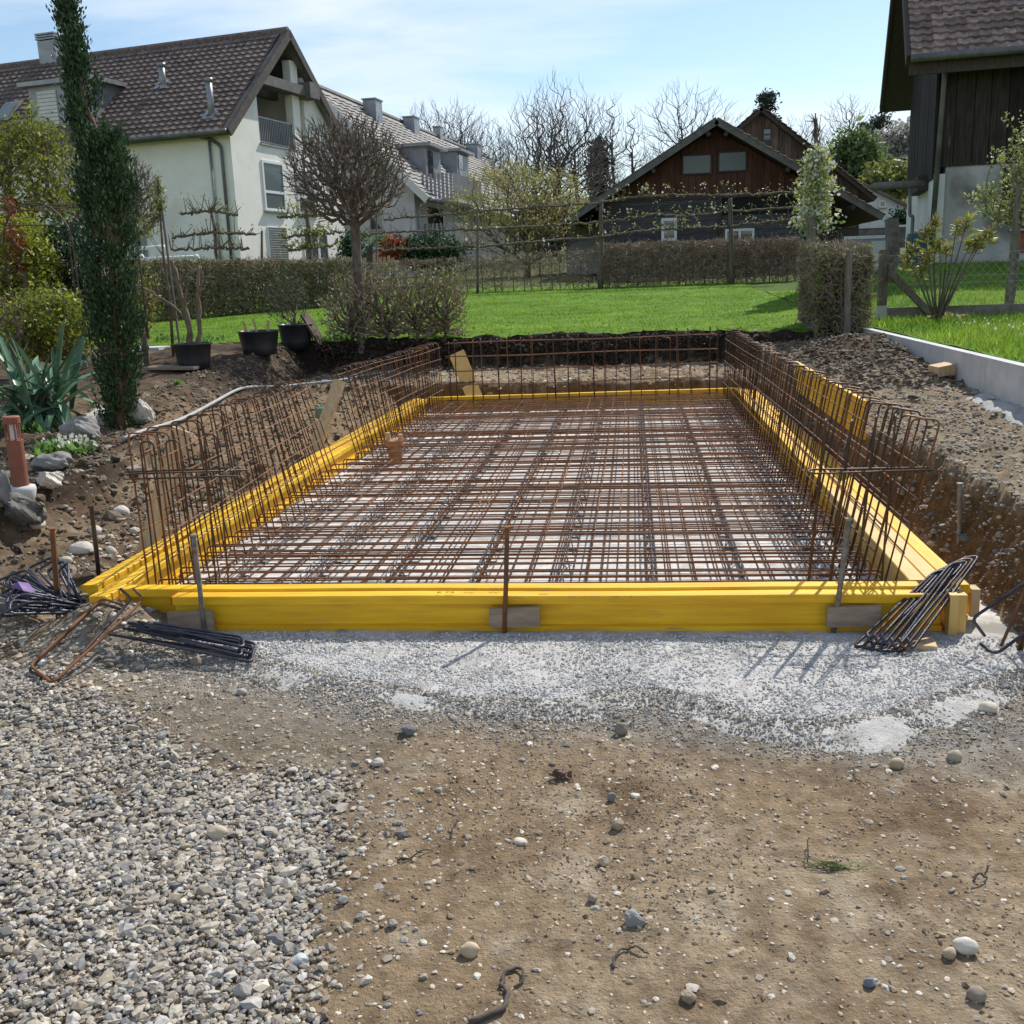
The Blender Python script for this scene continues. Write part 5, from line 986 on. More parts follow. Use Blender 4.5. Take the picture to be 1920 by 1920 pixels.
# ---- dark timber barn behind the hedge
YB = 41.0; WB = Wall((0, YB), (1, 0), (0, -1)); xb0, xb1, xr = -1.08, 7.46, 3.10; zr_ = 7.1; sl1 = 0.60
B1 = thing('timber_barn', 'low dark timber barn with red brown gable and two big panes', 'barn', (3.1, YB, 1.7))
zwL = zr_ - sl1 * (xr - xb0); zwR = zr_ - sl1 * (xb1 - xr); zmid = 4.42
rf = lambda a: zr_ - sl1 * abs(a - xr) - .22
m = MB(); WB.poly(m, [(xb0, 1.0), (xb1, 1.0), (xb1, zwR - .25), (xr, zr_ - .25), (xb0, zwL - .25)], -.2, 0); Wc = Wall((xb0, YB), (0, 1), (-1, 0)); Wc.block(m, .2, 10, 1.0, zwL - .25, -.2, 0); Wc = Wall((xb1, YB), (0, 1), (1, 0)); Wc.block(m, .2, 10, 1.0, zwR - .25, -.2, 0); m.obj('wall', m_dwood, B1)
planks(B1, WB, xb0 + .02, xb1 - .02, zmid, lambda a: max(rf(a), zmid), 0.24, m_redboard, 'gable_board', 0.0, .03)
planks(B1, WB, xb0 + .02, 3.32, 1.35, zmid - .02, 0.21, m_greyboard, 'wall_board', 0.0, .03, False)
planks(B1, WB, 3.40, 7.0, 1.35, 3.75, 0.21, m_greyboard, 'wall_board', 0.0, .03, False)
m = MB(); WB.block(m, 3.4, 7.4, 3.77, 4.40, 0.0, .01); m.obj('opening_shade_sheet', M('barn_shade', (.008, .007, .006)), B1)  # near-black sheet on the solid wall paints the shade inside the open shed
m = MB(); WB.block(m, xb0, xb1, zmid - .03, zmid + .05, .035, .07); m.obj('belt_rail', m_dwood, B1)
for x_ in (3.33, 7.02): m = MB(); WB.block(m, x_ - .06, x_ + .06, 1.3, 4.4, .01, .09); m.obj('wall_post', m_dwood, B1)
for rct in ((1278, 289, 1335, 328), (1345, 283, 1401, 323)): r = WB.rect(*rct); window(WB, *r, B1, frame=m_dwood, pane=m_glass_pale, fw=.06, sill=False, d=.05)
r = WB.rect(1240, 409, 1269, 452); window(WB, *r, B1, fw=.10, sill=False, d=.05); r = WB.rect(1359, 429, 1414, 458); window(WB, *r, B1, fw=.08, bars_v=(.5,), sill=False, d=.05)
for sgn, xe in ((-1, -2.28), (1, 9.15)):
    P_a = WB.P(xr, zr_, .9); P_b = WB.P(xe, zr_ - sl1 * abs(xe - xr), .9); sd_ = (P_a - P_b) / np.linalg.norm(P_a - P_b); nn = np.cross(sd_, [0, 1, 0]); nn = nn if nn[2] > 0 else -nn
    m = MB(); prism(m, [P_b, P_a, P_a - nn * .14, P_b - nn * .14], (0, 11.5, 0)); m.obj('roof', m_dwood, B1)
    m = MB(); m.bar(P_b - nn * .05 - [0, .03, 0], P_a - nn * .05 - [0, .03, 0], .05, .26, nn); m.obj('bargeboard', m_soffit, B1)
    ee = np.array([0, 1., 0]) if np.dot(np.cross([0, 1., 0], sd_), nn) > 0 else np.array([0, -1., 0])
    tile_roof(B1, P_b - [0, .1, 0] if ee[1] > 0 else P_b + [0, 11.4, 0], ee, sd_, nn, 11.5, np.linalg.norm(P_a - P_b), .28, .3, m_btile, .03, parts=40)
    m = MB()
    for s_ in (0.16, 0.55, 0.92):
        c_ = P_b + (P_a - P_b) * s_ - nn * .26; m.bar(c_ + [0, -.0, 0], c_ + [0, 1.2, 0], .14, .16, nn)
    m.obj('purlin', m_dwood, B1)
# ---- taller weathered barn behind it
YC = 52.0; WC_ = Wall((0, YC), (1, 0), (0, -1)); ax_, az_ = 6.02, 9.05; slc = .80
B2 = thing('weathered_barn', 'taller weathered brown barn gable rising behind the dark barn', 'barn', (ax_ + 1, YC, 1.9))
m = MB(); WC_.poly(m, [(ax_ - 3.2, 1), (ax_ + 4.7, 1), (ax_ + 4.7, az_ - slc * 4.7 - .2), (ax_, az_ - .2), (ax_ - 3.2, az_ - slc * 3.2 - .2)], -.2, 0); m.obj('wall', m_dwood, B2)
planks(B2, WC_, ax_ - 3.1, ax_ + 4.65, 3.5, lambda a: az_ - slc * abs(a - ax_) - .2, .3, m_oldboard, 'gable_board', 0, .03)
for xe in (ax_ - 3.9, ax_ + 5.35):
    P_a = WC_.P(ax_, az_, .5); P_b = WC_.P(xe, az_ - slc * abs(xe - ax_), .5); sd_ = (P_a - P_b) / np.linalg.norm(P_a - P_b); nn = np.cross(sd_, [0, 1, 0]); nn = nn if nn[2] > 0 else -nn
    m = MB(); prism(m, [P_b, P_a, P_a - nn * .16, P_b - nn * .16], (0, 9, 0)); m.obj('roof', m_dwood, B2)
    ee = np.array([0, 1., 0]) if np.dot(np.cross([0, 1., 0], sd_), nn) > 0 else np.array([0, -1., 0]); tile_roof(B2, P_b - [0, .1, 0] if ee[1] > 0 else P_b + [0, 8.9, 0], ee, sd_, nn, 9, np.linalg.norm(P_a - P_b), .28, .3, m_btile, .03, parts=0)
r = WC_.rect(1429, 240, 1447, 277); window(WC_, *r, B2, frame=m_greyboard, fw=.06, bars_h=(.33, .66), sill=False, d=.05)
# ---- big dark barn at the right
abb = math.radians(8.5); ub = np.array([math.sin(abb), math.cos(abb)]); vb_ = np.array([ub[1], -ub[0]])       # ub along the gable, vb_ along the long wall to the right
cb = D(1752, 310, 26.0); CB = cb[:2]; WBg = Wall(CB, ub, -vb_); WBl = Wall(CB, vb_, -ub)
BB = thing('old_barn', 'tall old barn with black planks above stained plaster at the right', 'barn', (CB[0], CB[1], 1.7))
wB, _ = WBg.hit(1703, 340); zpl = cb[2]; slB = 1.05; LB = 14; zew = WBl.hit(1732, 106, 0.9)[1] + slB * 0.9
zaB = zew + slB * wB / 2
m = MB(); WBl.block(m, .25, LB, .8, zpl, -.3, 0); m.obj('plaster_wall', m_plaster, BB)
m = MB(); WBg.block(m, 0, wB, .8, zpl - .2, -.3, 0.0); m.obj('white_gable_base', m_whitewall, BB)
m = MB(); WBl.block(m, .25, LB, zpl, zew - .1, -.3, -.02); WBg.poly(m, [(.3, zpl - .2), (wB, zpl - .2), (wB, zew - .1), (wB / 2, zaB - .3), (.3, zew + .1)], -.3, -.02); m.obj('wall', m_dwood, BB)
planks(BB, WBl, .05, LB, zpl - .05, zew + .05, .36, m_barnboard, 'plank', -.02, .03, jit=.01)
planks(BB, WBg, .02, wB, zpl - .3, lambda a: zew + slB * min(a, wB - a) - .3, .34, m_barnboard, 'plank', -.02, .03, jit=.01)
RB = roof_pair(BB, WBg, vb_, wB, LB, zew, zaB, .72, .9, .2, m_dwood, m_btile, .24, .24, .035, True, False)
T0_, T1_, ts, te, tn = RB[0]
m = MB(); g = T0_ - np.append(ub, 0) * .08 - [0, 0, .03]; m.tube([g, g + te * (LB + 1)], .09, 8); m.obj('gutter', m_gutter, BB, True)
m = MB(); m.bar(T0_ + [0, 0, -.2] + np.append(ub, 0) * .15, T0_ + te * (LB + 1) + [0, 0, -.2] + np.append(ub, 0) * .15, .08, .3, (0, 0, 1)); m.obj('eave_board', m_dwood, BB)
m = MB(); m.tube(fillet([g + te * 1.35, WBl.P(.12, zew - .45, .12), WBl.P(-.02, .8, .12)], .2), .065, 8); m.obj('downpipe', m_gutter, BB, True)
r = WBl.rect(1896, 368, 1930, 428); window(WBl, r[0], r[1] + .6, r[2], r[3], BB, frame=m_dwood, pane=m_glass, bars_v=(.2, .4, .6, .8), bars_h=(.5,), fw=.05, sill=True)
m = MB(); a_, z_ = WBl.hit(1878, 372); _, zq = WBl.hit(1878, 345); prism(m, [WBl.P(a_, z_, 0), WBl.P(a_, zq + .35, 0), WBl.P(a_, zq + .15, .8), WBl.P(a_, z_ + .05, .85)], np.append(vb_, 0) * 4); cn = m.obj('canopy_roof', m_dwood, BB); me_ = tile_mesh('tile', .24, .26, m_btile)
for i in range(12):
    for j in range(3): sdd = np.append(ub, 0) * .8 + [0, 0, .22]; sdd = sdd / np.linalg.norm(sdd); put_m('canopy_tile', me_, cn, WBl.P(a_ + .24 * i, zq + .16 + .065 * j, .85 - .24 * j), np.append(vb_, 0), sdd, np.cross(np.append(vb_, 0), sdd))
a_, z_ = WBl.hit(1894, 475); a_2, z_2 = WBl.hit(1894, 432)
for rr_, z in enumerate(np.arange(z_, z_2 - .05, .075)):
    for cc_, a in enumerate(np.arange(a_ + (.125 if rr_ % 2 else 0), a_ + 1.6, .25)): m = MB(); WBl.block(m, a + .006, a + .244, z + .005, z + .07, 0, .03 + .004 * rng.random()); m.obj('brick', m_brick, BB)
m = MB(); a0_, z0_ = WBg.hit(1722, 360); WBg.block(m, a0_ * .3, a0_ * 1.0, z0_ - .1, z0_ + .25, 0, .25); m.obj('gable_door_canopy', m_dwood, BB)
m = MB(); pa = D(1638, 350, 24); pb = D(1727, 345, 25.5); m.tube([pa, pb], .085, 8); tag(m.obj('log_beam', m_soffit, None, True), 'weathered round log sticking out from the old barn gable', 'log beam')
m = MB(); m.tube(fillet([D(1706, 350, 26.8), D(1706, 405, 26.8), D(1712, 405, 26.6), D(1708, 470, 26.6)], .1), .04, 8); m.obj('wall_pipe', m_gutter, BB)
m = MB(); m.bar(D(1675, 500, 27), D(1672, 410, 27), .28, .24, (0, 1, .01)); tag(m.obj('stone_post', m_dconcrete), 'thick weathered post between the old barn and the white house', 'post')
lathe([(.2, 0), (.24, .6), (.2, .75), (.01, .78)], 16, D(1716, 500, 25.5)).obj('tub', m_teal); tag(bpy.data.objects['tub'], 'dark teal bin against the old barn gable', 'bin'); bpy.data.objects['tub'].name = 'rain_bin'
# garage-like framed panel and far white house
t = thing('grey_gate', 'pale grey framed gate between hedge column and old barn', 'gate', D(1628, 505, 30)); Wp = Wall((0, 30), (1, 0), (0, -1)); r = Wp.rect(1585, 442, 1666, 510)
m = MB(); Wp.block(m, r[0], r[1], r[2], r[3] - .08, -.03, 0); m.obj('gate_panel', m_greypanel, t); m = MB(); Wp.block(m, r[0] + (r[1] - r[0]) * .6, r[1] - .08, r[2] + .05, r[3] - .15, 0, .03); m.obj('door_leaf', m_whitewall, t)
m = MB(); Wp.block(m, r[0] - .06, r[0], r[2], r[3], -.05, .05); Wp.block(m, r[1], r[1] + .06, r[2], r[3], -.05, .05); Wp.block(m, r[0], r[1], r[3] - .08, r[3], -.05, .05); m.obj('gate_frame', m_white, t)
YW = 75.0; WW = Wall((0, YW), (1, 0), (0, -1)); aw, zw = WW.hit(1618, 345); HW = thing('white_house', 'small far white gabled house between both barns', 'house', (aw, YW, 3))
m = MB(); slw = .52; WW.poly(m, [(aw - 6, 1.5), (aw + 6, 1.5), (aw + 6, zw - slw * 6 - .1), (aw, zw - .1), (aw - 6, zw - slw * 6 - .1)], -8, 0); m.obj('wall', m_whitewall, HW)
for s_ in (-1, 1): m = MB(); Pa = WW.P(aw, zw + .08, .4); Pb = WW.P(aw + s_ * 6.6, zw + .08 - slw * 6.6, .4); prism(m, [Pa, Pb, Pb - [0, 0, .2], Pa - [0, 0, .2]], (0, 8.8, 0)); m.obj('roof', m_rtile, HW)
r = WW.rect(1648, 376, 1661, 389); window(WW, *r, HW, fw=.08, d=.02)
m = MB(); Wf = Wall((0, 62), (1, 0), (0, -1)); r = Wf.rect(1560, 428, 1640, 445); Wf.block(m, r[0], r[1] + 6, 1.5, r[3], -.3, 0); tag(m.obj('garden_wall', m_dconcrete), 'dark wall with pale coping before the far white house', 'wall')
m = MB(); r = Wf.rect(1560, 424, 1700, 428); Wf.block(m, r[0], r[1], r[2], r[3], -.4, .1); m.obj('coping', m_whitewall, bpy.data.objects['garden_wall'])
# picket fence and white shed bits behind the mid hedge
t = thing('picket_fence', 'short rustic picket fence below the palm', 'fence', D(690, 500, 37))
for px in np.arange(646, 742, 7.5):
    a = D(px, 512, 37); b = D(px, 482 + rng.uniform(-3, 3), 37); m = MB(); m.bar(a, b, .10, .03, (0, 1, .01)); m.obj('picket', m_wood, t)
m = MB(); m.bar(D(644, 492, 37.05), D(745, 489, 37.05), .03, .07); m.obj('rail', m_wood, t)
Wq = Wall((0, 46), (1, 0), (0, -1)); m = MB(); r = Wq.rect(1062, 418, 1128, 500); Wq.block(m, r[0], r[1], 1.5, r[3], -4, 0); tag(m.obj('pale_shed', m_render2), 'small pale shed left of the dark barn', 'shed'); m = MB(); Wq.block(m, r[0] - .4, r[1] + .4, r[3], r[3] + .15, -4.2, .4); m.obj('shed_roof', m_dwood, bpy.data.objects['pale_shed'])
#@@PART5

# ================================================================== VEGETATION
def mst(root_pts, targets, alpha=0.4, step=0.12, wob=0.1, upw=0.8):
    """grow a branching skeleton from the root chain to every target point"""
    N = list(map(np.array, root_pts)); par = [-1] + list(range(len(N) - 1)); cap = len(N) + 40 * len(targets)
    X = np.zeros((cap, 3)); plen = np.zeros(cap); n = len(N); X[:n] = N
    for i in range(1, n): plen[i] = plen[i - 1] + np.linalg.norm(X[i] - X[i - 1])
    par = np.concatenate([np.array(par), np.zeros(cap - n, int)]); free0 = max(0, n - 1 - max(1, n // 3))
    order = np.argsort(np.linalg.norm(targets - X[n - 1], axis=1)); tips = np.zeros(cap); 
    for t in targets[order]:
        dv = t - X[free0:n]; d = np.linalg.norm(dv, axis=1); cost = d + alpha * plen[free0:n] + upw * np.maximum(0, 0.5 * np.hypot(dv[:, 0], dv[:, 1]) - dv[:, 2]); k = int(np.argmin(cost)) + free0; L = d[k - free0]; m = max(1, int(L / step)); p = k; a = X[k].copy(); perp = rng.normal(0, wob * L, 3)
        for q in range(1, m + 1):
            f = q / m
            if n >= cap: break
            X[n] = a + (t - a) * f + perp * f * (1 - f); par[n] = p; plen[n] = plen[p] + np.linalg.norm(X[n] - X[p]); p = n; n += 1
        tips[p] = 1
    X = X[:n]; par = par[:n]; cnt = tips[:n].copy()
    for i in range(n - 1, 0, -1): cnt[par[i]] += cnt[i]
    return X, par, np.maximum(cnt, 1)
def skel_mesh(X, par, cnt, r_tip, powr, r_cut, rmax=1e9, mats=(m_bark, m_twig), names=('trunk', 'crown'), sides=(7, 3)):
    r = np.minimum(r_tip * cnt**powr, rmax); i = np.arange(1, len(X)); ra = np.minimum(r[par[i]], r[i] * 1.25); rb = r[i]; big = rb > r_cut; out_ = []
    for sel, mt, nm, sd_ in ((big, mats[0], names[0], sides[0]), (~big, mats[1], names[1], sides[1])):
        m = MB(); m.segs(X[par[i[sel]]], X[i[sel]] + (X[i[sel]] - X[par[i[sel]]]) * 0.04, ra[sel], rb[sel], sd_)
        out_.append(m.mesh(nm, mt, sd_ > 4) if m.n else None)
    return out_
def sprays(X, par, cnt, centre, n, L, r, up=.35, thr=2, spread=.5):
    """fine twigs fanning out from the ends of the branches"""
    tp = np.where(cnt <= thr)[0]; tp = tp[tp > 0]; i = np.repeat(tp, n); d = X[i] - X[par[i]]; d /= np.linalg.norm(d, axis=1)[:, None] + 1e-9; o = X[i] - centre; o /= np.linalg.norm(o, axis=1)[:, None] + 1e-9
    v = d * .7 + o * .6 + [0, 0, up] + unit(len(i)) * spread; v /= np.linalg.norm(v, axis=1)[:, None]; l = L * rng.uniform(.4, 1.2, (len(i), 1)); return X[i], X[i] + v * l
def leaves_mesh(name, P, size, pal, mat=m_leaf, up=0.3, asp=0.5, vary=0.2, dirs=None):
    n = len(P); d = unit(n) if dirs is None else dirs + unit(n) * 0.5; d[:, 2] += up; d /= np.linalg.norm(d, axis=1)[:, None]; w = np.cross(d, unit(n)); w /= np.linalg.norm(w, axis=1)[:, None]
    s = size * np.exp(rng.normal(0, 0.25, (n, 1))); m = MB(); c = pal[rng.integers(0, len(pal), n)] * (1 + rng.normal(0, vary, (n, 1))); m.quads(np.asarray(P), d * s, w * s * asp, np.clip(c, 0.005, 0.9)); return m.mesh(name, mat)
def assemble(name, label, cat, loc, parts, group=None, rz=0, sc=1, scz=None):
    t = thing(name, label, cat, loc, group, rz, sc)
    if scz: t.scale = (sc, sc, scz)
    for nm, me in parts:
        if me is None: continue
        o = bpy.data.objects.new(nm, me); COL.objects.link(o); o.parent = t
        if nm in ('branches', 'twigs', 'stem', 'stems', 'bud', 'leaves', 'blossoms', 'catkins', 'foliage', 'crown'): o['kind'] = 'stuff'
    return t
def ellip(n, c, R, inner=0.3, p=0.45):
    d = unit(n); r = inner + (1 - inner) * rng.random(n)**p; return np.asarray(c) + d * r[:, None] * np.asarray(R)
# clipped round tree
RB_ = Tn(678, 641); s_ = proj(RB_)[2] / 1920; cc = D(650, 322, RB_[1]) - RB_; fk = D(666, 425, RB_[1]) - RB_; Rr = np.array([117 * s_, 115 * s_, 102 * s_])
tg = ellip(2300, cc, Rr * .93, 0.2, 0.5); tg = tg[tg[:, 2] > fk[2] - 0.05]
X, par, cnt = mst([(0, 0, -0.2), fk * .33, fk * .66, fk, fk + [0, 0, .10]], tg, 0.30, 0.08, 0.07, .3)
rt_parts = list(zip(('trunk', 'crown'), skel_mesh(X, par, cnt, 0.0058, 0.33, 0.022, 0.085, (m_bark, m_ball_twig))))
A_, B2_ = sprays(X, par, cnt, fk, 3, .15, .004, .1, 1); mS = MB(); mS.segs(A_, B2_, .0056, .003, 3); rt_parts.append(('twigs', mS.mesh('twigs', m_ball_twig)))
tp = X[cnt == 1]; tp = tp[rng.random(len(tp)) < 0.18]; m = MB(); m.segs(tp, tp + unit(len(tp)) * .04 + [0, 0, .03], .006, .003, 3)
assemble('round_tree', 'leafless tree clipped to a ball on a straight trunk behind the low bush', 'tree', RB_, rt_parts + [('bud', m.mesh('bud', m_wood))], 'trees clipped to a ball')
q = D(205, 372, 19.0); assemble('round_tree', 'leafless clipped ball tree half hidden behind the dark yew column', 'tree', (q[0] - cc[0] * 1.02, 19.0, q[2] - cc[2] * 1.02), rt_parts, 'trees clipped to a ball', 1.3, 1.02)
# hedges
PAL_H = np.array([(.17, .20, .06), (.22, .22, .09), (.13, .16, .05), (.25, .20, .11)]); PAL_HB = np.array([(.20, .13, .08), (.15, .10, .07), (.12, .13, .05)]); PAL_FR = np.array([(.24, .30, .07), (.30, .34, .10), (.18, .25, .05)])
def hedge(label, a, b, wid, h0, h1_, ntw, nlf, pal, twig=m_hedge_twig, leaf=0.03, ls=0.8, cat='hedge', r=0.006, stems=0, name='clipped_hedge', zf=None):
    a = np.array(a, float); b = np.array(b, float); L = np.linalg.norm(b - a); d = (b - a) / L; nrm_ = np.array([-d[1], d[0]])
    t = thing(name, label, cat, (*(a + b) / 2, h1(*(a + b) / 2)), 'hedges around the lawn')
    def pts(n, pw_=0.6):
        s = rng.random(n); w = (rng.beta(pw_, pw_, n) - .5) * wid; u = rng.beta(1.1, 0.8, n); xy = a + np.outer(s * L, d) + np.outer(w, nrm_); z = hgt(xy[:, 0], xy[:, 1]) + (h0 + (h1_ - h0) * s) * u * (1 + 0.06 * fbm(s * L * 2, w * 2, 2)); return np.column_stack([xy, z])
    P = pts(ntw); m = MB(); dr = unit(ntw) * [1, 1, .8] + [0, 0, .35]; dr /= np.linalg.norm(dr, axis=1)[:, None]; l = ls * rng.uniform(.10, .26, (ntw, 1)); mid = P + dr * l * .5 + rng.normal(0, .025, P.shape); e = P + dr * l + rng.normal(0, .04, P.shape)
    m.segs(P - dr * l * .5, mid, r * 1.1, r * .8, 3); m.segs(mid, e, r * .8, r * .35, 3); o = m.obj('twigs', twig, t); o['kind'] = 'stuff'
    if stems:
        m = MB(); ss = (np.arange(stems) + rng.uniform(.2, .8, stems)) / stems; xy = a + np.outer(ss * L, d); z = hgt(xy[:, 0], xy[:, 1]); m.segs(np.column_stack([xy, z - .1]), np.column_stack([xy + rng.normal(0, .03, xy.shape), z + (h0 + h1_) / 2 * .8]), .02, .012, 5); tag(m.obj('stems', m_bark, t), kind='stuff')
    if nlf:
        put('leaves', leaves_mesh('leaves', pts(nlf, .42), leaf, pal, up=.1), t)
    return t
hA = Tn(250, 610); hB = Tn(640, 560)
hedge('long low hedge along the left lawn edge before the cream house', D(255, 600, 22)[:2], D(655, 560, 27)[:2], .9, 1.35, 1.15, 7000, 13000, PAL_H, stems=30, r=.008, leaf=.036)
hedge('thin see-through hedge in the middle behind the lawn', D(650, 540, 31.5)[:2], D(1118, 540, 32.2)[:2], .6, 1.0, 1.15, 3000, 1900, PAL_HB, m_hedge_twig, stems=26, r=.007)
hedge('dense brownish hedge in front of the dark timber barn', D(1122, 540, 32.2)[:2], D(1500, 530, 32.6)[:2], .7, 1.3, 1.25, 7000, 2600, PAL_HB, m_hedge_twig, stems=24, r=.008)
hedge('clipped hedge block with fresh green on its lawn side and a post in front', (2.90, 14.8), (2.93, 16.6), 0.74, 1.16, 1.2, 6500, 15000, np.concatenate([PAL_H, PAL_FR, PAL_FR]), m_hedge_twig, leaf=.022, ls=.5, stems=9)
m = MB(); m.segs([D(1588, 628, 14.55)], [D(1592, 470, 14.55)], .045, .04, 8); tag(m.obj('hedge_post', m_post), 'dark round post in front of the clipped hedge block', 'post')
# bush under the round tree
bc = Tn(742, 645); s_ = proj(bc)[2] / 1920
tg = np.column_stack([rng.uniform(-140 * s_, 135 * s_, 2600), rng.uniform(-.38, .38, 2600), rng.uniform(.08, 136 * s_, 2600) * (1 - .2 * rng.random(2600))]); tg = tg[~((tg[:, 0] < -.95) & (tg[:, 2] > .75))]
XS = []
for xs in (-.7, -.15, .35, .8):
    tt_ = tg[np.abs(tg[:, 0] - xs) < .38 + .15 * rng.random(len(tg))]; XS.append(skel_mesh(*mst([(xs, 0, -.1), (xs + .02, 0, .15), (xs, 0, .4)], tt_, .35, .06, .2), 0.0048, .38, .016, .03, (m_bark, m_hedge_twig)))
lf = tg[rng.random(len(tg)) < .95]; lf = np.concatenate([lf + rng.normal(0, .04, lf.shape), lf + rng.normal(0, .05, lf.shape)]); wgt = sst(-.4, .9, lf[:, 0]); lf = lf[rng.random(len(lf)) < .45 + .55 * wgt]
assemble('low_bush', 'broad airy bush with fresh leaves in front of the round tree trunk', 'bush', bc, [(n_, me) for xs in XS for n_, me in zip(('stem', 'twigs'), xs)] + [('leaves', leaves_mesh('leaves', lf, .026, np.concatenate([PAL_FR, PAL_H]), up=.1))])
# yew column
yb_ = Tn(222, 805); Yy = yb_[1]
axis = np.array([D(px, py, Yy) - yb_ for px, py in [(224, 800), (222, 700), (215, 600), (208, 500), (202, 400), (194, 300), (178, 245), (158, 195), (146, 140), (136, 80), (127, 20), (120, -40)]]); rad = np.array([22, 37, 41, 39, 41, 42, 32, 24, 13, 10, 8, 5]) * proj(yb_)[2] / 1920
PAL_Y = np.array([(.026, .066, .026), (.038, .088, .034), (.020, .050, .024), (.055, .11, .04), (.07, .12, .045)])
ncl = 820; f = rng.random(ncl)**.9 * 11; k = np.minimum(f.astype(int), 10); fr_ = f - k; ax_p = axis[k] * (1 - fr_)[:, None] + axis[k + 1] * fr_[:, None]; rr = rad[k] * (1 - fr_) + rad[k + 1] * fr_
gap = (f > 5.7) & (f < 7.6) & ((rng.random(ncl) < .45) | (np.sin(f * 9) > .35)); gap |= (f > 7.4) & ((np.sin(f * 7.5) > .1) | (rng.random(ncl) < .25)); ang = rng.uniform(0, 6.283, ncl); ang = np.where((f > 5.8) & (f < 7.4), math.pi + rng.normal(0, .7, ncl), ang); rr = rr * (1 + .28 * np.sin(f * 6.1) * (f > 6) + .16 * np.sin(f * 4.3 + ang * 2)); q = rng.random(ncl)**.4; ctr = ax_p + np.stack([np.cos(ang) * rr * q, np.sin(ang) * rr * q * .9, rng.normal(0, .05, ncl)], -1); outd = np.stack([np.cos(ang) * .5, np.sin(ang) * .5, .9 + 0 * ang], -1); ctr, outd, rr = ctr[~gap], outd[~gap], rr[~gap]
per = 60; P = np.repeat(ctr, per, 0); od = np.repeat(outd, per, 0); P = P + od * rng.uniform(-.08, .13, (len(P), 1)) + rng.normal(0, .030, P.shape)
ty = [('foliage', leaves_mesh('foliage', P, .019, PAL_Y, m_needle, .2, .42, .3, od / np.linalg.norm(od, axis=1)[:, None]))]
m = MB(); m.tube(axis + [0.02, -.02, 0], np.linspace(.038, .010, 12), 7); tm = m.mesh('trunk', m_wood if False else M('red_brown_bark', (.11, .065, .042), (.22, .14, .09), 9, .9), True)
m2 = MB(); sel = rng.random(len(ctr)) < .5; kk = np.clip((np.argmin(np.linalg.norm(axis[None] - ctr[:, None], axis=2), 1) - 1), 0, 11); m2.segs(axis[kk[sel]], ctr[sel], 0.007, .003, 4)
assemble('yew_column', 'tall dark evergreen column leaning left with a thin broken top', 'tree', yb_, ty + [('trunk', tm), ('branches', m2.mesh('branches', bpy.data.materials['red_brown_bark']))])
# generic leafy shrub / tree
def leafy(name, label, cat, base, C, R, ncl, per, size, pal, clr=.16, stems=5, r_tip=.006, mat=m_leaf, up=.2, asp=.5, group=None, twigs=True, inner=.25, dark=None):
    base = np.array(base, float); c = np.array(C, float) - base; tg = ellip(ncl, c, R, inner, .5); tg = tg[tg[:, 2] > 0.03]; parts = []
    if twigs:
        X, par, cnt = mst([(0, 0, -.15), c * [.3, .3, .15], c * [.6, .6, .4]], tg, .4, max(.08, np.max(R) * .12), .15); a_, b_ = skel_mesh(X, par, cnt, r_tip, .45, r_tip * 3, r_tip * 9, (m_bark, m_twig)); parts += [('trunk', a_), ('branches', b_)]
    P = np.repeat(tg, per, 0) + rng.normal(0, clr, (len(tg) * per, 3)) * [1, 1, .8]; parts.append(('crown', leaves_mesh('crown', P, size, pal, mat, up, asp))); return assemble(name, label, cat, base, parts, group)
PY_ = np.array([(.30, .34, .04), (.38, .40, .06), (.22, .28, .035)]); POL = np.array([(.16, .18, .035), (.22, .23, .04), (.12, .14, .03)]); PDK = np.array([(.015, .045, .018), (.03, .075, .03), (.02, .055, .025)]); PRD = np.array([(.30, .045, .02), (.22, .04, .02), (.36, .09, .03)])
def at(px, py, Y): return D(px, py, Y)
def ground_at(px, Y): p = D(px, 560, Y); return np.array([p[0], Y, h1(p[0], Y)])
def sz(Y): return Y / 1900.0
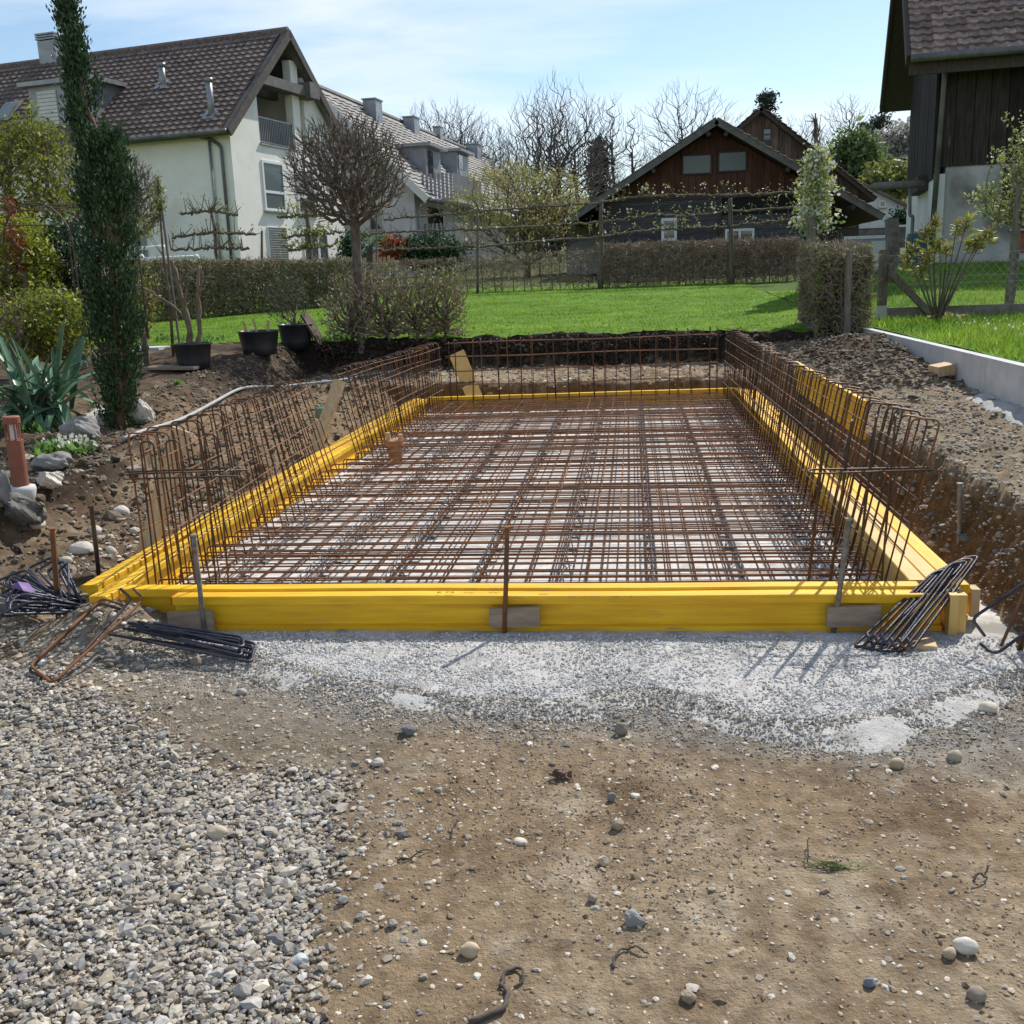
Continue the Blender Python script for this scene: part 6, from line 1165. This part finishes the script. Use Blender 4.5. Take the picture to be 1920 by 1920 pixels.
for (nm, lab, cat, px, py, Y, rx, ry, ncl, per, size, pal, kw) in [
    ('olive_shrub', 'tall olive green loose shrub tree at the left edge before the tiled roof', 'shrub', 52, 330, 14.5, 92, 128, 210, 20, .038, POL * 1.25, dict(clr=.11)),
    ('lime_shrub', 'bright yellow green shrub at the left edge inside the rose arch', 'shrub', 30, 500, 12.9, 82, 95, 200, 40, .030, PY_, dict(clr=.09)),
    ('laurel_shrub', 'dark glossy laurel between the lime shrub and the yew column', 'shrub', 132, 490, 13.4, 58, 92, 110, 26, .032, PDK, dict(clr=.10)),
    ('spring_shrub', 'low light green shrub behind the yucca', 'shrub', 95, 610, 11.6, 92, 66, 190, 34, .027, np.concatenate([PY_, POL]), dict(clr=.08)),
    ('pale_shrub', 'thin pale green shrub right of the yew column', 'shrub', 262, 560, 13.5, 44, 80, 80, 16, .022, POL, dict(clr=.08)),
    ('grey_twig_shrub', 'grey leafless twiggy shrub at the far left under the olive shrub', 'shrub', 12, 610, 11.0, 50, 70, 130, 3, .018, POL, dict(clr=.06)),
    ('red_shrub', 'slender shrub with red young leaves at the rose arch', 'shrub', 26, 455, 12.5, 18, 80, 40, 12, .022, PRD, dict(clr=.05)),
    ('red_bush', 'orange red bush beside the palm before the apartment block', 'bush', 735, 468, 38, 26, 22, 60, 24, .06, PRD * 1.2, dict(clr=.16)),
    ('evergreen_hedge', 'dark evergreen hedge under the apartment block balconies', 'hedge', 802, 474, 38.5, 62, 24, 150, 34, .07, PDK, dict(clr=.2, twigs=False)),
    ('dark_shrub', 'dark shrub left of the palm beside the cream house', 'shrub', 658, 470, 40, 20, 34, 60, 24, .07, PDK * 1.5, dict(clr=.2, twigs=False)),
    ('far_green_tree', 'pale green rounded tree before the wooded hill', 'tree', 1602, 308, 82, 38, 52, 130, 34, .20, np.array([(.14, .20, .07), (.19, .26, .10), (.11, .16, .05)]), dict(clr=.5, r_tip=.03)),
    ('far_blossom_tree', 'white blossoming tree right of the pale green rounded tree', 'tree', 1690, 290, 88, 34, 50, 130, 30, .2, np.array([(.42, .40, .37), (.50, .48, .45), (.30, .30, .26)]), dict(clr=.5, r_tip=.03)),
    ('far_green_bush', 'yellow green bushes below the wooded hill', 'bush', 1668, 340, 78, 48, 24, 110, 30, .2, np.array([(.20, .24, .06), (.26, .28, .08)]), dict(clr=.5, twigs=False)),
    ('garden_conifer', 'dark clipped conifer beside the far white house', 'shrub', 1690, 425, 68, 16, 26, 50, 26, .14, PDK, dict(clr=.25, twigs=False)),
    ('hillside_shrub', 'brown green undergrowth behind the yellow spring tree', 'shrub', 1010, 420, 46, 60, 50, 90, 18, .10, np.array([(.14, .10, .06), (.18, .14, .07), (.10, .11, .05)]), dict(clr=.3))]:
    C = at(px, py, Y); k = Y / 1920 * 1.02; base = np.array([C[0], Y, min(h1(C[0], Y), C[2] - ry * k * .9)]); leafy(nm, lab, cat, base, C, (rx * k, rx * k * .9, ry * k), ncl, per, size, pal, **kw)
# bare trees of the wood behind
def bare(seed, R, clear, n, alpha, hgt_=1.0, flat=None, r_tip=.00105, jag=.045, step=.035):
    """unit-height leafless tree: crown radius R, clear stem"""
    global rng; keep = rng; rng = np.random.default_rng(seed)
    c = np.array([0, 0, clear + (1 - clear) * .52]); tg = ellip(n, c, (R, R, (1 - clear) * .50), .12, .55); tg[:, :2] *= (0.75 + .45 * rng.random((n, 1)))
    bx = rng.normal(0, .015, (6, 3)) * [1, 1, 0]; st = [np.array([0, 0, -.06])] + [np.array([0, 0, clear * f]) + bx[i] for i, f in enumerate((.2, .5, .8, 1.0))] + [np.array([0, 0, clear + .16]) + bx[5], np.array([0, 0, clear + .34]) + bx[5] * 1.5]
    X, par, cnt = mst(st, tg, alpha, step, jag, 1.5); o = skel_mesh(X, par, cnt, r_tip, .41, r_tip * 2.6, .0135, (m_barkd, m_twig_far)); A_, B_ = sprays(X, par, cnt, c, 2, .05, 1, .5, 1); m = MB(); m.segs(A_, B_, r_tip * .7, r_tip * .35, 3); rng = keep; return list(zip(('trunk', 'crown', 'twigs'), o + [m.mesh('twigs', m_twig_far)]))
BV = [bare(1, .30, .30, 560, .25), bare(2, .20, .28, 420, .2), bare(3, .36, .36, 560, .3, jag=.08), bare(4, .12, .35, 260, .15), bare(5, .27, .18, 620, .22, jag=.035), bare(6, .24, .45, 430, .3, jag=.08)]
BT = [  # px, py of the top, py of the foot, variant, distance, label
 (795, 186, 480, 0, 78, 'leftmost bare tree above the apartment block roof'), (838, 182, 480, 2, 80, 'dense bare crown second from left above the apartment block'), (858, 190, 485, 5, 83, 'bare tree with dark crown just right of the block ridge'), (915, 214, 480, 0, 85, 'lower round bare tree where the block roof ends'),
 (952, 240, 480, 4, 75, 'small bushy bare tree over the yellow spring tree'), (1000, 165, 490, 4, 62, 'feathery bare tree left of the tallest one'), (1046, 132, 500, 4, 58, 'tallest feathery bare tree in the middle of the wood'), (1028, 160, 495, 1, 66, 'narrow bare tree behind the tallest feathery one'), (1082, 170, 495, 0, 64, 'bare tree leaning out right of the tallest one'),
 (1110, 188, 495, 1, 70, 'upright bare tree left of the slim poles'), (1150, 168, 470, 3, 78, 'slim pole-like bare tree with a small high crown'), (1188, 194, 470, 3, 74, 'ivy clad slim bare tree with short side limbs'), (1215, 262, 460, 1, 84, 'faint low bare tree between slim poles and the lone oak'),
 (1290, 148, 440, 2, 76, 'lone spreading bare oak above the dark barn ridge'), (1250, 235, 450, 1, 96, 'pale distant bare tree left of the lone oak'), (1388, 212, 400, 1, 92, 'bare tree peeping left of the weathered barn gable'), (1498, 208, 400, 0, 92, 'bare tree right of the weathered barn gable'), (1520, 230, 400, 4, 86, 'thin bushy bare tree behind the blossom column'), (1592, 172, 400, 5, 88, 'spreading bare tree on the wooded hill'), (1560, 225, 400, 1, 94, 'narrow bare tree left of the spreading hill tree'),
 (880, 230, 480, 1, 95, 'faint tree between the block ridge trees'), (1340, 235, 420, 0, 100, 'faint bare crown right of the lone oak')]
for (px, pt, pf, v, Y, lab) in BT:
    top = D(px, pt, Y); ft = D(px, pf, Y); H_ = (top[2] - ft[2]) / 1.0; assemble('bare_tree', lab, 'tree', (top[0], Y, ft[2]), BV[v], 'bare trees of the wood behind the houses', rng.uniform(0, 6.28), H_ * .97)
for k in range(21):
    px = 1700 - 6.5 * (k % 26) * 1 + rng.normal(0, 3) if k < 13 else rng.uniform(940, 1240); Y = rng.uniform(98, 118); top = D(px, (268 if k < 13 else 285) + rng.uniform(-22, 25), Y); ft = D(px, 400 if k < 13 else 470, Y)
    t_ = assemble('distant_tree', 'thin straight bare tree of the far wood rank' if k >= 13 else 'thin straight bare trunk in the wooded hill behind the blossom trees', 'tree', (top[0], Y, ft[2]), BV[(1, 3, 4)[k % 3]], 'far bare trunks in the middle wood' if k >= 13 else 'far bare trunks on the wooded hill', rng.uniform(0, 6.28), top[2] - ft[2])
def conifer(lab, px, pt, pf, wpx, Y, sparse=1.0):
    top = D(px, pt, Y); ft = D(px, pf, Y); H_ = top[2] - ft[2]; k = wpx * Y / 1920 / 2; n = 90; f = rng.random(n); z = H_ * (.35 + .65 * f); r = k * (1 - f * .75) * rng.uniform(.4, 1, n); a = rng.uniform(0, 6.28, n); P = np.stack([np.cos(a) * r, np.sin(a) * r, z], -1)
    P2 = np.repeat(P, 36, 0) + rng.normal(0, .32, (n * 36, 3)) * [1, 1, .5]; m = MB(); m.segs([(0, 0, -1)], [(0, 0, H_)], .22, .05, 6); m2 = MB(); m2.segs(P * [0, 0, 1] - [0, 0, .3], P, .05, .02, 3)
    assemble('pine_tree', lab, 'tree', (top[0], Y, ft[2]), [('trunk', m.mesh('trunk', m_barkd)), ('branches', m2.mesh('branches', m_barkd)), ('crown', leaves_mesh('crown', P2, .17, np.array([(.035, .06, .035), (.05, .08, .045), (.028, .045, .028)]), m_needle, .1, .35))], 'dark conifers of the wood')
conifer('dark pine behind the weathered barn gable', 1440, 178, 400, 60, 84); conifer('dark pine above the white blossoming tree', 1652, 214, 400, 62, 96); conifer('wide dark pine between hill oak and blossoms', 1624, 235, 400, 60, 100); conifer('slim ivy column among the bare trees', 1122, 262, 470, 16, 72)
# yellow spring tree
Y = 36.0; Y = 44.5; c = at(978, 395, Y); base = ground_at(990, Y); k = Y / 1920
tg = ellip(620, c - base, (135 * k, 110 * k, 92 * k), .15, .5); tg = tg[tg[:, 2] > .8]; X, par, cnt = mst([(0, 0, -.2), (0.05, 0, .5), (0, 0, 1.0)], tg, .3, .2, .12)
tp = X[cnt <= 2]; lp = tp[rng.integers(0, len(tp), 11000)] + rng.normal(0, .13, (11000, 3))
assemble('spring_tree', 'wide loose tree hazed with yellow green catkins behind the middle hedge', 'tree', base, list(zip(('trunk', 'branches'), skel_mesh(X, par, cnt, .010, .42, .03, .12, (m_bark, m_twig)))) + [('catkins', leaves_mesh('catkins', lp, .05, np.array([(.33, .32, .09), (.42, .39, .13), (.27, .28, .08)]), m_leaf, -.3, .4))])
# espalier trees on the hedge line
def espalier(label, post, tiers, leafpal, nleaf, Y, blossom=False, size=.04, grp='espaliered fruit trees', rp=.09):
    b = D(*post[0], Y); tpt = D(*post[1], Y); b[2] = min(b[2], h1(b[0], Y)); t = thing('espalier_tree', label, 'tree', b, grp); m = MB(); m.tube(np.linspace(b, tpt, 6) + rng.normal(0, .012, (6, 3)), np.linspace(rp, rp * .6, 6), 7); m.obj('trunk', m_bark, t, True); allp = []
    for tier in tiers:
        P = np.array([D(x, y, Y - .05) for x, y in tier]); tt_ = np.linspace(0, len(P) - 1, 40); Q_ = np.stack([np.interp(tt_, np.arange(len(P)), P[:, i]) for i in range(3)], -1) + rng.normal(0, .018, (40, 3)); m = MB(); m.tube(Q_, .034, 5); m.obj('limb', m_bark, t, True); allp.append(Q_)
    Q_ = np.concatenate(allp); i = rng.integers(0, len(Q_), 150); d_ = unit(150) * [.6, .6, .5] + [0, 0, .45]; l = rng.uniform(.15, .5, (150, 1)); m = MB(); E2 = Q_[i] + d_ * l; m.segs(Q_[i], E2, .013, .006, 4); tag(m.obj('spurs', m_bark, t), kind='stuff')
    j = rng.integers(0, 150, nleaf); Pl = E2[j] + rng.normal(0, .05, (nleaf, 3)); put('leaves', leaves_mesh('leaves', Pl, size, leafpal), t)
    if blossom: j = rng.integers(0, 150, nleaf // 4); put('blossoms', leaves_mesh('blossoms', E2[j] + rng.normal(0, .05, (len(j), 3)), size * .8, np.ones((1, 3)), m_petal, 0, .8, .05), t) if False else put('blossoms', leaves_mesh('blossoms', E2[j] + rng.normal(0, .05, (len(j), 3)), size * .8, np.ones((1, 3)), m_leaf_white, 0, .8, .05), t)
    return t
m_leaf_white = M('pale_petal', (.62, .58, .50), (.78, .74, .66), 9, .6, trans=.3)
PLF = np.array([(.26, .30, .08), (.34, .36, .13), (.20, .23, .06)])
espalier('espalier on the thick post at the left eave of the dark barn', [(1126, 546), (1127, 376)], [[(890, 398), (1010, 388), (1127, 380), (1200, 368)], [(870, 432), (1000, 424), (1127, 417), (1230, 402)], [(860, 466), (1127, 443), (1250, 428)]], PLF, 420, 31.6, True)
espalier('espalier on the mossy middle post before the barn windows', [(1371, 532), (1370, 372)], [[(1200, 368), (1290, 366), (1370, 366), (1505, 360)], [(1215, 402), (1300, 404), (1370, 396), (1500, 388)], [(1240, 430), (1370, 424), (1480, 412)]], PLF, 420, 31.8, True)
espalier('thin espalier between the round tree and the yellow spring tree', [(895, 548), (895, 398)], [[(720, 412), (800, 405), (890, 397)], [(660, 440), (780, 434), (900, 430)], [(700, 470), (800, 466), (890, 462)]], PLF, 130, 31.0, False, .03, rp=.05)
espalier('small espalier before the shaded cream wall left of the downpipe', [(414, 512), (396, 392)], [[(340, 402), (370, 398), (398, 394), (445, 404)], [(322, 446), (365, 440), (404, 436), (480, 440)], [(320, 468), (408, 464), (465, 466)]], PLF, 260, 25.0, False, .032, rp=.06)
espalier('leafy espalier before the sunny gable of the cream house', [(581, 505), (575, 392)], [[(520, 408), (575, 404), (630, 400)], [(530, 446), (576, 440), (640, 436)], [(540, 470), (578, 464), (625, 462)]], PLF * 1.15, 900, 27.5, False, .04, rp=.09)
for (px, y0, y1, Y, lab) in [(491, 500, 432, 26.0, 'thin dark garden stake before the cream gable'), (706, 505, 398, 33, 'thin post beside the palm')]: m = MB(); m.segs([D(px, y0 + 8, Y)], [D(px, y1, Y)], .035, .03, 6); tag(m.obj('garden_stake', m_post), lab, 'stake')
# blossom column, young tree, oleander
Y = 22.0; base = ground_at(1529, Y); k = Y / 1920; c0, c1 = D(1527, 425, Y), D(1533, 285, Y)
f = rng.random(1100); P = c0 + (c1 - c0) * f[:, None] + np.stack([rng.normal(0, 14 * k, 1100), rng.normal(0, 14 * k, 1100), rng.normal(0, .1, 1100)], -1) * (1.15 - .55 * f)[:, None]; P = np.repeat(P, 4, 0) + rng.normal(0, .05, (4400, 3)); sel = rng.random(4400) < .42
m = MB(); trk = np.array([base - [0, 0, .1], D(1527, 440, Y), D(1530, 350, Y), D(1531, 285, Y), D(1529, 212, Y)]) - base; m.tube(trk, [.12, .10, .06, .035, .012], 7)
tg = np.stack([rng.normal(0, 7 * k, 40), rng.normal(0, 7 * k, 40), rng.uniform(0, 1, 40)], -1); tg = trk[3] + (trk[4] - trk[3]) * tg[:, 2:3] + tg * [1, 1, 0]; m2 = MB(); m2.segs(trk[3] + (trk[4] - trk[3]) * rng.random((40, 1)), tg, .014, .006, 3)
assemble('blossom_column', 'narrow columnar pear tree in white blossom behind the hedge block', 'tree', base, [('trunk', m.mesh('trunk', m_bark, True)), ('twigs', m2.mesh('twigs', m_bark)), ('blossoms', leaves_mesh('blossoms', P[sel] - base, .035, np.ones((1, 3)), m_leaf_white, 0, .8, .05)), ('leaves', leaves_mesh('leaves', P[~sel] - base, .04, np.array([(.33, .40, .09), (.40, .46, .14)])))])
m = MB(); m.bar(D(1521, 466, Y - .3), D(1520, 405, Y - .3), .16, .16, (0, 1, .01)); tag(m.obj('tree_stake', m_post), 'square stake at the foot of the blossom column', 'stake')
Y = 18.2; base = D(1893, 585, Y); base[2] = h1(base[0], Y); k = Y / 1920; c = D(1918, 330, Y)
tg = np.concatenate([ellip(90, D(1925, 300, Y) - base, (62 * k, .5, 85 * k), .2, .6), ellip(70, D(1890, 375, Y) - base, (66 * k, .5, 42 * k), .2, .6)]); X, par, cnt = mst([(0, 0, -.1), (.03, 0, .6), D(1904, 480, Y) - base, D(1906, 425, Y) - base], tg, .35, .12, .15); P = np.repeat(tg, 15, 0) + rng.normal(0, .055, (len(tg) * 15, 3))
assemble('young_tree', 'young tree with small fresh leaves before the stained plaster at the right edge', 'tree', base, list(zip(('trunk', 'branches'), skel_mesh(X, par, cnt, .006, .45, .02, .06, (m_bark, m_twig)))) + [('leaves', leaves_mesh('leaves', P, .030, np.array([(.34, .38, .14), (.42, .45, .20), (.26, .32, .09)])))])
m = MB(); m.segs([D(1886, 600, 17.6)], [D(1911, 345, 17.6)], .05, .045, 8); tag(m.obj('leaning_stake', m_post), 'leaning round stake supporting the young tree at the right edge', 'stake')
Y = 15.7; base = D(1757, 606, Y); base[2] = h1(base[0], Y); t = thing('oleander', 'leggy oleander with yellowish leaf tufts in front of the wire fence', 'shrub', base, None); tips = [(1700, 480), (1713, 455), (1735, 425), (1755, 410), (1775, 455), (1795, 420), (1815, 410), (1822, 450), (1842, 440), (1855, 430), (1760, 450), (1725, 500), (1742, 470)]
PO = np.array([(.27, .30, .06), (.34, .34, .08), (.22, .25, .06), (.31, .24, .11)]); LP = []; LD = []
for i, (px, py) in enumerate(tips):
    e = D(px, py, Y + rng.uniform(-.25, .25)); mid = base + (e - base) * .45 + [(-.05 if px < 1760 else .04), 0, .12]; m = MB(); m.tube(fillet([base - [0, 0, .05], mid, e], .3), np.linspace(.016, .007, 7), 5); m.obj('stem', m_bark, t, True)
    n = 58; dd = unit(n) * [1, 1, .6] + [0, 0, .55]; dd /= np.linalg.norm(dd, axis=1)[:, None]; L_ = rng.uniform(.05, .11, (n, 1)); LP.append(e + dd * L_ * .9 - [0, 0, .22] * rng.random((n, 1))); LD.append(dd)
dd = unit(60) * [1, 1, .3]; LP.append(base + dd * [.25, .2, .1] + [0.15, 0, .08]); LD.append(dd); put('leaves', leaves_mesh('leaves', np.concatenate(LP), .066, PO, asp=.22, up=0, dirs=np.concatenate(LD)), t)
# palm
Y = 36.5; base = ground_at(693, Y); tp = D(693, 462, Y); t = thing('palm_tree', 'small fan palm beside the red bush', 'palm', base); m = MB(); m.tube([base - [0, 0, .2], tp], [.13, .11], 8); m.obj('trunk', m_barkd, t)
for k in range(16):
    a = rng.uniform(0, 6.28); e = rng.uniform(-.1, .9); d_ = np.array([math.cos(a) * math.cos(e), math.sin(a) * math.cos(e), math.sin(e)]); c = tp + d_ * .42; n = 12; fan = np.linspace(-1.1, 1.1, n); sd_ = np.cross(d_, [0, 0, 1.]); sd_ /= np.linalg.norm(sd_); dirs = np.cos(fan)[:, None] * d_ + np.sin(fan)[:, None] * sd_ - [0, 0, .15]; m = MB(); m.quads(c + dirs * .2, dirs * .24, np.cross(dirs, [0, 0, 1.]) * .03 + [0, 0, .004], np.array([(.10, .17, .05)]) * rng.uniform(.7, 1.3)); m.segs([tp], [c], .012, .01, 4, np.array([.1, .15, .05])); m.obj('frond', m_leaf, t)
# yucca
base = Tn(78, 800); t = thing('yucca', 'big yucca rosette with long blue green sword leaves left of the yew', 'plant', base); ys = proj(base)[2] / 1920
m_yuc = M('yucca_leaf', (.07, .15, .085), (.14, .25, .14), 3, .40, stretch=(1, 1, 1), vary=.25, trans=.1)
def sword(L, w, droop):
    n = 9; s = np.linspace(0, 1, n); x = L * (s - droop * s**2.2 * .25); z = L * (-droop * s**2.4 * .75); wd = w * np.clip(np.minimum(.55 + s * 2.5, (1 - s) * 3.2), 0.02, 1); V = []
    for i in range(n): V += [(x[i], -wd[i], z[i] + wd[i] * .35), (x[i], 0, z[i] - .002), (x[i], wd[i], z[i] + wd[i] * .35)]
    Q = [q for i in range(n - 1) for q in ([3 * i, 3 * i + 3, 3 * i + 4, 3 * i + 1], [3 * i + 1, 3 * i + 4, 3 * i + 5, 3 * i + 2])]; return raw_mesh('leaf', V, Q, None, m_yuc, None, True)
SW = [sword(.80, .035, .05), sword(.82, .038, .45), sword(.72, .036, .85), sword(.9, .034, .15)]
for k in range(96):
    a = rng.uniform(0, 6.283); e = rng.choice([rng.uniform(.9, 1.5), rng.uniform(.35, 1.0), rng.uniform(-.35, .4)]); cx = base + [rng.normal(0, .16), rng.normal(0, .12), .12 + .14 * rng.random()]; me = SW[3] if e > 1.1 and k % 2 else SW[0] if e > 1 else SW[1] if e > .5 else SW[2]
    o = put('leaf', me, t, cx, (0, -e, a), rng.uniform(.75, 1.08))
m = MB(); m.tube([base - [0, 0, .1], base + [0, 0, .3]], [.12, .08], 8); m.obj('stump', m_barkd, t)
# primrose and small weeds
def tuft(name, label, px, py, n, L, w, pal, flowers=0, cat='plant', group=None, spread=.12):
    b = Tn(px, py); t = thing(name, label, cat, b, group); a = rng.uniform(0, 6.283, n); e = rng.uniform(.15, 1.2, n); d_ = np.stack([np.cos(a) * np.cos(e), np.sin(a) * np.cos(e), np.sin(e)], -1); r0 = np.stack([rng.normal(0, spread, n), rng.normal(0, spread * .8, n), 0 * a], -1); sd_ = np.cross(d_, [0, 0, 1.]); sd_ /= np.linalg.norm(sd_, axis=1)[:, None]
    m = MB(); m.quads(b + r0 + d_ * L * .5, d_ * L * .5, sd_ * w, pal[rng.integers(0, len(pal), n)] * (1 + rng.normal(0, .15, (n, 1)))); tag(m.obj('leaves', m_leaf, t), kind='stuff')
    if flowers: P = b + np.stack([rng.normal(.06, spread * .8, flowers), rng.normal(-.04, spread * .6, flowers), rng.uniform(.6, 1.0, flowers) * L], -1); tag(put('flowers', leaves_mesh('flowers', P, .016, np.ones((1, 3)), m_leaf_white, 1.5, .9, .03), t), kind='stuff')
    return t
PG = np.array([(.13, .25, .05), (.18, .32, .07), (.10, .19, .04)])
tuft('primrose', 'clump of pale flowering primrose between grey rock and bank edge', 118, 850, 130, .15, .022, PG, 60, spread=.13); tuft('garden_herb', 'light green herb clump below the yucca', 55, 808, 110, .12, .018, PG, spread=.15); tuft('weed', 'small weed beside the fig tub board', 333, 722, 24, .08, .015, PG, spread=.03, group='small weeds on the bank'); tuft('weed', 'leafy weeds behind the fig tub', 395, 640, 60, .14, .02, PG, spread=.15, group='small weeds on the bank'); tuft('weed', 'green weeds left of the fig tub', 322, 640, 70, .14, .018, PG, spread=.18, group='small weeds on the bank'); tuft('weed', 'weeds at the lawn edge under the low bush', 640, 640, 120, .12, .016, PG, spread=.22, group='small weeds on the bank'); tuft('tulips', 'orange red tulips behind the yucca', 118, 655, 40, .16, .014, PG, spread=.2)
b = Tn(118, 655); put('petals', leaves_mesh('petals', b + np.stack([rng.normal(0, .22, 60), rng.normal(0, .1, 60), rng.uniform(.12, .24, 60)], -1), .03, np.array([(.55, .06, .02), (.6, .12, .03)]), m_leaf, .6, .6), bpy.data.objects['tulips'])
# fig in tub, stubs, olive shrub
q, r, h = tq1; top = q + [0, 0, h * .88]; k = q[1] / 1920; t = thing('pruned_fig', 'hard pruned fig with knobbly bare stems in the left tub', 'tree', top)
for (pts, r0) in [([(360, 655), (352, 600), (340, 560), (330, 512), (322, 488)], .055), ([(372, 655), (374, 590), (370, 545), (372, 498)], .045), ([(356, 610), (345, 590), (352, 540), (358, 520)], .03), ([(350, 600), (320, 570), (295, 555), (262, 535)], .026), ([(340, 560), (334, 540), (345, 505)], .022), ([(372, 560), (380, 530), (377, 500)], .02), ([(295, 555), (275, 560), (252, 548)], .014)]:
    P = np.array([D(x, y, q[1] + .02) for x, y in pts]); tt_ = np.linspace(0, len(P) - 1, 14); Q_ = np.stack([np.interp(tt_, np.arange(len(P)), P[:, i]) for i in range(3)], -1); Q_[1:-1] += rng.normal(0, .008, Q_[1:-1].shape); m = MB(); m.tube(Q_, np.linspace(r0 * .8, r0 * .45, 14) * (1 + .12 * np.sin(np.arange(14) * 2.1)), 7); m.obj('stem', M('fig_bark', (.12, .085, .06), (.24, .18, .13), 8, .9, .4) if 'fig_bark' not in bpy.data.materials else bpy.data.materials['fig_bark'], t, True)
q, r, h = tq2; t = thing('cut_stubs', 'three cut bare stubs in the middle tub', 'plant', q + [0, 0, h])
for (a_, b_) in [((466, 622), (456, 602)), ((484, 622), (474, 598)), ((500, 622), (503, 600))]: m = MB(); m.tube([D(*a_, q[1]) - [0, 0, .1], D(*b_, q[1])], [.022, .018], 6); m.obj('stub', m_wood, t)
q, r, h = tq3; base = q + [0, 0, h * .85]; c = D(538, 560, q[1]); k = q[1] / 1920
tg = ellip(220, c - base, (42 * k, .3, 58 * k), .1, .6); X, par, cnt = mst([(0, 0, 0), (0, 0, .15)], tg, .5, .06, .1); P = np.repeat(tg, 6, 0) + rng.normal(0, .03, (len(tg) * 6, 3))
assemble('olive_tree', 'airy grey green olive shrub in the right tub', 'shrub', base, list(zip(('stems', 'twigs'), skel_mesh(X, par, cnt, .0035, .4, .009, .02, (m_bark, m_twig)))) + [('leaves', leaves_mesh('leaves', P, .022, np.array([(.08, .11, .06), (.12, .15, .09), (.06, .09, .045)]), asp=.3))])
# young staked tree by the yew, and its stake
q = Tn(325, 668); k = q[1] / 1920; Y = q[1]; P = np.array([D(x, y, Y) - q for x, y in [(325, 668), (318, 560), (306, 480), (300, 400), (297, 340)]]); m = MB(); m.tube(P, [.024, .022, .018, .014, .008], 6)
tg = np.concatenate([ellip(40, D(298, 370, Y) - q, (14 * k, .1, 50 * k), .1), ellip(26, D(275, 425, Y) - q, (28 * k, .12, 22 * k), .1)]); m2 = MB(); near_ = P[np.argmin(np.linalg.norm(P[None] - tg[:, None], axis=2), 1)]; m2.segs(near_, tg, .007, .003, 3)
assemble('staked_sapling', 'slender sapling with fresh leaves tied to a stake left of the fig', 'tree', q, [('trunk', m.mesh('trunk', m_bark, True)), ('twigs', m2.mesh('twigs', m_twig)), ('leaves', leaves_mesh('leaves', np.repeat(tg, 8, 0) + rng.normal(0, .035, (len(tg) * 8, 3)), .026, PLF))])
m = MB(); m.segs([D(338, 655, Y)], [D(296, 335, Y)], .018, .016, 6); tag(m.obj('sapling_stake', m_post), 'thin dark stake beside the slender sapling', 'stake')
# grass
def blades(name, label, x, y, h, w, pal, lean=.35):
    n = len(x); z = hgt(x, y); b = np.stack([x, y, z], -1); a = rng.uniform(0, 6.283, n); sd_ = np.stack([np.cos(a), np.sin(a), 0 * a], -1) * w; hh = h * np.exp(rng.normal(0, .3, n)); tip = b + np.stack([rng.normal(0, lean, n) * hh, rng.normal(0, lean, n) * hh, hh], -1)
    V = np.stack([b - sd_, b + sd_, tip], 1).reshape(-1, 3); pt_ = fbm(x * .8, y * .8, 3)[:, None]; c = np.repeat(np.clip(pal[rng.integers(0, len(pal), n)] * (1 + rng.normal(0, .12, (n, 1)) + .35 * pt_) * (1 + pt_ * [.35, .1, 0]), .005, .8), 3, 0); return tag(put(name, raw_mesh(name, V, None, np.arange(3 * n).reshape(-1, 3), m_grass, c)), label, kind='stuff')
PGR = np.array([(.18, .30, .028), (.22, .34, .04), (.14, .26, .024), (.27, .36, .06)])
x, y = area(150000, -13, 3.3, 15.0, 33.5, lambda x, y: (y > 16.16 - sst(1.2, 2.0, x) * 1.0 + .1 * fbm(x * 4, x * 0 + 3, 3)) & (rng.random(len(x)) < 1.25 * (16 / y)**1.6) & (x > -13 + (y - 16) * -.2))
blades('lawn_grass', 'short mown grass blades of the lawn', x, y, .034, .010, PGR)
x, y = area(90000, 3.36, 10, 7.0, 26, lambda x, y: (x < y * .62 + .6) & (rng.random(len(x)) < np.clip((12 / y), 0, 1))); k = ~((y > 16.7) & (y < 17.0)); x, y = x[k], y[k]
blades('meadow_grass', 'long unmown grass of the plot beyond the kerb', x, y, .075 + .04 * fbm(x * 1.3, y * 1.3, 2), .008, PGR * 1.1, .5)
x, y = area(420, 4.0, 9, 7.5, 15, None); P = onz(x, y, .10); tag(put('daisies', leaves_mesh('daisies', P, .016, np.ones((1, 3)), m_leaf_white, 2, .9, .03)), 'small white daisies scattered in the meadow', kind='stuff')
print('script', round(time.time() - T0, 1), 'tris', sum(sum(len(f.vertices) - 2 for f in m.polygons) for m in bpy.data.meshes))
